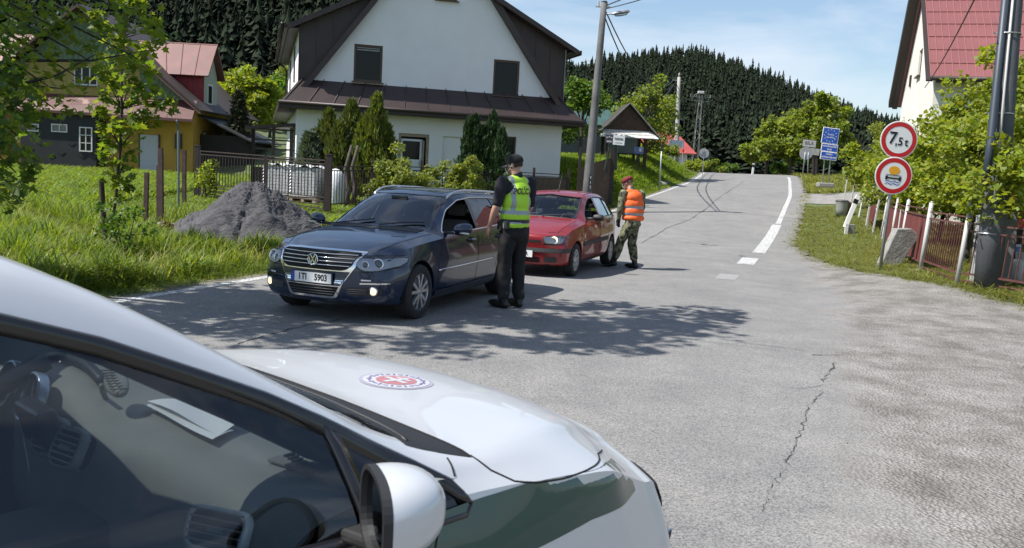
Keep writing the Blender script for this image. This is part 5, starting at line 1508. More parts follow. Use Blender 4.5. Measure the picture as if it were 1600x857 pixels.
    for k in range(7): mb.box((-8.2 + k * .55, -1.11, 1.4 + .4 * math.sin(k * 2)), (.28, .02, .02), ry=.6); mb.box((-8.0 + k * .55, -1.11, 1.4 + .4 * math.sin(k * 2)), (.28, .02, .02), ry=-.6)
    mb.build('black_wall', BK, root)
    fw = mat('frame_white', (.6, .6, .58))
    window(root, -8.2, 2.35, -7.6, 2.75, -1.12, fw, mat('glass_grey', (.10, .12, .12), .1), .05, sill=False)
    window(root, -6.95, 2.38, -6.12, 2.80, -1.12, fw, mat('glass_grey', (.10, .12, .12), .1), .05, mull=(-6.53,), sill=False)
    window(root, -5.5, 1.45, -4.82, 2.72, -1.12, fw, GLASSD, .06, mull=(-5.16,), trans=(2.3, 1.9), sill=False)
    mb = MB(); mb.box((-2.3, -.04, 1.45), (1.0, .06, 2.1)); mb.build('door', mat('door_pale', (.42, .45, .47), .5, var=.05), root)
    mb = MB(); mb.box((-2.82, -.05, 1.45), (.07, .1, 2.2)); mb.box((-1.78, -.05, 1.45), (.07, .1, 2.2)); mb.build('door_frame', WINF, root)
    mb = MB(); mb.box((-.75, -.06, 2.25), (.36, .1, .8)); mb.build('meter_box', BROWNF, root)
    mb = MB(); mb.tube([(-.35, -1.36, 3.3), (-.35, -1.2, 3.1), (-.35, -1.2, .3)], .06, 8); mb.build('downpipe', mat('pipe_grey', (.10, .12, .13), .5), root, smooth=True)
    mb = MB(); mb.box((-9.9, -.05, 2.2), (1.0, .06, 2.2)); mb.build('brick_patch', mat('brick_patch', (.20, .07, .04), .9, var=.3, scale=6), root)
    # dark lean-to at the right
    mb = MB(); mb.box((1.3, 3.5, 1.2), (2.5, 5.0, 3.0)); mb.build('side_shed_wall', mat('timber_black', (.014, .012, .011), .8), root)
    mb = MB(); slab(mb, [(.05, .6, 3.75), (.05, 6.6, 3.75), (3.0, 6.6, 2.45), (3.0, .6, 2.45)][::-1], .08); mb.build('side_shed_roof', mat('roof_dark_grey', (.03, .03, .033), .6), root)
    window(root, 1.4, 1.5, 2.0, 2.9, .01 - 0, WINF, GLASSD, .06, axis='w', sill=False)
yellow_house()

def right_house():
    A, e, n, rz = frame_of((13.6, 30.2), (.954, -.30))
    # local: u right along the eave, w into depth
    root = empty('red_roof_house', A, rz, 'pale house with large red metal tile roof seen above the yellow-green bushes', 'house')
    R = mat('roof_tile_red', (.20, .072, .07), .45, var=.09, scale=1.0, coat=.15)
    Dp, U, ze, zr = 10.4, 13.0, 5.5, 10.0
    mb = MB(); wall_poly([(0, -.4), (Dp, -.4), (Dp, ze), (Dp / 2, zr - .15), (0, ze)], [(4.3, 6.0, 5.3, 7.0)], 0, .2, mb)
    mb.v = [(v[1], v[0], v[2]) for v in mb.v]
    mb.add([(0, 0, -.4), (U, 0, -.4), (U, 0, ze), (0, 0, ze)], [(0, 1, 2, 3)]); mb.add([(0, Dp, -.4), (U, Dp, -.4), (U, Dp, ze), (0, Dp, ze)], [(0, 1, 2, 3)]); mb.add([(U, 0, -.4), (U, Dp, -.4), (U, Dp, ze), (U, Dp / 2, zr - .15), (U, 0, ze)], [(0, 1, 2, 3, 4)])
    mb.build('wall', PLASTER_D, root)
    mb = MB(); a = [(-.18, -.45, ze - .12), (U + .3, -.45, ze - .12), (U + .3, Dp / 2, zr + .1), (-.18, Dp / 2, zr + .1)]
    slab(mb, a, .09); slab(mb, [(-.18, Dp + .45, ze - .12), (U + .3, Dp + .45, ze - .12), a[2], a[3]][::-1], .09)
    rf = mb.build('roof', R, root)
    mb = MB(); seams(mb, a[0], a[1], a[3], a[2], 60, .022); mb.build('roof_ribs', mat('roof_tile_red2', (.28, .11, .105), .4), rf)
    mb = MB(); q0, q1, q2, q3 = map(Vector, a); nn = Vector((0, -(zr - ze), Dp / 2)).normalized()
    for k in range(1, 9): f = k / 9; p = q0.lerp(q3, f) + nn * .012; q = q1.lerp(q2, f) + nn * .012; mb.bar(p, q, .02, .02)
    mb.build('roof_steps', mat('roof_tile_line', (.16, .045, .045), .6), rf)
    mb = MB(); mb.bar((-.22, -.5, ze - .24), (-.22, Dp / 2, zr + .02), .06, .20, up=(1, 0, 0)); mb.bar((-.22, Dp + .5, ze - .24), (-.22, Dp / 2, zr + .02), .06, .20, up=(1, 0, 0))
    mb.bar((-.02, -.48, ze - .2), (U, -.48, ze - .2), .06, .20); mb.build('verge_board', BROWNF, rf)
    mb = MB(); slab(mb, [(-.48, Dp / 2 - .1, zr), (-.48, Dp + .5, ze - .2), (-.2, Dp + .5, ze - .2), (-.2, Dp / 2 - .1, zr)], .35); mb.build('rear_eave', BROWNF, rf)
    mb = MB(); mb.tube([(-.2, -.56, ze - .16), (U, -.56, ze - .18)], .07, 8); mb.build('gutter', BROWNF, root, smooth=True)
    window(root, 4.3, 6.0, 5.3, 7.0, .1, WINF, GLASSD, .08, axis='w', sill=True)
    mb = MB(); mb.box((-.03, 7.4, 6.1), (.05, .35, .45)); mb.build('wall_vent', BROWNF, root)
    for u in (2.2, 5.5): window(root, u, 1.6, u + 1.2, 3.0, -.01, WINF, GLASSD, .08)
    return root
right_house()

def small_buildings():
    # long shed with green roof behind the pole
    x, y = 3.7, 56.0; z = Hs(x, y)
    t = empty('green_roof_shed', (x, y, z), .10, 'low grey shed with a green metal roof behind the tall concrete pole', 'shed')
    mb = MB(); mb.box((.6, 1.5, .9), (6.4, 3, 2.6)); mb.build('wall', mat('shed_grey', (.10, .11, .12), .8, var=.1, scale=2), t)
    mb = MB(); a = [(-2.9, -.4, 2.05), (4.1, -.4, 2.05), (4.1, 1.6, 3.35), (-2.9, 1.6, 3.35)]; slab(mb, a, .06); seams(mb, *a[:2], a[3], a[2], 14, .03); slab(mb, [(-2.9, 3.4, 2.05), (4.1, 3.4, 2.05), a[2], a[3]][::-1], .06)
    mb.build('roof', mat('roof_green', (.045, .095, .085), .5, var=.25, scale=2), t)
    # red-roofed cottage beyond the crest
    x, y = 12.2, 82.0
    t = empty('red_cottage', (x, y, Hs(14.2, 80) - .8), .12, 'small pale cottage with a red roof half hidden by the grass bank', 'cottage')
    mb = MB(); mb.box((0, 2, 1.35), (6.4, 4, 2.5)); mb.build('wall', PLASTER_D, t)
    mb = MB(); a = [(-3.9, -.5, 2.35), (3.9, -.5, 2.35), (2.7, 2, 4.2), (-3.9, 2, 4.2)]; slab(mb, a, .08); slab(mb, [(-3.9, 4.5, 2.35), (3.9, 4.5, 2.35), a[2], a[3]][::-1], .08); seams(mb, *a[:2], a[3], a[2], 12, .03)
    mb.build('roof', mat('roof_red_bright', (.34, .07, .06), .5, var=.12, scale=1.5), t)
    mb = MB(); mb.box((-1.2, -.01, 1.2), (.8, .04, .9)); mb.box((1.4, -.01, 1.2), (.8, .04, .9)); mb.build('window', GLASSD, t)
    # roadside shelter with pointed shingle roof
    x, y = 5.95, 50.0; z = Hs(x, y) + .22
    t = empty('timber_shelter', (x, y, z - .05), .06, 'small timber shelter with steep shingled gable and pale skirt roof on the grass bank', 'shelter')
    W_ = mat('shelter_wood', (.045, .028, .018), .8, var=.3, scale=5); PS = mat('shingle_pale', (.52, .52, .50), .7, var=.25, scale=4); DS = mat('shingle_dark', (.035, .028, .024), .8, var=.3, scale=6)
    mb = MB()
    for u in (-1.05, 1.05):
        for w in (0, 1.9): mb.box((u, w, .5), (.17, .17, 2.1)); 
    mb.box((0, -.02, 1.42), (2.6, .12, .16)); mb.box((0, 1.9, 1.42), (2.6, .12, .16)); mb.bar((-1.0, 0, .9), (-.55, 0, 1.4), .1); mb.bar((1.0, 0, .9), (.55, 0, 1.4), .1)
    mb.build('post_frame', W_, t)
    mb = MB(); slab(mb, [(-1.65, -.62, 1.28), (1.65, -.62, 1.28), (1.25, .05, 1.72), (-1.25, .05, 1.72)], .05)
    for k in range(1, 3): f = k / 3; mb.bar(Vector((-1.65, -.63, 1.31)).lerp(Vector((-1.25, .04, 1.75)), f), Vector((1.65, -.63, 1.31)).lerp(Vector((1.25, .04, 1.75)), f), .02)
    mb.build('skirt_roof', PS, t)
    mb = MB(); mb.add([(-1.28, .0, 1.68), (1.28, .0, 1.68), (0, .0, 3.05)], [(0, 1, 2)])
    for k in range(-8, 9): h_ = 1.35 * (1 - abs(k) / 8.6); mb.box((k * .147, -.012, 1.7 + h_ / 2), (.015, .015, h_)) if h_ > .1 else None
    mb.build('gable_boards', mat('gable_brown', (.07, .042, .026), .8, var=.3, scale=4), t)
    mb = MB()
    for s_ in (-1, 1): slab(mb, [(s_ * 1.75, -.30, 1.35), (s_ * 1.75, 2.5, 1.35), (0, 2.5, 3.16), (0, -.22, 3.16)][::s_], .07)
    mb.build('roof', DS, t)
    mb = MB()
    for s_ in (-1, 1): mb.bar((s_ * 1.80, -.36, 1.30), (s_ * .0, -.26, 3.15), .05, .09, up=(0, 1, 0))
    mb.build('verge', mat('shingle_grey', (.22, .21, .20), .8), t)
    mb = MB(); mb.box((.15, .9, .42), (1.3, .5, .06)); mb.box((-.3, .9, .2), (.08, .4, .4)); mb.box((.6, .9, .2), (.08, .4, .4)); mb.build('bench', W_, t)
small_buildings()
# ------------------------------------------------------------------ poles, signs, fences, small things
CONC = mat('concrete_pole', (.23, .225, .21), .85, var=.12, scale=3, bump=.3, bscale=40)
CONC_D = mat('concrete_dark', (.075, .08, .085), .8, var=.2, scale=2, bump=.2, bscale=30)
STEEL = mat('steel_galvanised', (.33, .34, .35), .45, metal=.6, var=.1, scale=6)
IRON = mat('iron_brown', (.035, .022, .020), .6, var=.3, scale=9)
REDBR = mat('iron_red_brown', (.10, .035, .030), .6, var=.25, scale=7)
WHITEP = mat('post_white', (.44, .44, .42), .6, rust=(.20, .17, .14), rustcut=.64, rscale=14)
SWHITE = mat('sign_white', (.78, .78, .76), .35); SRED = mat('sign_red', (.50, .015, .02), .35); SBLUE = mat('sign_blue', (.012, .085, .42), .35); SBACK = mat('sign_back', (.30, .31, .32), .45, metal=.4); SBLACK = mat('sign_black', (.01, .01, .01), .4)
def pole_between(mb, a, b, r0, r1, n=16, mi=0): mb.tube([Vector(a).lerp(Vector(b), k / 6) for k in range(7)], [r0 + (r1 - r0) * k / 6 for k in range(7)], n, mi=mi)

# tall concrete pole with a street lamp behind the red car
def lamp_pole():
    b = at(916, 303, 32.3); t_ = at(944, 4, 32.3)
    b.z = Hs(b.x, b.y) - .3
    r = empty('lamp_pole', (b.x, b.y, b.z), 0, 'tall leaning concrete pole with a street lamp and wires, behind the red hatchback', 'utility pole')
    d = t_ - b
    mb = MB(); pole_between(mb, (0, 0, 0), d, .185, .105); mb.tube([d, d + Vector((0, 0, .05))], [.115, .10], 12); mb.build('pole', mat('pole_weathered', (.11, .11, .108), .85, var=.3, scale=1.2, bump=.3, bscale=40), r, smooth=True)
    p = d * .945
    mb = MB(); mb.tube([p, p + Vector((.38, -.1, .04))], .03, 8); mb.build('lamp_arm', STEEL, r)
    mb = MB(); prof = [(.001, -.34), (.07, -.32), (.10, -.18), (.12, .05), (.10, .28), (.001, .34)]
    mb.lathe(prof, 16, axis='x'); mb.v = [(v[0] + p.x + .62, v[1] + p.y - .1, max(v[2], -.02) * .8 + p.z + .06 + v[0] * .18) for v in mb.v]; mb.build('lamp_head', STEEL, r, smooth=True)
    mb = MB(); mb.lathe([(.001, -.26), (.08, -.2), (.10, 0), (.08, .2), (.001, .26)], 14, axis='x'); mb.v = [(v[0] + p.x + .64, v[1] + p.y - .1, min(v[2], 0) * .9 + p.z + .04 + v[0] * .18) for v in mb.v]; mb.build('lamp_cover', glass_mat('lamp_cover_glass', (.8, .8, .75), 1.5, .9), r, smooth=True)
    mb = MB()
    for k in (-.2, .1): mb.tube([d + Vector((k, 0, -.15)), d + Vector((k, 0, .02))], .035, 8)
    mb.bar(d + Vector((-.3, 0, -.16)), d + Vector((.25, 0, -.16)), .05); mb.build('insulator', mat('porcelain', (.45, .43, .40), .3), r)
    # stencilled number plates
    q = d * .155
    for k, s_ in enumerate(('2', 'I', 'T')):
        mb = MB(); c = q + Vector((.08, -.175, -.0 + k * .16)); mb.box(c, (.13, .012, .13)); mb.build('number_tag', SBLACK, r)
        text_obj('tag_text', s_, .14, SWHITE, r, c + Vector((0, -.008, 0)), (PI / 2, 0, 0), .001)
    return b + d
PT = lamp_pole()
# second pole, lattice mast
b2 = at(1056, 262, 74); t2 = at(1061, 121, 74); b2.z = Hs(b2.x, b2.y) - .2
r = empty('concrete_pole', b2, 0, 'slender pale concrete pole in front of the forested hill', 'utility pole')
mb = MB(); pole_between(mb, (0, 0, 0), t2 - b2, .22, .13); mb.tube([t2 - b2, t2 - b2 + Vector((0, 0, .35))], [.08, .05], 8); mb.build('pole', mat('concrete_pale', (.34, .33, .31), .85, var=.1, scale=1), r, smooth=True)
mb = MB(); dd = t2 - b2; mb.bar(dd + Vector((-.5, 0, -.25)), dd + Vector((.3, 0, -.25)), .07); mb.build('crossarm', STEEL, r)
b3 = at(1084, 266, 110); t3 = at(1095, 148, 110); b3.z = Hs(b3.x, b3.y) - .5
r = empty('lattice_mast', b3, 0, 'thin steel lattice mast with a lamp head standing before the dark forest', 'mast')
mb = MB(); dd = t3 - b3; S = mat('mast_steel', (.12, .12, .12), .6, rust=(.40, .40, .38), rustcut=.62, rscale=1.3)
for i, j in ((-1, -1), (1, -1), (1, 1), (-1, 1)): mb.bar((i * .42, j * .42, 0), dd + Vector((i * .16, j * .16, 0)), .07)
for k in range(14):
    f = k / 14; g = (k + 1) / 14; s0 = .42 - .26 * f; s1 = .42 - .26 * g; sg = 1 if k % 2 else -1
    mb.bar(dd * f + Vector((-s0 * sg, -s0, 0)), dd * g + Vector((s1 * sg, -s1, 0)), .045); mb.bar(dd * f + Vector((-s0, s0 * sg, 0)), dd * g + Vector((-s1, -s1 * sg, 0)), .045)
mb.build('lattice', S, r)
mb = MB(); mb.bar(dd + Vector((-1.3, 0, -.3)), dd + Vector((1.3, 0, -.3)), .1); mb.bar(dd + Vector((-1.1, 0, -.8)), dd + Vector((1.1, 0, -.8)), .08)
for k in (-1.2, -.5, .5, 1.2): mb.tube([dd + Vector((k, 0, -.25)), dd + Vector((k, 0, .0))], .07, 8)
mb.tube([dd + Vector((.9 * math.cos(a), 0, -.5 + .7 * math.sin(a))) for a in np.linspace(0, PI, 9)], .04, 6); mb.build('crossarm', S, r)
mb = MB(); mb.box(dd + Vector((0, 0, .25)), (.75, .5, .3)); mb.build('lamp_head', mat('lamp_white', (.5, .5, .5), .4), r, bevel=.05)
# wires
def wire(a, b, sag, r0=.012, n=18):
    return [Vector(a).lerp(Vector(b), k / n) - Vector((0, 0, 4 * sag * (k / n) * (1 - k / n))) for k in range(n + 1)]
WM = mat('cable_black', (.02, .02, .02), .6)
for k, (a, b, sg, rr, lb) in enumerate((
    (PT + Vector((.1, 0, -.35)), t2 + Vector((-.4, 0, -.2)), 1.5, .026, 'upper slack black cable from the lamp pole to the pale concrete pole'),
    (PT + Vector((.0, 0, -.40)), t2 + Vector((-.4, 0, -.6)), 2.0, .026, 'lower slack black cable from the lamp pole to the pale concrete pole'),
    (PT + Vector((.1, 0, -.10)), (9.5, 26, 10.8), .3, .022, 'upper cable running right from the top of the lamp pole'),
    (PT + Vector((.1, 0, -.22)), (10.5, 26.5, 10.5), .45, .018, 'lower cable running right from the top of the lamp pole'),
    (t3 + Vector((1.1, 0, -.2)), at(1530, 248, 120), 1.2, .035, 'upper cable running right from the lattice mast'),
    (t3 + Vector((1.1, 0, -.7)), at(1530, 256, 120), 1.3, .035, 'lower cable running right from the lattice mast'),
    (t2 + Vector((0, 0, -.5)), t3 + Vector((-1.1, 0, -.3)), .8, .03, 'cable between the pale concrete pole and the lattice mast'),
    (at(1445, 137, 29.5), at(1532, -20, 16), .15, .014, 'single service wire rising from the red roof eave'))):
    mb = MB(); mb.tube(wire(a, b, sg), rr, 5); tag(mb.build('overhead_wire', WM), lb, 'wire')

# big concrete pole with conduits at the right edge
def big_pole():
    b = at(1541, 470, 14.6); t = at(1588, -60, 14.6); b.z = Hs(b.x, b.y) - .05
    r = empty('conduit_pole', b, 0, 'massive dark concrete pole with pipes strapped to it behind the red-brown railing', 'utility pole')
    d = t - b; d = d * 1.5
    mb = MB(); pole_between(mb, (0, 0, 0), d, .215, .10); mb.build('pole', CONC_D, r, smooth=True)
    mb = MB(); mb.tube([Vector((-.27, -.08, 1.7)) + d * 0, Vector((-.26, -.08, 2.4)), d * .42 + Vector((-.185, -.08, 0)), d * .8 + Vector((-.14, -.08, 0))], .062, 12); mb.build('blue_pipe', mat('pipe_blue_grey', (.03, .042, .06), .5), r, smooth=True)
    mb = MB(); mb.tube([Vector((-.16, -.2, 1.5)), d * .42 + Vector((-.10, -.17, 0)), d * .8 + Vector((-.06, -.13, 0))], .02, 8); mb.build('white_cable', mat('cable_white', (.45, .44, .42), .5), r, smooth=True)
    for f in (.12, .36, .52):
        mb = MB(); c = d * f; mb.tube([c + Vector((.19 * math.cos(a) - .03, .19 * math.sin(a), 0)) for a in np.linspace(PI, 2.2 * PI, 14)], .012, 6); mb.tube([c + Vector((-.27, -.05, 0)), c + Vector((-.36, -.16, -.02))], .012, 6)
        mb.build('strap', STEEL, r)
    text_obj('pole_number', '6', .13, SBLACK, r, d * .245 + Vector((.0, -.185, -.30)), (PI / 2, 0, 0), .002)
    # electric cabinet beside the pole
    c = at(1500, 436, 15.3); c.z = Hs(c.x, c.y)
    r2 = empty('meter_pillar', c + Vector((.38, 0, 0)), -.15, 'grey concrete pillar with peeling paint beside the massive dark pole', 'pillar')
    mb = MB(); mb.box((0, 0, .72), (.34, .25, 1.62)); mb.build('pillar_body', mat('pillar_peeling', (.30, .31, .31), .8, rust=(.08, .09, .09), rustcut=.55, rscale=7), r2, bevel=.01)
    mb = MB(); mb.box((.30, .03, .70), (.26, .2, 1.56)); mb.build('side_panel', mat('panel_grey', (.16, .17, .17), .7, var=.15, scale=3), r2)
big_pole()

# round prohibition signs on one post
def round_signs():
    b = at(1378, 402, 17.8); b.z = Hs(b.x, b.y) - .05
    top = at(1405, 200, 17.8)
    r = empty('sign_post', b, 0, 'tilted grey post carrying two round red-rimmed signs, 7,5 t above tanker symbol', 'traffic sign')
    d = top - b
    mb = MB(); mb.tube([(0, 0.03, 0), d + Vector((0, .03, 0))], .032, 10); mb.build('post', STEEL, r, smooth=True)
    for (px, py, nm) in ((1404.5, 219, 'upper'), (1396, 275, 'lower')):
        c = at(px, py, 17.75) - b; R_ = .365
        s = empty('round_sign', c, 0); s.parent = r
        up = d.normalized(); tilt = math.atan2(up.x, up.z); s.rotation_euler = (0, tilt, 0)
        mb = MB(); mb.lathe([(.001, .012), (R_, .012), (R_ + .006, .0), (R_, -.004), (.001, -.004)], 48, axis='y'); mb.build('sign_plate', SWHITE, s)
        mb = MB(); mb.lathe([(R_ * .955, -.0065), (R_ * .725, -.0065)], 48, axis='y'); mb.build('sign_ring', SRED, s)
        mb = MB(); mb.box((0, .025, .12), (.45, .02, .03)); mb.box((0, .025, -.12), (.45, .02, .03)); mb.build('bracket', STEEL, s)
        if nm == 'upper':
            text_obj('sign_text', '7', .33, SBLACK, s, (-.125, -.008, .015), (PI / 2, 0, 0), .001, sx=.95, bold=.006)
            [text_obj('sign_text', q, .22, SBLACK, s, (u, -.008, -.035), (PI / 2, 0, 0), .001, sx=.95, bold=.004) for q, u in ((',', -.045), ('5', .035), ('t', .155))]
        else:
            mb = MB(); mb.lathe([(.001, -.0075), (.088, -.0075)], 32, axis='y'); mb.v = [(v[0] * 1.25, v[1], v[2] * .95 + .105) for v in mb.v]; mb.build('tank_symbol', mat('sign_orange', (.75, .36, .02), .4), s)
            mb = MB(); mb.box((0, -.0078, .012), (.30, .002, .012)); mb.box((0, -.0078, -.048), (.26, .002, .03))
            for sg in (-1, 1): mb.box((sg * .135, -.0078, -.048), (.045, .0022, .075))
            mb.build('truck_symbol', SBLACK, s)
            mb = MB()
            for z0 in (-.112, -.162):
                P = [(x, -.0078, z0 + .010 * math.sin(x * 50)) for x in np.linspace(-.15, .15, 34)]
                mb.add([(p[0], p[1], p[2] - .008) for p in P] + [(p[0], p[1], p[2] + .008) for p in P], [(i, i + 1, i + 35, i + 34) for i in range(33)])
            mb.build('water_symbol', SBLUE, s)
round_signs()

def blue_border_sign():
    b = at(1291, 289, 43.5); z0 = Hs(b.x, b.y)
    r = empty('border_sign', (b.x, b.y, z0 - .2), 0, 'blue border sign with a ring of stars above two blue district plates', 'traffic sign')
    px = 43.5 / 1400
    def C(x, y): return at(x, y, 43.4) - Vector((b.x, b.y, z0 - .2))
    mb = MB(); mb.tube([at(1285, 290, 43.5) - r.location, at(1291.5, 202, 43.5) - r.location], .03, 8); mb.tube([at(1294, 290, 43.5) - r.location, at(1301, 202, 43.5) - r.location], .03, 8); mb.build('post', STEEL, r, smooth=True)
    mb = MB(); mb.box(at(1289, 289.5, 43.5) - r.location, (.75, .5, .22)); mb.build('footing', CONC, r, bevel=.05)
    tl = math.radians(4.5)
    for (x, y, w, h, nm) in ((1297.5, 212.5, 26, 24.5, 'e'), (1296, 231.5, 26, 12, 'm'), (1294.8, 244, 26, 12.5, 'o')):
        s = empty('sign_panel', C(x, y), 0); s.parent = r; s.rotation_euler = (0, tl, 0); W_, H_ = w * px, h * px
        mb = MB(); mb.box((0, 0, 0), (W_, .03, H_)); mb.build('panel_border', SWHITE, s, bevel=.01)
        mb = MB(); mb.box((0, -.014, 0), (W_ - .06, .01, H_ - .06)); mb.build('panel_face', SBLUE, s)
        if nm == 'e':
            mb = MB()
            for k in range(12):
                a = 2 * PI * k / 12; cx, cz = .285 * math.sin(a), .285 * math.cos(a); P = []
                for j in range(10): rr = .036 if j % 2 == 0 else .015; aa = 2 * PI * j / 10; P.append((cx + rr * math.sin(aa), -.0205, cz + rr * math.cos(aa)))
                mb.add(P, [tuple(range(10))])
            mb.build('stars', mat('star_pale', (.75, .75, .55), .4), s)
            text_obj('sign_text', 'Česká', .125, SWHITE, s, (0, -.021, .055), (PI / 2, 0, 0), .001); text_obj('sign_text', 'republika', .115, SWHITE, s, (0, -.021, -.075), (PI / 2, 0, 0), .001)
        elif nm == 'm':
            text_obj('sign_text', 'MORAVSKOSLEZSKÝ', .098, SWHITE, s, (0, -.021, .065), (PI / 2, 0, 0), .001, sx=.86, bold=.002); text_obj('sign_text', 'KRAJ', .10, SWHITE, s, (0, -.021, -.075), (PI / 2, 0, 0), .001, bold=.002)
        else:
            text_obj('sign_text', 'OKRES', .105, SWHITE, s, (0, -.021, .075), (PI / 2, 0, 0), .001, bold=.002); text_obj('sign_text', 'FRÝDEK-MÍSTEK', .112, SWHITE, s, (0, -.021, -.075), (PI / 2, 0, 0), .001, sx=.9, bold=.002)
blue_border_sign()
def town_sign():
    D = 50
    b = at(1258, 274, D); z0 = Hs(b.x, b.y); o = Vector((b.x, b.y, z0 - .1)); px = D / 1400
    r = empty('town_sign', o, 0, 'white town name board reading BÍLÁ above the grey back of a round sign', 'traffic sign')
    mb = MB(); mb.tube([at(1254, 274, D) - o, at(1260, 225, D) - o], .035, 8); mb.tube([at(1262, 274, D) - o, at(1263.5, 225, D) - o], .035, 8); mb.build('post', STEEL, r, smooth=True)
    mb = MB(); c = at(1264.5, 224.5, D - .05) - o; mb.box(c, (22 * px, .03, 12 * px), ry=math.radians(3)); mb.build('board', SBLACK, r)
    mb = MB(); mb.box(c + Vector((0, -.012, 0)), (22 * px - .05, .02, 12 * px - .05), ry=math.radians(3)); mb.build('board_face', mat('board_grey_white', (.50, .50, .48), .5), r)
    text_obj('sign_text', 'BÍLÁ', .25, SBLACK, r, c + Vector((0, -.024, 0)), (PI / 2, math.radians(3), 0), .001)
    mb = MB(); c2 = at(1259.5, 240, D - .02) - o; mb.lathe([(.001, 0), (.36, 0), (.36, .02), (.001, .02)], 30, axis='y', c=c2); mb.build('sign_back', mat('sign_back_light', (.36, .37, .38), .5), r)
    b = at(1273, 272, D + 2); o = Vector((b.x, b.y, Hs(b.x, b.y) - .1))
    r = empty('direction_board', o, 0, 'small weathered board on dark posts just right of the town sign', 'sign')
    mb = MB(); mb.bar(at(1270, 272, D + 2) - o, at(1271, 240, D + 2) - o, .09); mb.bar(at(1275, 272, D + 2) - o, at(1276, 238, D + 2) - o, .09); mb.build('post', IRON, r)
    mb = MB(); mb.box(at(1273, 237.5, D + 1.9) - o, (.55, .03, .38), ry=.07); mb.build('board', mat('board_old', (.42, .42, .38), .7, var=.2, scale=9), r)
    # back of round sign at the road end, small blue-grey board, delineators
    D = 63; b = at(1098, 271, D); o = Vector((b.x, b.y, Hs(b.x, b.y) - .05))
    r = empty('road_sign', o, 0, 'grey back of a round sign on a thin post where the road crests', 'traffic sign')
    top = at(1100, 240, D) - o
    mb = MB(); mb.tube([(0, 0, 0), top], .03, 8); mb.build('post', STEEL, r)
    mb = MB(); mb.lathe([(.001, 0), (.35, 0), (.35, .02), (.001, .02)], 30, axis='y', c=top - Vector((0, .04, 0))); mb.build('sign_back', mat('sign_back_light', (.36, .37, .38)), r)
    mb = MB(); mb.box(top + Vector((0, -.06, 0)), (.03, .03, .4)); mb.box(top + Vector((-.06, -.06, .1)), (.2, .02, .03)); mb.box(top + Vector((-.17, -.06, -.06)), (.14, .02, .10)); mb.build('bracket', STEEL, r)
    D = 72; b = at(1058, 262, D); o = Vector((b.x, b.y, Hs(b.x, b.y) - .05))
    r = empty('information_board', o, 0, 'pale blue-grey board on two posts behind the slender concrete pole', 'sign')
    mb = MB(); mb.tube([at(1044, 258, D) - o, at(1045.5, 220, D) - o], .04, 8); mb.tube([at(1066, 262, D) - o, at(1067.5, 220, D) - o], .04, 8); mb.build('post', STEEL, r)
    mb = MB(); mb.box(at(1057.5, 225, D) - o, (22 * D / 1400, .04, 11 * D / 1400), ry=.04); mb.build('board', mat('board_blue_grey', (.20, .27, .33), .5), r)
    mb = MB(); mb.box(at(1067.5, 236, D - .2) - o, (.12, .1, .25)); mb.build('red_marker', SRED, r)
    for (px_, py, D, sc, lb, gr) in ((1176, 272, 69, 1.0, 'white delineator post with black band at the crest of the road', None),):
        b = at(px_, py, D); o = Vector((b.x, b.y, Hs(b.x, b.y) - .02)); r = empty('delineator', o, 0, lb, 'delineator')
        mb = MB(); mb.box((0, 0, .42), (.14, .10, .86), ry=.05); mb.build('post', SWHITE, r); mb = MB(); mb.box((.01, -.01, .66), (.15, .10, .20), ry=.05); mb.build('band', SBLACK, r)
    # thin post on the left bank with a small dark head, and rock
    b = at(1031, 281, 45); o = Vector((b.x, b.y, Hs(b.x, b.y) - .05)); r = empty('marker_post', o, 0, 'thin grey marker post with a dark tip on the left grass bank', 'post')
    top = at(1034.5, 226, 45) - o
    mb = MB(); mb.tube([(0, 0, 0), top], .035, 8); mb.build('post', STEEL, r, smooth=True); mb = MB(); mb.tube([top * .86, top * 1.0], .05, 8); mb.box(top + Vector((.05, 0, .08)), (.09, .05, .12)); mb.build('tip', SBLACK, r)
    mb = MB()
    for k in range(3):
        n = 0; bmm = bmesh.new(); bmesh.ops.create_icosphere(bmm, subdivisions=3, radius=.3 - .07 * k)
        x, y = ground_at(1034 + k * 6 - 3, 289 - k, 80); q = []
        for v in bmm.verts: d_ = noise.noise(v.co * 3 + Vector((k, 0, 0))) * .12; v.co = v.co * (1 + d_ * 3); q.append((v.co.x * 1.3 + x, v.co.y + y, v.co.z * .6 + Hs(x, y) + .03))
        mb.add(q, [tuple(v.index for v in f.verts) for f in bmm.faces]); bmm.free()
    tag(mb.build('boulder', CONC, smooth=True), 'pale boulders at the foot of the thin marker post', 'rocks')
town_sign()
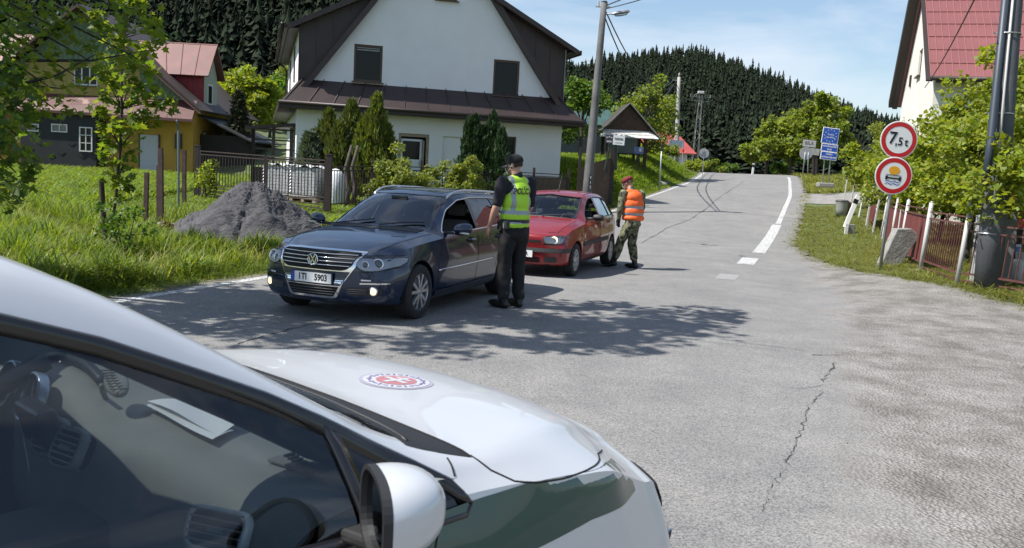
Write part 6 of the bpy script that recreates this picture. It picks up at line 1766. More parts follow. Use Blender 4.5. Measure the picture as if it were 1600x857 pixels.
def village_board():
    D = 34.5; b = at(955, 268, D); o = Vector((b.x, b.y, Hs(b.x, b.y) - .05)); px = D / 1400
    r = empty('notice_sign', o, 0, 'white lettered notice plate beside a crest shield on slanted green legs', 'sign')
    GL = mat('leg_green', (.03, .055, .035), .6)
    mb = MB(); mb.bar(at(940, 284, D) - o, at(952.5, 226, D) - o, .035); mb.bar(at(949, 270, D + .3) - o, at(951, 226, D) - o, .05); mb.bar(at(962, 266, D + .4) - o, at(963, 226, D) - o, .10); mb.build('legs', GL, r)
    c = at(967, 219.6, D - .1) - o
    mb = MB(); mb.box(c, (18 * px, .03, 14.5 * px), ry=.04); mb.build('plate', SWHITE, r)
    text_obj('sign_text', 'TURZOVKA', .115, SBLACK, r, c + Vector((0, -.018, .04)), (PI / 2, .04, 0), .001, sx=.56, bold=.003)
    mb = MB(); mb.box(c + Vector((0, -.018, -.10)), (.26, .002, .014), ry=.04); mb.build('underline', SBLACK, r)
    c = at(952, 218.5, D - .1) - o
    P = roundpoly([(-.15, .18), (.15, .18), (.15, -.06), (.0, -.20), (-.15, -.06)], .05)
    mb = MB(); mb.prism([(c.x + u, c.z + v) for u, v in P], c.y - .0, c.y + .03); mb.build('crest_shield', mat('shield_dark', (.05, .035, .05), .5), r)
    mb = MB()
    for u, v, q in ((-.09, .08, .032), (0, .11, .035), (.09, .08, .032)): mb.lathe([(.001, -.006), (q, -.006)], 14, axis='y', c=(c.x + u, c.y, c.z + v))
    mb.box((c.x, c.y - .006, c.z - .07), (.20, .003, .06)); mb.build('crest_figures', mat('crest_grey', (.42, .42, .44), .5), r)
    # small blue notice under the shelter
    D = 48; b = at(996, 246, D); o = Vector((b.x, b.y, Hs(b.x, b.y) - .05)); r = empty('blue_notice', o, 0, 'small blue notice board standing in front of the timber shelter', 'sign')
    mb = MB(); mb.bar((0, 0, 0), at(997, 238, D) - o, .09); mb.build('post', IRON, r); mb = MB(); mb.box(at(998, 235.5, D - .1) - o, (.5, .04, .36)); mb.build('board', mat('board_blue', (.04, .09, .24), .5, col2=(.14, .2, .34), scale=9), r)
    mb = MB(); mb.box(at(1000, 235.5, D - .13) - o, (.14, .03, .14)); mb.build('poster', mat('poster_pale', (.35, .30, .34), .5), r)
village_board()

# ---------------- right-hand fence: panels between white posts
RP = [(7.45, 14.95), (7.98, 17.5), (8.75, 20.3), (9.60, 22.9), (10.45, 25.6), (11.3, 28.3), (12.15, 31.0)]
for i, (x, y) in enumerate(RP):
    z = Hs(x, y); t = empty('fence_post', (x, y, z - .1), 0, ['nearest white round fence post, standing at the corner of the red-brown railing', 'second white round fence post, between railing and sheet panel', 'third white round fence post, beside the leaning concrete slab', 'fourth white fence post, left of the sheet panels', 'white fence post in the middle of the receding row', 'white fence post near the leaning delineator', 'white fence post beside the litter bin'][i], 'fence post', 'white fence posts')
    h = [1.52, 1.42, 1.40, 1.35, 1.35, 1.35, 1.3][i]; lean = [.135, .13, .14, .15, .16, .15, .14][i] - .03
    mb = MB(); mb.tube([(0, 0, 0), (lean * h * .62, 0, h)], .040 if i < 3 else .030, 10); mb.tube([(lean * h * .62, 0, h), (lean * h * .62 + .004, 0, h + .03)], [.034, .01], 10); mb.build('post', WHITEP, t, smooth=True)
    mb = MB(); mb.box((0, 0, .04), (.3, .3, .14)); mb.build('footing', CONC, t)
# thin slanting white stakes between the posts further off
stk = [(1318, 320, 1326, 262, 37), (1327, 328, 1336, 285, 35), (1340, 352, 1350, 300, 32), (1352, 362, 1362, 305, 29), (1362, 372, 1374, 312, 27), (1378, 380, 1388, 318, 25), (1391, 384, 1400, 322, 23), (1400, 390, 1409, 328, 21.5)]
for i, (x0, y0, x1, y1, D) in enumerate(stk):
    a = at(x0, y0, D); b = at(x1, y1, D); a.z = Hs(a.x, a.y) - .1
    mb = MB(); mb.bar(a, b, .05 if i % 2 else .04); tag(mb.build('fence_stake', WHITEP), 'thin slanting white stake in the far part of the right fence, rusty at the foot', 'fence stake', 'slanting fence stakes')
def rod_panel(name, p0, p1, n, zb, zt, label, m=REDBR, sheet=False, lean=.08):
    a = Vector((p0[0], p0[1], Hs(*p0))); b = Vector((p1[0], p1[1], Hs(*p1)))
    t = empty(name, a, 0, label, 'fence panel'); d = b - a; L = Vector((lean, 0, 0))
    mb = MB(); mb.bar(Vector((0, 0, zt)) + L * zt, d + Vector((0, 0, zt)) + L * zt, .04, .03); mb.bar(Vector((0, 0, zb)) + L * zb, d + Vector((0, 0, zb)) + L * zb, .04, .03)
    mb.bar(Vector((0, 0, zt + .13)) + L * zt, d + Vector((0, 0, zt + .13)) + L * zt, .025); mb.bar(d * .5 + Vector((0, 0, zt)) + L * zt, d * .5 + Vector((0, 0, zt + .13)) + L * zt, .025)
    mb.bar(Vector((0, 0, zb - .12)) + L * zb, d + Vector((0, 0, zb - .12)) + L * zb, .025)
    mb.build('panel_frame', m, t)
    mb = MB()
    if sheet:
        k = 26; V = []
        for i in range(k + 1):
            f = i / k; off = Vector((.02 * (i % 2), .0, 0)); V.append((d * f + Vector((0, 0, zb)) + L * zb + off, d * f + Vector((0, 0, zt - .02)) + L * zt + off))
        mb.grid([[v[0] for v in V], [v[1] for v in V]]); o = mb.build('corrugated_sheet', mat('sheet_red_brown', (.115, .030, .026), .6, var=.25, scale=2.5, stretch=(1, 1, .3)), t)
    else:
        for i in range(1, n): f = i / n; mb.bar(d * f + Vector((0, 0, zb)) + L * zb, d * f + Vector((0, 0, zt)) + L * zt, .017)
        mb.build('rods', m, t)
rod_panel('railing', (7.50, 14.9), (8.35, 13.3), 16, .22, .92, 'red-brown railing running out of the picture in front of the blue barrel')
rod_panel('railing', (8.35, 13.3), (9.3, 11.6), 16, .22, .92, 'red-brown railing beyond the right edge of the view')
rod_panel('railing', (7.95, 17.4), (7.50, 15.05), 17, .20, 1.02, 'red-brown railing panel between the two nearest white posts')
rod_panel('sheet_fence', (8.70, 20.2), (8.0, 17.6), 17, .15, 1.05, 'brown corrugated fence panel right of the leaning concrete slab', sheet=True)
rod_panel('sheet_fence', (9.58, 22.8), (8.78, 20.4), 17, .15, 1.0, 'brown corrugated fence panel behind the round signs', sheet=True)
rod_panel('sheet_fence', (10.43, 25.5), (9.62, 23.0), 17, .15, 1.0, 'rusty corrugated fence panel left of the sign post', sheet=True)
rod_panel('sheet_fence', (12.1, 30.9), (11.35, 28.4), 17, .15, 1.0, 'corrugated fence panel farthest along, beside the litter bin', sheet=True)
def leaning_slab():
    b = at(1386, 400, 18.6); b.z = Hs(b.x, b.y)
    mb = MB(); P = [(-.22, -.06), (.14, -.12), (.52, .68), (.44, .80), (.12, .80), (.05, .72)]
    P = [(-.20, -.08), (.16, -.10), (.58, .66), (.40, .80), (.10, .78)]
    mb.prism(P, -.14, .12); o = mb.build('concrete_slab', mat('concrete_mossy', (.24, .24, .22), .9, var=.3, scale=5, bump=.5, bscale=20), bevel=.015); o.location = b
    tag(o, 'leaning grey concrete slab propped against the fence beside the sign post', 'concrete block')
leaning_slab()
def far_delineator():
    b = at(1326, 362, 27.5); b.z = Hs(b.x, b.y)
    r = empty('leaning_delineator', b, 0, 'leaning white delineator with black band on a small concrete foot by the right fence', 'delineator')
    mb = MB(); mb.box((.02, 0, .14), (.26, .22, .34)); mb.build('foot_block', CONC, r, bevel=.02)
    a = Vector((-.16, -.1, .20)); c = at(1341, 306, 27.5) - b
    mb = MB(); mb.bar(a, c, .13, .05, up=(0, 1, 0)); mb.bar(Vector((-.13, -.14, -.02)), Vector((-.12, -.14, .32)), .10, .03, up=(0, 1, 0)); mb.build('post', SWHITE, r)
    mb = MB(); mb.bar(a.lerp(c, .74), a.lerp(c, .88), .134, .054, up=(0, 1, 0)); mb.build('band', SBLACK, r)
far_delineator()
def bin_():
    b = at(1315, 326, 33); b.z = Hs(b.x, b.y)
    r = empty('litter_bin', b, 0, 'grey metal litter bin standing beside the driveway at the fence end', 'bin'); r.scale = (.85,) * 3
    mb = MB(); mb.lathe([(.001, .02), (.22, .02), (.24, .30), (.27, .64), (.275, .66), (.25, .66), (.24, .6), (.21, .1), (.001, .1)], 24); mb.build('bin_body', mat('bin_grey', (.28, .29, .28), .5, metal=.3, var=.12, scale=4), r, smooth=True)
    mb = MB(); mb.lathe([(.28, .64), (.29, .66), (.28, .69), (.2, .72), (.001, .73)], 24); mb.build('lid', mat('bin_dark', (.05, .05, .05), .5), r, smooth=True)
    mb = MB(); mb.box((.33, .1, .32), (.14, .2, .64)); mb.build('side_post', REDBR, r)
bin_()
def barrel():
    b = at(1565, 440, 16.2); b.z = Hs(b.x, b.y) + .02
    r = empty('blue_barrel', b, 0, 'blue plastic barrel standing behind the railing', 'barrel')
    mb = MB(); mb.lathe([(.001, 0), (.23, 0), (.25, .03), (.255, .18), (.265, .2), (.255, .22), (.26, .42), (.27, .44), (.26, .46), (.25, .60), (.22, .64), (.001, .64)], 28); mb.build('barrel_body', mat('plastic_blue', (.012, .06, .24), .4, var=.15, scale=4), r, auto=50)
    mb = MB(); mb.lathe([(.245, .615), (.265, .62), (.265, .65), (.245, .655)], 28); mb.build('rim', mat('rim_pale', (.35, .4, .5), .4), r)
    for k, (px, lb) in enumerate(((1589, 'white gas cylinder behind the railing, next to the blue barrel'), (1606, 'white gas cylinder behind the railing at the picture edge'))):
        b = at(px, 452, 15.4); b.z = Hs(b.x, b.y) + .02
        r = empty('gas_cylinder', b, 0, lb, 'gas cylinder', 'white gas cylinders')
        mb = MB(); mb.lathe([(.001, .02), (.13, .02), (.15, .05), (.15, .36), (.13, .42), (.06, .46), (.001, .47)], 24); mb.build('cylinder_body', mat('cylinder_white', (.58, .58, .55), .45, var=.06, scale=5), r, smooth=True)
        mb = MB(); mb.lathe([(.075, .44), (.08, .56), (.075, .57), (.07, .56), (.065, .44)], 18); mb.tube([(0, 0, .46), (0, 0, .53)], .02, 8); mb.build('collar', mat('collar_grey', (.35, .35, .34), .4), r)
barrel()

# ---------------- left: gate, fence, pallets, sand, stakes
GL_, GR_ = (-9.95, 28.0), (-5.05, 24.2)
def gate():
    for (p, h, lb) in ((GL_, 1.62, 'left brown iron post of the wide gate'), (GR_, 1.62, 'right brown iron post of the wide gate')):
        mb = MB(); z = Hs(*p); mb.box((0, 0, h / 2), (.15, .15, h)); mb.box((0, 0, h + .01), (.17, .17, .03)); o = mb.build('gate_post', IRON, bevel=.006); o.location = (p[0], p[1], z - .05); tag(o, lb, 'gate post')
    a = Vector((GL_[0] + .12, GL_[1] - .08, Hs(*GL_) + .0)); b = Vector((GR_[0] - .12, GR_[1] + .08, Hs(*GR_) + .0)); d = b - a; mid = .56
    for k, (f0, f1, lb) in enumerate(((0, mid - .008, 'left leaf of the brown iron bar gate behind the sand heap'), (mid + .008, 1, 'right leaf of the brown iron bar gate in front of the white pallets'))):
        o = a + d * f0; e = d * (f1 - f0); t = empty('gate_leaf', o, 0, lb, 'gate')
        mb = MB(); z1, z0 = 1.42, .42
        for z in (z1, z1 - .10, z0, z0 - .10, z0 - .20, z0 - .30): mb.bar((0, 0, z), e + Vector((0, 0, z)), .035, .03)
        for f in (0, 1): mb.bar(e * f + Vector((0, 0, .08)), e * f + Vector((0, 0, z1)), .05)
        mb.build('leaf_frame', IRON, t)
        mb = MB(); n = 22 if k == 0 else 18
        for i in range(1, n): f = i / n; mb.bar(e * f + Vector((0, 0, z0)), e * f + Vector((0, 0, z1 - .1)), .022)
        mb.build('bars', IRON, t)
    # iron fence continuing to the right, past the shrubs
    pts = [GR_, (-4.1, 25.6), (-2.9, 27.4), (-1.7, 29.2), (-.5, 31.0), (.6, 32.4), (1.9, 33.2)]
    for i in range(6):
        p, q = pts[i], pts[i + 1]; a = Vector((*p, Hs(*p))); d = Vector((*q, Hs(*q))) - a
        t = empty('iron_fence_panel', a, 0, ['dark iron fence panel right of the gate post, tree trunks behind it', 'dark iron fence panel behind the leafy shrubs, above the estate car bonnet', 'dark iron fence panel half hidden by yellow-green shrubs', 'dark iron fence panel between the shrubs and the policeman', 'dark iron fence panel with reed matting behind the policeman', 'dark iron fence panel with reed matting at the house corner'][i], 'fence panel', 'dark iron fence panels'); z1, z0 = 1.25, .25
        mb = MB()
        for z in (z1, z1 - .10, z0): mb.bar((0, 0, z), d + Vector((0, 0, z)), .03)
        for k in range(1, 17): f = k / 17; mb.bar(d * f + Vector((0, 0, z0)), d * f + Vector((0, 0, z1 - .1)), .018)
        mb.build('bars', IRON, t)
        mb = MB(); mb.box(d + Vector((0, 0, .7)), (.09, .09, 1.5)); mb.build('post', IRON, t)
        if i >= 4:
            mb = MB(); G = [[d * (k / 40) + Vector((.01 * (k % 2), .05, z)) for k in range(41)] for z in (.1, 1.12)]; mb.grid(G); mb.build('reed_matting', mat('reed', (.16, .125, .095), .9, var=.25, scale=12, stretch=(1, 1, .1)), t)
    # taller timber gate right of the house corner
    p, q = (2.3, 33.6), (3.7, 35.5); a = Vector((*p, Hs(*p))); d = Vector((*q, Hs(*q))) - a
    t = empty('yard_gate', a, 0, 'brown boarded yard gate with two tall posts between the white house and the lamp pole', 'gate')
    mb = MB(); mb.box((0, 0, 1.0), (.10, .10, 2.6)); mb.box(d + Vector((0, 0, 1.0)), (.18, .18, 2.5)); mb.build('post', IRON, t)
    mb = MB(); G = [[d * (k / 14) + Vector((0, .02 * (k % 2), z + (.35 * k / 14 if z > 1 else 0))) for k in range(15)] for z in (.0, 1.55)]; mb.grid(G); mb.build('boards', mat('boards_brown', (.085, .055, .04), .85, var=.2, scale=5), t)
gate()
def pallets():
    WR = mat('wrapped_blocks', (.40, .41, .42), .35, var=.12, scale=7, bump=.5, bscale=18)
    FO = mat('white_foil', (.72, .73, .75), .25, bump=.5, bscale=14)
    for k, (px, lb) in enumerate(((441, 'left foil-wrapped pallet of grey blocks behind the gate'), (483, 'right foil-wrapped pallet of grey blocks behind the gate'))):
        b = at(px, 296, 28.0 - k * .6); b.z = Hs(b.x, b.y)
        t = empty('pallet', b, -.25, lb, 'pallet', 'foil-wrapped pallets')
        mb = MB()
        for r_ in range(9):
            for c in range(3): mb.box(((c - 1) * .27, 0, .22 + r_ * .098), (.262, .80, .092))
        mb.build('block_stack', WR, t, bevel=.008)
        mb = MB()
        for r_ in range(9):
            mb.box((-.425, 0, .22 + r_ * .098), (.05, .80, .07), ry=.5)
        P = []
        for i in range(11):
            x = -.46 + .092 * i; P.append([(x, y, 1.08 + .04 * math.sin(i * 1.7 + y * 5) + .03 * (1 - abs(x) * 2)) for y in np.linspace(-.45, .45, 9)])
        mb.grid(P); o = mb.build('foil', FO, t, smooth=True)
        mb = MB()
        for x in (-.38, 0, .38): mb.box((x, 0, .06), (.10, .85, .10))
        mb.box((0, 0, .13), (.9, .85, .03)); mb.build('pallet_base', mat('raw_wood', (.30, .24, .18)), t)
    b = at(524, 292, 27.0); b.z = Hs(b.x, b.y); mb = MB(); P = []
    mb.lathe([(.30, 0), (.33, .4), (.28, .9), (.12, 1.05), (.001, 1.08)], 14); o = mb.build('foil_bundle', FO, smooth=True); o.location = b; tag(o, 'grey-white foil bundle behind the iron fence, right of the pallets', 'bundle')
pallets()
def sand_heap():
    cx, cy = -5.20, 17.9; n, m = 150, 150; R_ = 1.62
    V = []; F = []
    for i in range(n + 1):
        r = i / n
        for j in range(m):
            a = 2 * PI * j / m; rr = r * R_ * (1 + .10 * math.sin(2 * a + .6) + .06 * math.sin(5 * a)) * (1.10 if math.cos(a) < 0 else 1)
            x, y = rr * math.cos(a), rr * math.sin(a)
            h = 1.27 * (1 - r) ** 1.0 * (1 - .10 * math.exp(-(r / .08) ** 2)) + .05 * (1 - r)
            p = Vector((x * 2.4, y * 2.4, 0))
            h += (.09 * noise.noise(p * .75 + Vector((3, 1, 0))) + .05 * noise.noise(p * 2.0) + .024 * noise.noise(p * 5.5) + .026 * noise.noise(p * 12) + .02 * noise.noise(p * 27)) * min(1, (1 - r) * 4) * (1.0 + .3 * (r > .12))
            h += -.06 * max(0, noise.noise(p * 1.1 + Vector((9, 2, 4)))) * 2 * min(1, (1 - r) * 3)
            V.append((x, y, h - .04 * (r > .97)))
    for i in range(n):
        for j in range(m): F.append((i * m + j, i * m + (j + 1) % m, (i + 1) * m + (j + 1) % m, (i + 1) * m + j))
    me = np_mesh('sand', V, F)
    g = mat('sand_dark_grey', (.062, .061, .066), .95, var=.3, scale=3.5, bump=.9, bscale=26)
    o = link('sand_heap', me, g, smooth=True); o.location = (cx, cy, Hs(cx, cy) - .04); tag(o, 'large heap of dark grey sand on the grass in front of the gate', 'sand heap')
    # crumbs round the foot
    k = 500; a = RNG.uniform(0, 2 * PI, k); r = R_ * (1 + np.abs(RNG.normal(0, .16, k))); x = cx + r * np.cos(a) * 1.1; y = cy + r * np.sin(a)
    TV = [(1, 0, 0), (-1, 0, 0), (0, 1, 0), (0, -1, 0), (0, 0, 1), (0, 0, -1)]; TF = [(0, 2, 4), (2, 1, 4), (1, 3, 4), (3, 0, 4), (2, 0, 5), (1, 2, 5), (3, 1, 5), (0, 3, 5)]
    me = scatter_mesh('crumbs', TV, TF, np.stack([x, y, H(x, y) + .01], -1), rand_rot(k), RNG.uniform(.01, .045, k)); tag(link('rubble', me, g), kind='stuff')
sand_heap()
def stakes():
    for (x0, y0, x1, y1, D, w, lb, m) in (
        (166, 341, 158, 280, 14.5, .085, 'short dark wooden stake beside the young maple', 'wood'),
        (227, 342, 229.5, 270, 17.5, .075, 'rusty iron post standing alone left of the paired posts', 'iron'),
        (248, 334, 247.5, 259, 18.5, .065, 'left rusty post of the close pair near the sand heap', 'iron'),
        (252.5, 334, 251, 232, 18.5, .085, 'taller right rusty post of the close pair near the sand heap', 'iron'),
        (279, 305, 279, 204, 24.5, .065, 'thin grey pipe post with a pale top in front of the yellow house', 'pipe'),
        (288, 292, 288, 235, 25.5, .10, 'dark brown post between the pipe post and the gate', 'iron')):
        a = at(x0, y0, D); b = at(x1, y1, D); a.z = Hs(a.x, a.y) - .1
        mb = MB(); (mb.tube([a, b], w / 2, 10) if m != 'iron' else mb.bar(a, b, w, w)); tag(mb.build('old_post', {'wood': mat('stake_wood', (.045, .032, .025), .9, var=.3, scale=9), 'iron': mat('post_rust', (.06, .035, .03), .85, var=.35, scale=8), 'pipe': mat('pipe_grey', (.10, .12, .13))}[m]), lb, 'post')
    for (px, py, D, s, lb) in ((262, 345, 17.8, (.42, .25, .26), 'pale concrete lump among the weeds left of the sand heap'), (243, 362, 16.6, (.55, .3, .22), 'dark broken concrete block lying in the weeds by the paired posts')):
        b = at(px, py, D); b.z = Hs(b.x, b.y) + s[2] * .4; bm = bmesh.new(); bmesh.ops.create_icosphere(bm, subdivisions=3, radius=.6)
        for v in bm.verts: v.co = Vector((max(-.5, min(.5, v.co.x)) * s[0], max(-.5, min(.5, v.co.y)) * s[1], max(-.5, min(.5, v.co.z)) * s[2])) * (1 + .12 * noise.noise(v.co * 4))
        me = bpy.data.meshes.new('lump'); bm.to_mesh(me); bm.free(); o = link('concrete_lump', me, CONC if px > 250 else CONC_D, smooth=False); o.location = b; o.rotation_euler = (0, .15, .5); tag(o, lb, 'rubble')
stakes()
# ------------------------------------------------------------------ vegetation
def leafmat(name, c, island=.35, trans=.45, rough=.5):
    return mat(name, c, rough, island=island, trans=trans, spec=.35)
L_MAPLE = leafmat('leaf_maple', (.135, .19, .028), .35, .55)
L_MAPLE_SHADE = leafmat('leaf_maple_shade_tint', (.06, .11, .018), .35, .45)  # darker copy of the maple leaf, shade painted into its colour
L_YG = leafmat('leaf_yellow_green', (.215, .265, .035), .32, .5)
L_GREEN = leafmat('leaf_green', (.09, .16, .025), .35, .45)
L_BRIGHT = leafmat('leaf_bright', (.175, .225, .04), .3, .5)
L_THUJA = leafmat('leaf_thuja', (.095, .12, .025), .4, .25)
L_CYP = leafmat('leaf_cypress', (.028, .058, .020), .4, .15)
L_JUN = leafmat('leaf_juniper', (.085, .115, .075), .35, .2)
L_SHRUB = leafmat('leaf_shrub', (.185, .225, .05), .35, .45)
BARK = mat('bark', (.075, .06, .05), .95, var=.3, scale=9, bump=.6, bscale=30)
BARK_D = mat('bark_dark', (.035, .028, .024), .95, var=.3, scale=9)
LEAF4 = ([(0, 0, 0), (.5, .30, .06), (0, 1, -.02), (-.5, .30, .06)], [(0, 1, 2, 3)])
def maple_template():
    pts = [(0, 0), (.18, .10), (.52, .02), (.34, .28), (.60, .52), (.24, .56), (0, 1.0), (-.24, .56), (-.60, .52), (-.34, .28), (-.52, .02), (-.18, .10)]
    V = [(0, .38, -.05)] + [(x, y, .10 * abs(x) - .12 * max(0, y - .5)) for x, y in pts]
    n = len(pts); F = [(0, 1 + i, 1 + (i + 1) % n) for i in range(n)]
    return V, F
SPRAY4 = ([(0, 0, 0), (.16, .5, .05), (0, 1.0, 0), (-.16, .5, .05)], [(0, 1, 2, 3)])
def leaves(name, P, size, m, parent, tpl=LEAF4, up=.25, rng=RNG, rot=None, var=.35):
    n = len(P); s = size * rng.uniform(1 - var, 1 + var, n)
    R = rand_rot(n, rng, up) if rot is None else rot
    me = scatter_mesh(name, tpl[0], tpl[1], P, R, s)
    return link(name, me, m, parent, smooth=False)
def clumped(centres, rad, per, rng=RNG, flat=.8, shell=.35):
    """leaf positions scattered in clumps"""
    out = []
    for c, r in zip(centres, np.broadcast_to(rad, (len(centres),))):
        d = rng.normal(size=(per, 3)); d /= np.linalg.norm(d, axis=1)[:, None]
        q = d * (r * (shell + (1 - shell) * rng.random(per) ** .6))[:, None]; q[:, 2] *= flat; out.append(q + c)
    return np.concatenate(out)
def crown_centres(c, R, n, rng=RNG, inner=.45, low=-.8, rough=.25):
    d = rng.normal(size=(n * 3, 3)); d /= np.linalg.norm(d, axis=1)[:, None]; d = d[d[:, 2] > low][:n]
    k = inner + (1 - inner) * rng.random(len(d)) ** .5
    k *= 1 + rough * (np.sin(d[:, 0] * 5 + c[0]) * np.sin(d[:, 1] * 4 + c[1]) + rng.normal(0, .35, len(d)))
    return np.asarray(c) + d * k[:, None] * np.asarray(R)
def limbs(mb, base, top, centres, r0, rng=RNG, n=14, droop=.1):
    """trunk from base to top and limbs reaching into the clumps"""
    base = Vector(base); top = Vector(top)
    tr = [base.lerp(top, k / 8) + Vector((noise.noise(Vector((k * .7, base.x, 1))) * .12 * (k > 0), noise.noise(Vector((k * .7, base.y, 5))) * .12 * (k > 0), 0)) for k in range(9)]
    mb.tube(tr, [r0 * (1 - .72 * k / 8) * (1.25 if k == 0 else 1) for k in range(9)], 10)
    idx = rng.choice(len(centres), min(n, len(centres)), replace=False)
    for i in idx:
        c = Vector(centres[i]); f = min(.95, max(.2, (c.z - base.z) / max(.1, (top.z - base.z)) * .75)); k = int(f * 8); s = tr[k]
        pts = [s]
        for j in range(1, 6):
            t = j / 5; p = s.lerp(c, t); p.z += math.sin(t * PI) * (c - s).length * droop; pts.append(p + Vector((rng.normal(0, .02), rng.normal(0, .02), 0)) * (c - s).length)
        rr = r0 * (1 - .72 * f) * .5; mb.tube(pts, [rr * (1 - .8 * j / 5) for j in range(6)], 6)
        for _ in range(2):
            q = pts[3]; e = c + Vector(rng.normal(0, .3, 3)) * (c - s).length * .35; mb.tube([q, q.lerp(e, .5) + Vector((0, 0, .03)), e], [rr * .4, rr * .28, rr * .1], 5)
def tree(name, label, x, y, h, R, m, nclump, per, leaf, crad, trunk=.12, cat='tree', group=None, clear=.3, seed=0, cz=.62, bark=None, up=.25, flat=.8, dz=0, rough=.25, lean=(0, 0)):
    rng = np.random.default_rng(seed + int(abs(x * 13 + y * 7)))
    z = Hs(x, y) + dz; t = empty(name, (x, y, z), 0, label, cat, group)
    c = np.array([lean[0], lean[1], h * cz]); Rv = (R[0], R[1], h * (1 - cz) if len(R) < 3 else R[2])
    C_ = crown_centres(c, Rv, nclump, rng, low=-.75, rough=rough)
    C_ = C_[C_[:, 2] > h * clear * .6]
    mb = MB(); limbs(mb, (0, 0, -.1), (lean[0] * .8, lean[1] * .8, h * .85), C_, trunk, rng, n=12); mb.build('trunk', bark or BARK, t, smooth=True)
    P = clumped(C_, crad * rng.uniform(.6, 1.25, len(C_)), per, rng, flat)
    leaves('crown', P, leaf, m, t, up=up, rng=rng)
    return t

# ---- forest on the hills
def forest():
    rng = np.random.default_rng(3)
    def conifer(nl, seed):
        r = random.Random(seed); V = []; F = []
        for k in range(nl):
            f = k / nl; z0 = .05 + .93 * f
            for j in range(8):
                a = r.uniform(0, 2 * PI); q = (.235 * (1 - f) ** .95 + .008) * r.uniform(.55, 1.2); w = q * r.uniform(.32, .5); zz = z0 + r.uniform(-.03, .03); c, s_ = math.cos(a), math.sin(a); n = len(V)
                V += [(0, 0, zz + .075), (c * q * .6 - s_ * w, s_ * q * .6 + c * w, zz - .01), (c * q, s_ * q, zz - .05 * r.uniform(.2, 1.2)), (c * q * .6 + s_ * w, s_ * q * .6 - c * w, zz - .01)]; F += [(n, n + 1, n + 2), (n, n + 2, n + 3)]
        n = len(V); V += [(.02, 0, .88), (-.02, .012, .88), (0, -.02, .88), (0, 0, 1.0)]; F += [(n, n + 1, n + 3), (n + 1, n + 2, n + 3), (n + 2, n, n + 3)]
        return V, F
    N = 90000
    u = rng.random(N); px = rng.uniform(-500, 2100, N)
    r = 95 + (600 - 95) * np.sqrt(rng.random(N) * 1.0)
    a = (px - 800) / 1400; y = r / np.sqrt(1 + a * a); x = a * y
    z = H(x, y); hl = hill(x, y)
    near = np.interp(px, [0, 480, 900, 1500], [118, 125, 175, 190])
    ok = (hl > 2.2) & (r > near)
    r1 = np.interp(px, [0, 500, 900], [420, 460, 560]); ok &= r < r1 + 25
    # thin out: keep a spacing by jittered cells
    cell = np.round(x / 3.4).astype(int) * 100003 + np.round(y / 3.4).astype(int)
    _, first = np.unique(cell, return_index=True); keep = np.zeros(N, bool); keep[first] = True
    ok &= keep & (rng.random(N) < .84)
    # hidden behind the white house: thin
    ok &= ~((px > 545) & (px < 840) & (rng.random(N) > .25))
    ok &= ~((px < -150) | (px > 1750)) | (rng.random(N) < .3)
    x, y, z, px = x[ok], y[ok], z[ok], px[ok]
    n = len(x); hh = 7 + 9.5 * rng.random(n) ** 1.4 * np.where(rng.random(n) < .08, 1.22, 1)
    lobe = np.sin(x * .05 + 2) * np.sin(y * .043) + rng.normal(0, .25, n)
    dec = (lobe > .75) & (px < 900) & (rng.random(n) < .6)
    grp = rng.integers(0, 3, n)
    m = mat('conifer_needles', (.018, .026, .015), .95, island=.6, spec=.1)
    m.node_tree.nodes['Principled BSDF'].inputs['Specular IOR Level'].default_value = .1
    Vs = []; Fs = []; off = 0
    for g in range(3):
        TV, TF = conifer(12, g); TV = np.array(TV); TF = np.array(TF); s = (grp == g) & ~dec
        k = s.sum(); sc = np.stack([hh[s] * rng.uniform(.85, 1.25, k)] * 2 + [hh[s]], -1)
        X = TV[None] * sc[:, None, :]; X = np.einsum('nij,nkj->nki', rotz(rng.uniform(0, 6.28, k)), X) + np.stack([x[s], y[s], z[s] - 1.0], -1)[:, None, :]
        Fs.append((TF[None] + (np.arange(k) * len(TV))[:, None, None]).reshape(-1, 3) + off); Vs.append(X.reshape(-1, 3)); off += k * len(TV)
    me = np_mesh('forest', np.concatenate(Vs), np.concatenate(Fs)); tag(link('conifer_forest', me, m), kind='stuff')
    # paler broadleaf patches among the conifers
    s = dec; k = int(s.sum()); C_ = np.stack([x[s], y[s], z[s] + hh[s] * .42], -1)
    P = np.concatenate([clumped([c], [h * .30], 150, rng, 1.25, .5) for c, h in zip(C_, hh[s])])
    me = scatter_mesh('broadleaf', LEAF4[0], LEAF4[1], P, rand_rot(len(P), rng, .3), rng.uniform(.7, 1.3, len(P)))
    tag(link('broadleaf_wood', me, mat('broadleaf_far', (.035, .065, .022), .8, island=.4, trans=.2)), kind='stuff')
    # lighter undergrowth band at the left foot of the hill
    print('forest', n, k)
forest()

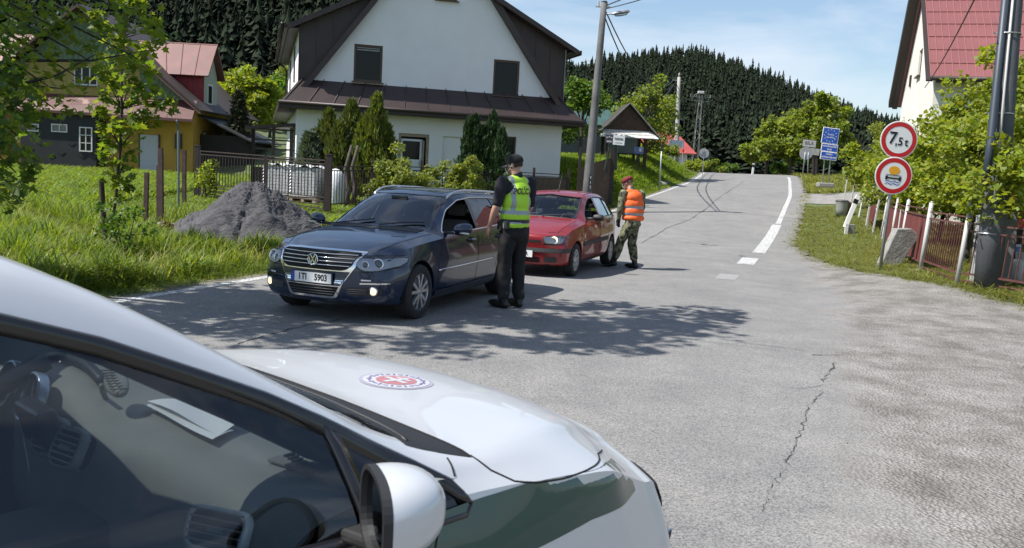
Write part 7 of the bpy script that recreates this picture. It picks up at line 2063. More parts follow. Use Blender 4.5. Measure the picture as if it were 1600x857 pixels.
# ---- mid-distance trees
MID = [
 (-24.0, 70, 4.5, (2.6, 2.6), L_BRIGHT, 'bright green broadleaf tree directly right of the yellow house, farthest left of the row'),
 (-21.2, 77, 5.2, (2.8, 2.8), L_GREEN, 'mid-green broadleaf tree in the gap between the two houses, behind the dark spruce'),
 (-27.0, 86, 6.0, (3.4, 3.4), L_YG, 'yellow-green tree rising behind the dormer of the yellow house'),
 (-23.5, 95, 7.2, (4, 4), L_BRIGHT, 'broad bright tree on the slope between the houses'),
 (-31.0, 97, 7, (4, 4), L_GREEN, 'green tree on the slope above the yellow house roof'),
 (-17.8, 60, 4.6, (1.9, 1.9), L_YG, 'low yellow-green tree behind the timber porch of the white house'),
 (3.3, 48.0, 4.3, (1.2, 1.2), L_GREEN, 'flowering green tree at the right end of the white house roof'),
 (8.0, 57, 4.8, (1.9, 1.9), L_BRIGHT, 'rounded bright green tree behind the timber shelter'),
 (5.6, 60, 3.2, (1.3, 1.3), L_YG, 'low yellow-green tree left of the timber shelter'),
 (19.8, 72, 4.0, (1.7, 1.7), L_BRIGHT, 'yellow-green tree left of the town sign, lower of the group'),
 (21.4, 71, 5.0, (1.0, 1.0), L_YG, 'slim yellow-green tree just left of the tall maple'),
 (21.6, 66, 6.0, (1.9, 1.9), L_BRIGHT, 'tall bright maple behind the town sign'),
 (23.2, 70, 4.4, (1.4, 1.4), L_GREEN, 'darker green tree behind the blue border sign'),
]
for i, (x, y, h, R, m, lb) in enumerate(MID):
    big = y > 85
    tree('broadleaf_tree', lb, x, y, h, R, m, 48 if R[0] > 1.8 else 30, 110, .17 if y < 60 else .25, .62 if R[0] < 2.4 else .85, .13, seed=i, cz=.58, clear=.2)
# low bushes along the crest and the verge beyond
for i, (px, D, w, h, m) in enumerate(((1085, 70, 1.6, 1.0, L_YG), (1112, 74, 2.2, 1.1, L_BRIGHT), (1135, 76, 2.0, .9, L_GREEN), (1215, 74, 2.4, 1.0, L_GREEN), (1040, 66, 1.4, 1.0, L_BRIGHT), (1012, 62, 1.5, 1.1, L_YG), (970, 60, 1.6, 1.2, L_GREEN))):
    p = at(px, 272, D); x, y = p.x, p.y; rng = np.random.default_rng(50 + i); t = empty('low_bush', (x, y, Hs(x, y)), 0, ['bush beside the grey backed round sign', 'yellow-green bush at the crest, centre', 'darker bush left of the white delineator', 'bush right of the white delineator at the crest', 'bush in front of the red-roofed cottage', 'yellow-green bush right of the timber shelter', 'low green bush behind the shelter posts'][i], 'bush')
    mb = MB(); C_ = crown_centres((0, 0, h * .45), (w * .5, w * .4, h * .5), 14, rng, low=-.3); limbs(mb, (0, 0, -.1), (0, 0, h * .5), C_, .03, rng, 6); mb.build('stem', BARK, t)
    leaves('foliage', clumped(C_, .32, 110, rng), .14, m, t, rng=rng)
# dark spruce and other conifers behind the porch
def spruce(x, y, h, lb, m, seed, rad=.26):
    rng = np.random.default_rng(seed); t = empty('spruce', (x, y, Hs(x, y)), 0, lb, 'tree')
    mb = MB(); mb.tube([(0, 0, 0), (0, 0, h)], [.12, .02], 8); P = []; R_ = []
    for k in range(46):
        f = k / 46; z = h * (.08 + .9 * f); r = h * rad * (1 - f) ** .85 + .08; a0 = rng.uniform(0, 6.28)
        for j in range(9):
            a = a0 + j * .7 + rng.normal(0, .1); rr = r * rng.uniform(.75, 1.1); mb.tube([(0, 0, z), (rr * .6 * math.cos(a), rr * .6 * math.sin(a), z - .05 * rr), (rr * math.cos(a), rr * math.sin(a), z - .22 * rr)], [.02, .012, .004], 4) if j % 3 == 0 else None
            q = rng.random(26); P.append(np.stack([rr * q * math.cos(a), rr * q * math.sin(a), z - .22 * rr * q ** 2], -1) + rng.normal(0, .07, (26, 3)))
    mb.build('trunk', BARK_D, t); leaves('crown', np.concatenate(P), .20, m, t, SPRAY4, up=.1, rng=rng)
spruce(-15.5, 50.0, 3.7, 'dark spruce with rusty shade between the yellow house and the white house', leafmat('needle_dark', (.028, .036, .016), .45, .1), 1)

# ---- garden conifers in front of the white house
def columnar(px, D, h, w, ncol, m, lb, seed, name='thuja', size=.13, bare=.0, spread=.30, per=900):
    p = at(px, 300, D); x, y = p.x, p.y; rng = np.random.default_rng(seed)
    t = empty(name, (x, y, Hs(x, y)), 0, lb, 'conifer'); mb = MB(); P = []; Rr = []
    for c in range(ncol):
        ox = (c - (ncol - 1) / 2) * w / max(1, ncol) * .95 + rng.normal(0, .05); oy = rng.normal(0, w * .15); hc = h * rng.uniform(.72, 1.0) if ncol > 1 else h
        if c == ncol // 2: hc = h
        mb.tube([(ox * .2, oy * .2, -.1), (ox * .7, oy * .7, h * .25), (ox, oy, hc * .8)], [.07, .05, .015], 7)
        n = per; f = rng.random(n) ** .85; z = bare * h + (hc - bare * h) * f
        prof = (w / ncol ** .6 * .74) * np.sin(np.clip((f * .92 + .08), 0, 1) * PI) ** .55 * (1 - .45 * f)
        lump = 1 + .22 * np.sin(z * 7 + c * 2 + seed) * np.sin(rng.random(n) * 0 + z * 3)
        a = rng.uniform(0, 2 * PI, n); rr = prof * lump * (.45 + .65 * rng.random(n) ** .5) * (1 + .15 * np.sin(a * 5 + z * 4))
        q = np.stack([ox + rr * np.cos(a), oy + rr * np.sin(a), z], -1); P.append(q)
        # sprays point up and outward: local y axis along that direction
        d = np.stack([np.cos(a) * spread, np.sin(a) * spread, np.ones(n)], -1) + rng.normal(0, .28, (n, 3)); d /= np.linalg.norm(d, axis=1)[:, None]
        tt = rng.normal(size=(n, 3)); xx = np.cross(tt, d); xx /= np.linalg.norm(xx, axis=1)[:, None]; Rr.append(np.stack([xx, d, np.cross(xx, d)], -1))
    mb.build('stems', BARK, t, smooth=True)
    leaves('foliage', np.concatenate(P), size, m, t, ([(0, 0, 0), (.22, .45, .05), (0, 1.25, 0), (-.22, .45, .05)], [(0, 1, 2, 3)]), rng=rng, rot=np.concatenate(Rr))
    return t
columnar(534, 28.5, 3.15, 1.5, 4, L_THUJA, 'broad olive-green thuja left of the taller one, in front of the white house', 11, per=2600, size=.15, bare=.12)
columnar(583, 28.0, 3.30, 1.15, 3, leafmat('leaf_thuja2', (.115, .145, .028), .4, .3), 'tallest yellowish thuja in front of the white house, left of its door', 12, per=3000, size=.16, bare=.05)
columnar(499, 28.8, 2.2, 1.0, 3, L_JUN, 'silvery bushy juniper at the left end of the garden conifers', 13, name='juniper', per=1900, size=.16, spread=1.2)
columnar(756, 31.0, 3.15, 1.55, 6, L_CYP, 'dark green many-stemmed cypress in front of the white house, right of its door', 14, name='cypress', per=2000, size=.14, spread=.15)
def shrub(px, py, D, w, h, m, lb, seed, leaf=.075, n=26, per=120, name='shrub', crad=.24, open_=.2, stems=7):
    p = at(px, py, D); x, y = p.x, p.y; rng = np.random.default_rng(seed); t = empty(name, (x, y, Hs(x, y)), 0, lb, 'shrub')
    C_ = crown_centres((0, 0, h * .52), (w * .5, w * .4, h * .5), n, rng, inner=.3, low=-.9, rough=.35); mb = MB()
    for k in range(stems):
        e = C_[rng.integers(len(C_))]; mb.tube([(rng.normal(0, .06), rng.normal(0, .06), -.05), (e[0] * .4, e[1] * .4, e[2] * .5), tuple(e)], [.014, .010, .003], 5)
    mb.build('stems', BARK_D, t)
    leaves('foliage', clumped(C_, crad * rng.uniform(.6, 1.3, len(C_)), per, rng), leaf, m, t, rng=rng, up=.15)
shrub(612, 305, 25.6, 1.2, 1.7, L_SHRUB, 'yellow-green leafy shrub overhanging the fence right of the thujas', 21, n=34)
shrub(640, 305, 26.6, 1.2, 1.25, L_SHRUB, 'low yellow-green shrub in front of the white door', 22)
shrub(690, 300, 27.6, 1.2, 1.35, L_SHRUB, 'rounded yellow-green shrub left of the cypress, along the fence', 23, n=32)
shrub(725, 298, 27.4, 1.3, 2.05, L_SHRUB, 'taller loose yellow-green shrub in front of the cypress', 24, n=30)
shrub(792, 298, 27.6, .8, 1.45, leafmat('leaf_climber', (.085, .12, .05), .4, .3), 'grey-green climber on the fence just left of the policeman', 25, leaf=.09, n=16)
shrub(322, 300, 27.5, .8, 1.15, L_YG, 'thin yellow-green bush behind the left end of the gate', 26, n=12, per=60)
shrub(272, 345, 17.4, .55, .35, leafmat('leaf_reddish', (.13, .10, .045), .3, .3), 'small reddish-leaved weed clump left of the sand heap', 27, n=8, per=50, crad=.12)
shrub(196, 400, 13.0, .75, .95, L_GREEN, 'thin green bush with bare twigs at the foot of the young maple', 28, leaf=.05, n=14, per=60, crad=.16)
# bare orchard trunks behind the fence
for k, px in enumerate((541, 551)):
    p = at(px, 300, 26.5 + k * .4); mb = MB(); mb.tube([(0, 0, -.1), (.08, 0, .5), (-.05, .05, 1.1), (.1, .1, 1.8)], [.08, .07, .06, .04], 8); o = mb.build('tree_stump', BARK, smooth=True); o.location = (p.x, p.y, Hs(p.x, p.y)); tag(o, ['left bare trunk behind the fence below the thujas', 'right bare trunk behind the fence below the thujas'][k], 'trunk')

# ---- yellow-green trees over the right fence
tree('garden_tree', 'broad yellow-green garden tree in front of the red-roofed house, behind the round signs', 11.6, 20.6, 4.6, (2.6, 2.3), L_YG, 120, 125, .105, .42, .10, seed=3, cz=.56, clear=.22, bark=BARK_D, rough=.18)
tree('garden_tree', 'yellow-green tree right of the massive dark pole, over the railing', 9.5, 14.7, 2.9, (1.35, 1.0), L_YG, 44, 110, .095, .34, .05, seed=4, cz=.66, clear=.5, bark=BARK_D, lean=(-.9, -.25))
tree('garden_tree', 'yellow-green tree above the sheet fence between the signs and the massive pole', 9.6, 18.9, 3.1, (1.35, 1.2), L_YG, 50, 150, .095, .34, .06, seed=5, cz=.60, clear=.25, bark=BARK_D)
for i, (x, y, h, R, lb) in enumerate(((14.2, 33.5, 3.0, (1.9, 1.9), 'rounded yellow-green bush over the far end of the right fence'), (12.6, 27.5, 3.1, (1.8, 1.6), 'yellow-green bush left of the 7,5 t sign, over the stakes'), (11.4, 24.0, 2.8, (1.5, 1.4), 'yellow-green bush directly behind the tanker sign'), (16.8, 38.0, 3.6, (2.4, 2.2), 'dense yellow-green bush right of the blue border sign'), (13.2, 24.2, 4.3, (2.0, 1.9), 'taller yellow-green tree at the left edge of the pale house'))):
    tree('hedge_tree', lb, x, y, h, R, L_YG if i % 2 == 0 else leafmat('leaf_olive', (.17, .21, .035), .35, .45), 60, 150, .11, .42, .07, seed=20 + i, cz=.52, clear=.1, bark=BARK_D)
p = at(1598, 290, 15.6); rng = np.random.default_rng(9)
t = empty('red_flowering_shrub', (p.x, p.y, Hs(p.x, p.y)), 0, 'shrub with coral red blossom at the right picture edge', 'shrub')
C_ = crown_centres((0, 0, 1.45), (.30, .3, .6), 16, rng); mb = MB(); limbs(mb, (0, 0, 0), (0, 0, 1.2), C_, .02, rng, 6); mb.build('stem', BARK_D, t); leaves('blossom', clumped(C_, .12, 40, rng), .05, leafmat('petal_coral', (.50, .10, .09), .2, .3), t, rng=rng)

# ---- big maple at the left: its crown shades the road, its low branches hang into view
def maple():
    rng = np.random.default_rng(77)
    x0, y0 = -9.3, 9.6; t = empty('maple_tree', (x0, y0, Hs(x0, y0)), 0, 'large maple whose low leafy branches hang into the upper left corner', 'tree')
    o = np.array([x0, y0, Hs(x0, y0)])
    C_ = crown_centres((-6.2 - x0, 8.75 - y0, 7.2), (4.0, 2.5, 1.9), 120, rng, inner=.15, low=-1, rough=.2)
    # ragged edge towards the road
    extra = np.array([(-2.9, 9.9, 6.6), (-2.3, 9.7, 6.9), (-1.8, 10.1, 6.3), (-2.6, 9.2, 6.7), (-3.4, 8.2, 6.4), (-3.9, 7.4, 6.4), (-3.2, 10.5, 6.5)]) - o
    low = []
    for (px, py, D) in ((12, 30, 9), (45, 20, 9.4), (80, 40, 9.2), (20, 70, 8.8), (60, 80, 9.0), (105, 60, 9.4), (10, 110, 8.6), (40, 125, 8.8), (75, 135, 9.1), (15, 160, 8.4), (40, 180, 8.8), (10, 205, 8.4), (30, 215, 8.7), (8, 250, 8.3), (25, 270, 8.2), (15, 295, 8.1), (130, 30, 9.6), (160, 55, 9.8), (140, 95, 9.4), (175, 100, 9.8), (120, 120, 9.5), (205, 60, 10), (225, 35, 10), (250, 60, 10.2), (215, 92, 10), (60, 160, 8.7), (85, 170, 9), (-15, 60, 8.6), (-20, 150, 8.4), (-20, 230, 8.3), (100, 15, 9.2), (30, 240, 8.4), (-10, 280, 8.1), (180, 15, 9.6)):
        low.append(np.array(at(px, py, D)) - o)
    low = np.array(low)
    allc = np.concatenate([C_, extra]); mb = MB()
    limbs(mb, (0, 0, -.2), (1.4, -.2, 8.0), allc, .22, rng, 34, droop=.06)
    s = Vector((.1, 0, 3.4))
    for c in low[::2]:
        c = Vector(c); m_ = s.lerp(c, .55) + Vector((0, 0, .55)); mb.tube([s, s.lerp(m_, .5) + Vector((0, 0, .2)), m_, m_.lerp(c, .6) + Vector((0, 0, .05)), c], [.06, .045, .028, .015, .006], 6)
    for a, b in (((40, 95, 9), (235, 78, 10)), ((20, 135, 8.7), (150, 85, 9.5)), ((0, 110, 8.6), (110, 140, 9.3))):
        pa = Vector(at(*a)) - Vector(o); pb = Vector(at(*b)) - Vector(o); mb.tube([pa, pa.lerp(pb, .5) + Vector((0, 0, -.06)), pb], [.02, .013, .004], 6)
    mb.build('trunk', BARK_D, t, smooth=True)
    P = clumped(allc, .50 * rng.uniform(.6, 1.2, len(allc)), 52, rng, .6)
    TV, TF = maple_template()
    leaves('crown', P, .145, L_MAPLE, t, (TV, TF), up=.9, rng=rng)
    P = clumped(low, .27 * rng.uniform(.6, 1.2, len(low)), 26, rng, .75); leaves('low_foliage', P, .088, L_MAPLE, t, (TV, TF), up=.45, rng=rng)
    P = clumped([np.array(at(px, py, 8.0)) - o for px, py in ((-10, 90), (5, 150), (0, 200), (8, 240), (12, 275), (0, 300), (20, 180), (-5, 120), (10, 40), (-20, 20))], .26, 26, rng, .8); leaves('shade_tinted_foliage', P, .095, L_MAPLE_SHADE, t, (TV, TF), up=.4, rng=rng)
maple()
def sapling():
    rng = np.random.default_rng(5); D = 14.2; b = at(176, 345, D); x, y = b.x, b.y; z = Hs(x, y); o = np.array([x, y, z])
    t = empty('young_maple', (x, y, z), 0, 'slim young maple in the meadow in front of the yellow house', 'tree')
    stem = [(170, 345), (183, 290), (188, 230), (190, 170), (190, 110), (193, 60), (197, 10), (200, -25)]
    S = [Vector(at(px, py, D)) - Vector(o) for px, py in stem]; S[0].z = -.1
    cl = [(160, 40, .7), (215, 15, .8), (235, 35, .8), (200, 5, 1), (180, 70, .9), (225, 75, 1), (165, 95, .8), (205, 100, 1), (235, 110, .7), (175, 130, .9), (160, 120, .6), (205, 135, 1), (228, 140, .9), (250, 160, .9), (265, 165, .8), (180, 165, .9), (155, 175, .8), (210, 170, 1.1), (235, 185, 1), (190, 195, 1), (165, 205, .9), (215, 205, .9), (185, 225, .9), (170, 245, 1), (200, 235, .7), (190, 260, .9), (178, 280, .8), (200, 285, .6), (185, 300, .6), (160, 150, .5), (245, 55, .6), (150, 25, .6), (215, -10, 1), (180, -15, 1)]
    C_ = np.array([np.array(at(px, py, D + rng.uniform(-.3, .3))) - o for px, py, _ in cl]); mb = MB()
    mb.tube(S, [.028, .026, .023, .02, .017, .014, .010, .005], 8)
    for c in C_:
        c = Vector(c); k = min(range(8), key=lambda i: abs(S[i].z - (c.z - .3))); mb.tube([S[k], S[k].lerp(c, .5) + Vector((0, 0, .05)), c], [.010, .007, .002], 5)
    mb.build('stem', BARK_D, t, smooth=True)
    TV, TF = maple_template()
    P = np.concatenate([clumped([c], [.19 * s[2]], int(26 * s[2]) + 4, rng, .9) for c, s in zip(C_, cl)])
    leaves('foliage', P, .125, L_MAPLE, t, (TV, TF), up=.35, rng=rng)
sapling()

# ---- grass
def tuft(nb, seed, lean=.35, w=.011):
    r = random.Random(seed); V = []; F = []
    for k in range(nb):
        a = r.uniform(0, 2 * PI); d = r.uniform(0, .10); bx, by = d * math.cos(a), d * math.sin(a); b = r.uniform(0, 2 * PI); l = r.uniform(.1, lean); hh = r.uniform(.55, 1.0); ww = w * r.uniform(.7, 1.3)
        dx, dy = math.cos(b), math.sin(b); px, py = -dy * ww, dx * ww; n = len(V)
        V += [(bx - px, by - py, 0), (bx + px, by + py, 0), (bx + dx * l * .25 + px * .8, by + dy * l * .25 + py * .8, hh * .55), (bx + dx * l * .25 - px * .8, by + dy * l * .25 - py * .8, hh * .55), (bx + dx * l, by + dy * l, hh * (1 - l * .35))]
        F += [(n, n + 1, n + 2), (n, n + 2, n + 3), (n + 3, n + 2, n + 4)]
    return V, F
def grass(name, X, Y, h, m, nb=7, lean=.5, w=.011, seed=0):
    rng = np.random.default_rng(seed); n = len(X); Z = H(X, Y) - .01; half = n // 3; V = []; F = []; off = 0
    for g in range(3):
        sl = slice(g * half, (g + 1) * half if g < 2 else n); TV, TF = tuft(nb, seed * 10 + g, lean, w); TV = np.array(TV); TF = np.array(TF); k = len(X[sl]); hh = h[sl]
        sx = np.clip(hh / .35, .5, 1.4); S = np.stack([sx, sx, hh], -1)
        Q = TV[None] * S[:, None, :]; Q = np.einsum('nij,nkj->nki', rotz(rng.uniform(0, 6.28, k)), Q) + np.stack([X[sl], Y[sl], Z[sl]], -1)[:, None, :]
        V.append(Q.reshape(-1, 3)); F.append((TF[None] + (np.arange(k) * len(TV))[:, None, None]).reshape(-1, 3) + off); off += k * len(TV)
    o = link(name, np_mesh(name, np.concatenate(V), np.concatenate(F)), m); tag(o, kind='stuff'); return o
def sample(n, d0, d1, px0, px1, power, seed):
    rng = np.random.default_rng(seed); D = d0 + (d1 - d0) * rng.random(n) ** power; px = rng.uniform(px0, px1, n); return (px - 800) / 1400 * D, D, rng
G_TALL = leafmat('grass_tall', (.15, .215, .028), .38, .48); G_SHORT = leafmat('grass_short', (.19, .205, .055), .35, .4); G_PALE = leafmat('grass_pale', (.28, .30, .10), .3, .45)
def not_in(x, y):
    s_, t_ = st(x, y)
    ok = ((x + 5.2) ** 2 + (y - 17.9) ** 2) > 1.55 ** 2
    e1 = np.array((.962, .274)); n1 = np.array((-.274, .962)); u = (x + 8.2) * e1[0] + (y - 33.35) * e1[1]; v = (x + 8.2) * n1[0] + (y - 33.35) * n1[1]
    ok &= ~((u > -1.8) & (u < 10.5) & (v > -.1)); ok &= ~((x > -29) & (x < -14) & (y > 47.2))
    return ok
# tall meadow near the road
x, y, rng = sample(30000, 8.5, 21, -160, 700, .75, 1); s_, t_ = st(x, y); k = (x < xleft(y) - .12) & not_in(x, y); x, y = x[k], y[k]
edge = smoothstep(.1, .9, xleft(y) - x); clump = .75 + .45 * np.sin(x * 2.3 + 1) * np.sin(y * 1.9) + .25 * np.sin(x * 5 + y * 4)
h = (.10 + .30 * edge) * np.clip(clump, .35, 1.3) * rng.uniform(.6, 1.3, len(x)) * np.where((y > 15.5) & (x > -6.6), .45, 1.0); grass('meadow_grass', x, y, h, G_TALL, 8, .6, .010, 1)
x, y, rng = sample(3500, 9, 21, -160, 620, .8, 2); k = (x < xleft(y) - .5) & not_in(x, y); x, y = x[k], y[k]; grass('meadow_seedheads', x, y, rng.uniform(.30, .62, len(x)) * np.where((y > 15.5) & (x > -6.6), .4, 1.0), G_PALE, 3, .35, .006, 2)
x, y, rng = sample(24000, 20, 50, -160, 560, 1.1, 3); k = (x < xleft(y) - .3) & not_in(x, y); x, y = x[k], y[k]
lawn = (x > -11) & (y > 22) ; grass('far_meadow_grass', x, y, rng.uniform(.14, .40, len(x)) * np.where(lawn, .35, 1), G_TALL, 6, .6, .022, 3)
# bank on the left of the road further on
x, y, rng = sample(30000, 27, 66, 780, 1130, 1.1, 4); k = (x < xleft(y) - .10) & not_in(x, y); x, y = x[k], y[k]
h = rng.uniform(.15, .45, len(x)) * (.3 + .7 * smoothstep(.1, 1.2, xleft(y) - x)); grass('bank_grass', x, y, h, leafmat('grass_bank', (.16, .235, .028), .35, .45), 6, .7, .026, 4)
# right verge and garden, and grass beyond the crest
x, y, rng = sample(34000, 11, 45, 1225, 1720, .9, 5); s_, t_ = st(x, y); k = (x > xright(y) + .05) & ~((t_ > -1) & (t_ < 5) & (s_ > 39) & (s_ < 48)); x, y = x[k], y[k]; s_, t_ = st(x, y)
h = rng.uniform(.04, .13, len(x)) * np.where(rng.random(len(x)) < .12, 2.0, 1) + .10 * smoothstep(2.2, 2.8, t_) * rng.random(len(x)); grass('verge_grass', x, y, h, G_SHORT, 6, .8, .011, 5)
x, y, rng = sample(16000, 45, 100, 1050, 1420, 1.0, 6); k = (x > xright(y) + .1) | (y > 72); k &= ~((x > xleft(y)) & (x < xright(y)) & (y < 92)); x, y = x[k], y[k]; grass('far_verge_grass', x, y, rng.uniform(.1, .35, len(x)), G_SHORT, 5, .6, .035, 6)
# ragged tufts creeping over the asphalt edges, and loose stones on the apron
yy = RNG.uniform(8, 45, 2500); side_ = RNG.random(2500) < .5; xx = np.where(side_, xleft(yy) + RNG.normal(-.02, .10, 2500), xright(yy) + RNG.normal(.0, .16, 2500)); grass('edge_weeds', xx, yy, RNG.uniform(.03, .10, 2500), G_SHORT, 5, .9, .010, 7)
k = 9000; D = 3.5 + 19 * RNG.random(k) ** .7; px = RNG.uniform(1180, 1750, k); X = (px - 800) / 1400 * D; gx = np.interp(D, [0, 4.2, 5.8, 8.8, 14, 21.6], [1.8, 1.8, 2.4, 3.4, 5.1, 7.0]); ok = (X > gx + RNG.normal(.5, .5, k)) & (X < xright(D) + .3); X, D = X[ok], D[ok]; k = len(X)
TV = np.array([(1, 0, 0), (-1, 0, 0), (0, 1, 0), (0, -1, 0), (0, 0, .7), (0, 0, -.7)]); TF = [(0, 2, 4), (2, 1, 4), (1, 3, 4), (3, 0, 4), (2, 0, 5), (1, 2, 5), (3, 1, 5), (0, 3, 5)]
me = scatter_mesh('stones', TV, TF, np.stack([X, D, H(X, D) + .006], -1), rand_rot(k), RNG.uniform(.003, .009, k) * np.where(RNG.random(k) < .03, 1.8, 1)); tag(link('loose_gravel', me, mat('gravel_stone', (.25, .24, .225), .9, island=.4)), kind='stuff')
# ------------------------------------------------------------------ people
def ell(mb, c, r, R=None, n=14):
    c = Vector(c); V = []; 
    R = R or Matrix.Identity(3)
    k0 = len(mb.v); rows = []
    for i in range(n + 1):
        th = PI * i / n
        rows.append([c + R @ Vector((r[0] * math.sin(th) * math.cos(a), r[1] * math.sin(th) * math.sin(a), r[2] * math.cos(th))) for a in np.linspace(0, 2 * PI, 2 * n, endpoint=False)])
    m = 2 * n; vs = [rows[0][0]] + [p for row in rows[1:-1] for p in row] + [rows[-1][0]]
    fs = [(0, 1 + j, 1 + (j + 1) % m) for j in range(m)]
    for i in range(n - 2): fs += [(1 + i * m + j, 1 + (i + 1) * m + j, 1 + (i + 1) * m + (j + 1) % m, 1 + i * m + (j + 1) % m) for j in range(m)]
    last = len(vs) - 1; fs += [(last, 1 + (n - 2) * m + (j + 1) % m, 1 + (n - 2) * m + j) for j in range(m)]
    mb.add(vs, fs)
def limb(mb, a, b, r0, r1, bulge=0, f=.35):
    a, b = Vector(a), Vector(b); n = 9; pts = [a.lerp(b, k / n) for k in range(n + 1)]
    rs = [r0 + (r1 - r0) * k / n + bulge * math.exp(-((k / n - f) / .25) ** 2) for k in range(n + 1)]
    mb.tube(pts, rs, 16); ell(mb, a, (rs[0],) * 3, n=8); ell(mb, b, (rs[-1],) * 3, n=8)
def remesh(name, mb, m, parent, voxel, smooth=3, folds=None):
    me = bpy.data.meshes.new(name); me.from_pydata(mb.v, [], mb.f)
    o = link(name, me, m, parent)
    md = o.modifiers.new('r', 'REMESH'); md.mode = 'VOXEL'; md.voxel_size = voxel; md.use_smooth_shade = True
    s = o.modifiers.new('s', 'SMOOTH'); s.factor = .5; s.iterations = smooth
    mats = list(me.materials); p = o.parent; o.parent = None
    bpy.context.view_layer.update(); apply_mods(o); o.parent = p
    if not o.data.materials:
        for x in mats: o.data.materials.append(x)
    if folds:
        me = o.data; n = len(me.vertices); co = np.empty(n * 3); me.vertices.foreach_get('co', co); co = co.reshape(-1, 3); no = np.empty(n * 3); me.vertices.foreach_get('normal', no); no = no.reshape(-1, 3)
        d = np.array([folds(Vector(c)) for c in co]); me.vertices.foreach_set('co', (co + no * d[:, None]).ravel()); me.update()
    o.data.shade_smooth(); return o
SKIN = mat('skin', (.42, .235, .165), .5, var=.06, scale=14)
BLACKC = mat('cloth_black', (.007, .007, .008), .85, bump=.2, bscale=120)
NAVYC = mat('cloth_near_black', (.010, .011, .016), .85, bump=.2, bscale=120)
LEATH = mat('boot_black', (.010, .010, .010), .4)
HIVIS = mat('hivis_yellow', (.42, .72, .035), .6, bump=.15, bscale=60)
REFL = mat('reflective_grey', (.30, .33, .35), .35, metal=.25)
ORANGE = mat('hivis_orange', (.85, .13, .02), .6, bump=.15, bscale=60)
MASKW = mat('mask_white', (.72, .74, .76), .7)
def camo():
    m = mat('camouflage', (.085, .10, .05), .9, scale=16, col2=(.22, .21, .13), detail=2, rust=(.020, .022, .014), rustcut=.53, rscale=13)
    return m
CAMO = camo()
def hand(mb, w, d, up, sz=1.0, curl=.5, side=1):
    """w wrist point, d direction of the hand, up = back-of-hand normal; five separate fingers"""
    w = Vector(w); d = Vector(d).normalized(); n = Vector(up); n = (n - d * n.dot(d)).normalized(); s = d.cross(n) * side
    M = Matrix((s, d, n)).transposed()
    ell(mb, w + d * .048 * sz, (.040 * sz, .055 * sz, .017 * sz), M, 10); limb(mb, w, w + d * .03 * sz, .027 * sz, .026 * sz)
    for k, (off, ln) in enumerate(((-.030, .066), (-.010, .076), (.010, .072), (.030, .056))):
        p = w + s * off * sz + d * (.090 - abs(off) * .25) * sz; q = d
        for j, seg in enumerate((.45, .32, .23)):
            ang = curl * (.35 + .35 * j); q2 = (q * math.cos(ang) - n * math.sin(ang)).normalized(); e = p + q2 * ln * seg * sz; r = (.0098 - .0012 * j) * sz; limb(mb, p, e, r, r * .94); n_ = n; p = e; q = q2
            n = (n - q * n.dot(q)).normalized()
        n = Vector(up); n = (n - d * n.dot(d)).normalized()
    p = w + s * -.034 * sz + d * .025 * sz; e = p + (s * -.35 + d * .75 - n * .35).normalized() * .035 * sz; limb(mb, p, e, .014 * sz, .011 * sz); limb(mb, e, e + (d * .9 - n * .4).normalized() * .028 * sz, .011 * sz, .009 * sz)
def head(mb, c, R, s=1.0):
    """c centre of the skull, R rotation (x forward, y left, z up)"""
    def P(x, y, z): return Vector(c) + R @ Vector((x, y, z)) * s
    ell(mb, P(-.005, 0, .025), (.098 * s, .078 * s, .095 * s), R); ell(mb, P(.028, 0, -.045), (.062 * s, .060 * s, .072 * s), R); ell(mb, P(.05, 0, -.092), (.030 * s, .034 * s, .022 * s), R, 8)
    limb(mb, P(.088, 0, .010), P(.112, 0, -.030), .010 * s, .015 * s); ell(mb, P(.085, 0, -.062), (.014 * s, .026 * s, .010 * s), R, 8); ell(mb, P(.075, 0, .035), (.026 * s, .055 * s, .014 * s), R, 8)
    for y in (-1, 1):
        ell(mb, P(-.005, y * .080, -.010), (.020 * s, .010 * s, .033 * s), R @ Matrix.Rotation(-.2 * y, 3, 'Z'), 8); ell(mb, P(.065, y * .038, -.022), (.022 * s, .022 * s, .018 * s), R, 8)
def eyes(parent, c, R, s=1.0):
    for y in (-1, 1):
        mb = MB(); ell(mb, Vector(c) + R @ Vector((.082, y * .032, .010)) * s, (.011 * s, .012 * s, .008 * s), R, 8); mb.build('eye', mat('eye_dark', (.05, .04, .035), .2), parent, smooth=True)
def rz3(a): return Matrix.Rotation(a, 3, 'Z')
def fold_noise(v, amp=.006, sc=9, zs=.5, off=0): return amp * (noise.noise(Vector((v.x * sc + off, v.y * sc, v.z * sc * zs))) + .5 * noise.noise(Vector((v.x * sc * 2.2, v.y * sc * 2.2 + off, v.z * sc * 1.6))))

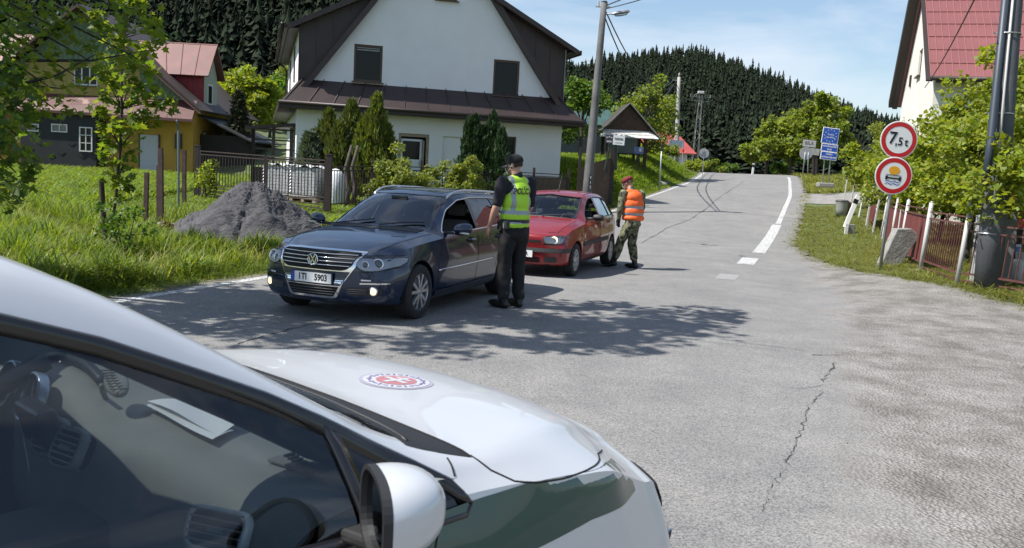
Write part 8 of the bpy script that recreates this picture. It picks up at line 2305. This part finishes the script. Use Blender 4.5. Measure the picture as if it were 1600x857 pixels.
def policeman():
    gx, gy = ground_at(797, 481); z = Hs(gx, gy)
    t = empty('person', (gx, gy, z), math.radians(130), 'man in yellow reflective vest, black cap and black trousers standing beside the dark blue car', 'person')
    # joints in the figure's frame: x forward, y left, z up
    H_ = 1.87
    Lsh, Rsh = Vector((.0, .22, 1.53)), Vector((.0, -.22, 1.53))
    Lel, Lwr = Vector((.02, .275, 1.235)), Vector((.13, .285, .985)); Rel, Rwr = Vector((.05, -.275, 1.24)), Vector((.20, -.24, 1.02))
    hip, kn, an = 1.0, .53, .10
    HL, HR = Vector((-.01, .095, .96)), Vector((-.01, -.095, .96)); KL, KR = Vector((.03, .115, kn)), Vector((.01, -.10, kn)); AL, AR = Vector((-.02, .13, an)), Vector((-.03, -.10, an))
    hc = Vector((.045, .012, 1.735)); HRt = rz3(math.radians(28)) @ Matrix.Rotation(math.radians(14), 3, 'Y')
    mb = MB()
    head(mb, hc, HRt, 1.02); limb(mb, (-.01, 0, 1.52), hc + Vector((-.03, 0, -.06)), .068, .060)
    for c, r in (((0, 0, 1.43), (.115, .185, .13)), ((0, 0, 1.30), (.115, .165, .15)), ((0, 0, 1.15), (.11, .155, .15)), ((-.01, 0, 1.0), (.12, .165, .12)), ((0, 0, 1.53), (.075, .19, .06))): ell(mb, c, r)
    for S, E, W_ in ((Lsh, Lel, Lwr), (Rsh, Rel, Rwr)): limb(mb, S, E, .058, .043, .006); limb(mb, E, W_, .045, .029, .006, .25)
    for S, K, A in ((HL, KL, AL), (HR, KR, AR)): limb(mb, S, K, .085, .055, .01); limb(mb, K, A, .055, .04, .012, .3)
    for A, a in ((AL, .15), (AR, -.2)): d = rz3(a) @ Vector((1, 0, 0)); limb(mb, A + Vector((0, 0, -.04)), A + d * .17 + Vector((0, 0, -.06)), .04, .032)
    hand(mb, Lwr, (Lwr - Lel) + Vector((0, 0, -.08)), (.2, 1, .05), 1.02, .45, -1); hand(mb, Rwr, (Rwr - Rel), (.2, -1, .1), 1.02, .6, 1)
    remesh('body', mb, SKIN, t, .0068, 3); eyes(t, hc, HRt)
    # shirt
    mb = MB()
    for c, r in (((0, 0, 1.44), (.135, .205, .12)), ((0, 0, 1.30), (.135, .185, .16)), ((0, 0, 1.14), (.13, .175, .16)), ((0, 0, 1.53), (.085, .205, .065))): ell(mb, c, r)
    for S, E in ((Lsh, Lel), (Rsh, Rel)): e = S.lerp(E, .86); limb(mb, S, e, .078, .064, .006)
    limb(mb, (-.01, 0, 1.54), (.0, 0, 1.60), .075, .072)
    remesh('shirt', mb, NAVYC, t, .010, 3, lambda v: fold_noise(v, .007, 10, .5))
    # vest
    mb = MB()
    for c, r in (((0, 0, 1.43), (.150, .185, .14)), ((0, 0, 1.30), (.155, .200, .17)), ((.0, 0, 1.14), (.155, .200, .17)), ((0, 0, 1.03), (.158, .200, .11)), ((0, 0, 1.54), (.100, .178, .078))): ell(mb, c, r)
    v = remesh('reflective_vest', mb, [HIVIS, REFL, BLACKC], t, .0065, 4, lambda v: fold_noise(v, .008, 7, .35, 3))
    me = v.data; bm = bmesh.new(); bm.from_mesh(me)
    cutl = 1.0
    dead = [f for f in bm.faces if f.calc_center_median().z < .955 or (f.calc_center_median() - Vector((.02, 0, 1.60))).length < .088]
    bmesh.ops.delete(bm, geom=dead, context='FACES')
    for f in bm.faces:
        c = f.calc_center_median(); k = 0
        if 1.035 < c.z < 1.085 or 1.145 < c.z < 1.195: k = 1
        if c.z > 1.17 and .098 < abs(c.y) < .148: k = 1
        f.material_index = k
    bm.to_mesh(me); bm.free(); md = v.modifiers.new('s', 'SOLIDIFY'); md.thickness = .004; md.offset = 0
    # back lettering, wrapped on the vest
    b2 = bmesh.new(); b2.from_mesh(me); bv = BVHTree.FromBMesh(b2); b2.free()
    cu = bpy.data.curves.new('x', 'FONT'); cu.body = 'POLÍCIA'; cu.size = .078; cu.align_x = 'CENTER'; cu.align_y = 'CENTER'; cu.offset = .0022; tx = bpy.data.objects.new('x', cu); COL.objects.link(tx)
    mt = bpy.data.meshes.new_from_object(tx.evaluated_get(bpy.context.evaluated_depsgraph_get())); bpy.data.objects.remove(tx)
    for vv in mt.vertices:
        y = -vv.co.x * .92 * 1.0; zz = 1.425 + vv.co.y * 1.25
        h = bv.ray_cast(Vector((-.6, y, zz)), Vector((1, 0, 0))); vv.co = Vector(((h[0].x if h[0] else -.13) - .006, y, zz))
    link('vest_lettering', mt, LETTER, t)
    # trousers, belt, boots
    mb = MB(); ell(mb, (-.01, 0, .98), (.150, .185, .13)); ell(mb, (-.02, 0, .90), (.145, .185, .10))
    for S, K, A in ((HL, KL, AL), (HR, KR, AR)): limb(mb, S, K, .108, .082, .006); limb(mb, K, A + Vector((0, 0, .04)), .082, .070, .004, .3)
    remesh('trousers', mb, BLACKC, t, .010, 3, lambda v: fold_noise(v, .012, 8, .9, 7) * (1.4 if v.z < .35 else 1))
    mb = MB(); mb.lathe([(1, 1.045), (1.03, 1.047), (1.03, 1.085), (1, 1.087)], 40); mb.v = [(x * .150 - .008, y * .188, zz) for x, y, zz in mb.v]; mb.build('belt', LEATH, t, smooth=True)
    mb = MB(); mb.box((.02, .205, 1.01), (.07, .04, .11)); mb.box((-.08, .185, 1.02), (.05, .04, .09)); mb.tube([(-.02, .21, 1.03), (.0, .215, .95), (.03, .21, .93)], .006, 6); mb.build('belt_pouch', BLACKP, t, bevel=.008)
    mb = MB(); mb.box((-.05, .198, 1.005), (.02, .03, .05)); mb.build('key_ring', STEEL, t)
    for A, a in ((AL, .15), (AR, -.2)):
        d = rz3(a) @ Vector((1, 0, 0)); mb = MB(); limb(mb, A + Vector((-.01, 0, .10)), A + Vector((-.01, 0, -.02)), .058, .056); ell(mb, A + d * .09 + Vector((0, 0, -.048)), (.155, .054, .050), rz3(a)); ell(mb, A - d * .02 + Vector((0, 0, -.05)), (.065, .048, .05), rz3(a))
        bx = MB(); o = remesh('boot', mb, LEATH, t, .008, 2)
        for vv in o.data.vertices: vv.co.z = max(vv.co.z, .002)
    # cap, mask and hair
    mb = MB(); cc = hc + HRt @ Vector((-.008, 0, .045)); ell(mb, cc, (.115, .096, .088), HRt)
    o = remesh('cap', mb, [BLACKC], t, .009, 2)
    bm = bmesh.new(); bm.from_mesh(o.data); Ri = HRt.transposed()
    bmesh.ops.delete(bm, geom=[f for f in bm.faces if (Ri @ (f.calc_center_median() - hc)).z < .022], context='FACES'); bm.to_mesh(o.data); bm.free()
    mb = MB(); P = []
    for r_ in (.085, .12, .155, .175):
        P.append([hc + HRt @ Vector((r_ * math.cos(a) * (1.0), r_ * .62 * math.sin(a) * 1.15, .034 - (r_ - .085) * .25 - .03 * math.sin(a) ** 2)) for a in np.linspace(-1.15, 1.15, 13)])
    mb.grid(P); bo = mb.build('cap_visor', BLACKC, o, smooth=True); md = bo.modifiers.new('s', 'SOLIDIFY'); md.thickness = .004
    mb = MB(); ell(mb, hc + HRt @ Vector((-.008, 0, .005)), (.102, .083, .075), HRt); o = remesh('hair', mb, mat('hair_dark', (.035, .025, .02), .9, bump=.4, bscale=200), t, .009, 1)
    bm = bmesh.new(); bm.from_mesh(o.data); bmesh.ops.delete(bm, geom=[f for f in bm.faces if (Ri @ (f.calc_center_median() - hc)).x > .035 or (Ri @ (f.calc_center_median() - hc)).z < -.035], context='FACES'); bm.to_mesh(o.data); bm.free()
    face_mask(t, hc, HRt, 1.02)
    return t
def face_mask(t, hc, HRt, s):
    mb = MB(); P = []
    for zz in np.linspace(-.10, .012, 7):
        P.append([hc + HRt @ Vector(((.118 - .45 * max(0, abs(zz + .035) - .01) - 4.6 * y * y), y, zz)) * s for y in np.linspace(-.075, .075, 15)])
    mb.grid(P); o = mb.build('face_mask', MASKW, t, smooth=True); md = o.modifiers.new('s', 'SOLIDIFY'); md.thickness = .003
    mb = MB()
    for y in (-1, 1):
        for zz in (-.08, 0): mb.tube([hc + HRt @ Vector((.088, y * .073, zz)) * s, hc + HRt @ Vector((.0, y * .088, -.01)) * s], .0018, 5)
    mb.build('mask_loops', MASKW, t)
policeman()

def soldier():
    gx, gy = ground_at(984, 421); z = Hs(gx, gy); s = 1.0
    t = empty('person', (gx, gy, z), math.radians(152), 'soldier in camouflage with orange vest and red beret walking beside the red hatchback', 'person')
    Tw = rz3(math.radians(-36)) # torso turned back towards the camera
    def T_(x, y, z): 
        p = Tw @ Vector((x, y, 0)); lean = (z - .95) * .10; return Vector((p.x + lean, p.y, z))
    Lsh, Rsh = T_(0, .20, 1.43), T_(0, -.20, 1.43); Lel, Lwr = T_(.02, .265, 1.16), T_(.10, .26, .93); Rel, Rwr = T_(.06, -.25, 1.17), T_(.22, -.17, 1.08)
    HL, HR = Vector((0, .09, .90)), Vector((0, -.09, .90)); KL, KR = Vector((.19, .10, .50)), Vector((.03, -.09, .49)); AL, AR = Vector((.30, .10, .12)), Vector((-.06, -.09, .10))
    hc = T_(.085, .02, 1.625) + Vector((.02, 0, 0)); HRt = rz3(math.radians(-8)) @ Matrix.Rotation(math.radians(26), 3, 'Y')
    mb = MB(); head(mb, hc, HRt, .98); limb(mb, T_(-.01, 0, 1.43), hc + Vector((-.03, 0, -.05)), .065, .057)
    Rt = Tw
    for c, r in (((0, 0, 1.35), (.11, .18, .12)), ((0, 0, 1.22), (.11, .16, .14)), ((0, 0, 1.08), (.105, .15, .14)), ((-.01, 0, .95), (.115, .16, .11)), ((0, 0, 1.43), (.07, .18, .055))): ell(mb, T_(*c), r, Rt)
    for S, E, W_ in ((Lsh, Lel, Lwr), (Rsh, Rel, Rwr)): limb(mb, S, E, .055, .042, .005); limb(mb, E, W_, .042, .028, .005, .25)
    for S, K, A in ((HL, KL, AL), (HR, KR, AR)): limb(mb, S, K, .082, .054, .01); limb(mb, K, A, .054, .038, .01, .3)
    footdir = (Vector((.95, .05, -.28)), Vector((1, -.1, -.02)))
    for A, d in zip((AL, AR), footdir): limb(mb, A + Vector((0, 0, -.03)), A + d * .15 + Vector((0, 0, -.05)), .038, .03)
    hand(mb, Lwr, (Lwr - Lel) + Vector((0, 0, -.06)), (.2, 1, .05), 1.0, .6, -1); hand(mb, Rwr, Rwr - Rel, (.1, -1, .1), 1.0, .6, 1)
    remesh('body', mb, SKIN, t, .0068, 3); eyes(t, hc, HRt, .98)
    mb = MB()
    for c, r in (((0, 0, 1.35), (.128, .195, .12)), ((0, 0, 1.22), (.13, .178, .15)), ((0, 0, 1.05), (.13, .175, .16)), ((0, 0, 1.435), (.08, .195, .06))): ell(mb, T_(*c), r, Rt)
    for S, E, W_ in ((Lsh, Lel, Lwr), (Rsh, Rel, Rwr)): limb(mb, S, E, .072, .060, .006); limb(mb, E, E.lerp(W_, .92), .060, .042, .006, .3)
    limb(mb, T_(-.01, 0, 1.44), T_(.01, 0, 1.50), .070, .066)
    remesh('jacket', mb, CAMO, t, .010, 2, lambda v: fold_noise(v, .010, 11, .6))
    mb = MB()
    for c, r in (((0, 0, 1.35), (.155, .205, .14)), ((0, 0, 1.22), (.16, .225, .17)), ((0, 0, 1.08), (.165, .228, .17)), ((0, 0, .97), (.168, .228, .10)), ((0, 0, 1.445), (.090, .165, .07))): ell(mb, T_(*c), r, Rt)
    v = remesh('reflective_vest', mb, [ORANGE, REFL], t, .0065, 4, lambda v: fold_noise(v, .008, 7, .35, 3))
    bm = bmesh.new(); bm.from_mesh(v.data); nk = T_(.03, 0, 1.51)
    bmesh.ops.delete(bm, geom=[f for f in bm.faces if f.calc_center_median().z < .925 or (f.calc_center_median() - nk).length < .085], context='FACES')
    for f in bm.faces:
        c = f.calc_center_median(); f.material_index = 1 if (1.02 < c.z < 1.068 or 1.15 < c.z < 1.198) else 0
    bm.to_mesh(v.data); bm.free(); md = v.modifiers.new('s', 'SOLIDIFY'); md.thickness = .004; md.offset = 0
    mb = MB(); ell(mb, (0, 0, .92), (.145, .18, .12)); ell(mb, (-.02, 0, .85), (.14, .18, .09))
    for S, K, A in ((HL, KL, AL), (HR, KR, AR)): limb(mb, S, K, .108, .085, .006); limb(mb, K, A + (K - A) * .28, .085, .075, .006, .5); 
    for S, K in ((HL, KL), (HR, KR)):
        c = S.lerp(K, .62) + Vector((0, .085 if S is HL else -.085, 0)); ell(mb, c, (.07, .035, .085))
    remesh('trousers', mb, CAMO, t, .010, 2, lambda v: fold_noise(v, .014, 9, .8, 7))
    for K, A, d in ((KL, AL, footdir[0]), (KR, AR, footdir[1])):
        mb = MB(); limb(mb, A + (K - A) * .34, A, .060, .052); Rb = d.to_track_quat('X', 'Z').to_matrix(); ell(mb, A + d * .07 + Vector((0, 0, -.045)), (.150, .050, .048), Rb); ell(mb, A - d * .02 + Vector((0, 0, -.05)), (.06, .046, .046), Rb)
        o = remesh('boot', mb, LEATH, t, .008, 2)
        for vv in o.data.vertices: vv.co.z = max(vv.co.z, .002)
    for (W_, E, sd) in ((Lwr, Lel, 1), (Rwr, Rel, -1)):
        mb = MB(); d = (W_ - E).normalized(); 
        hand(mb, W_, (W_ - E) + Vector((0, 0, -.06 if sd > 0 else 0)), (.2, sd, .05), 1.10, .6, -sd); limb(mb, W_ - d * .04, W_ + d * .02, .036, .036); remesh('glove', mb, BLACKC, t, .007, 2)
    Ri = HRt.transposed(); mb = MB(); ell(mb, hc + HRt @ Vector((-.005, .0, .055)), (.118, .100, .058), HRt); ell(mb, hc + HRt @ Vector((.01, .075, .045)), (.075, .035, .045), HRt); ell(mb, hc + HRt @ Vector((-.005, 0, .035)), (.104, .088, .03), HRt)
    o = remesh('beret', mb, mat('beret_red', (.16, .012, .02), .9, bump=.3, bscale=90), t, .008, 2); bm = bmesh.new(); bm.from_mesh(o.data); bmesh.ops.delete(bm, geom=[f for f in bm.faces if (Ri @ (f.calc_center_median() - hc)).z < .012], context='FACES'); bm.to_mesh(o.data); bm.free()
    mb = MB(); ell(mb, hc + HRt @ Vector((.085, .03, .05)), (.022, .035, .035), HRt, 10); mb.build('beret_badge', BLACKC, o, smooth=True)
    mb = MB(); ell(mb, hc + HRt @ Vector((-.008, 0, .005)), (.101, .082, .072), HRt); o = remesh('hair', mb, mat('hair_cropped', (.13, .09, .07), .9, bump=.4, bscale=200), t, .009, 1)
    bm = bmesh.new(); bm.from_mesh(o.data); bmesh.ops.delete(bm, geom=[f for f in bm.faces if (Ri @ (f.calc_center_median() - hc)).x > .03 or (Ri @ (f.calc_center_median() - hc)).z < -.03], context='FACES'); bm.to_mesh(o.data); bm.free()
    face_mask(t, hc, HRt, .98)
    return t
soldier()
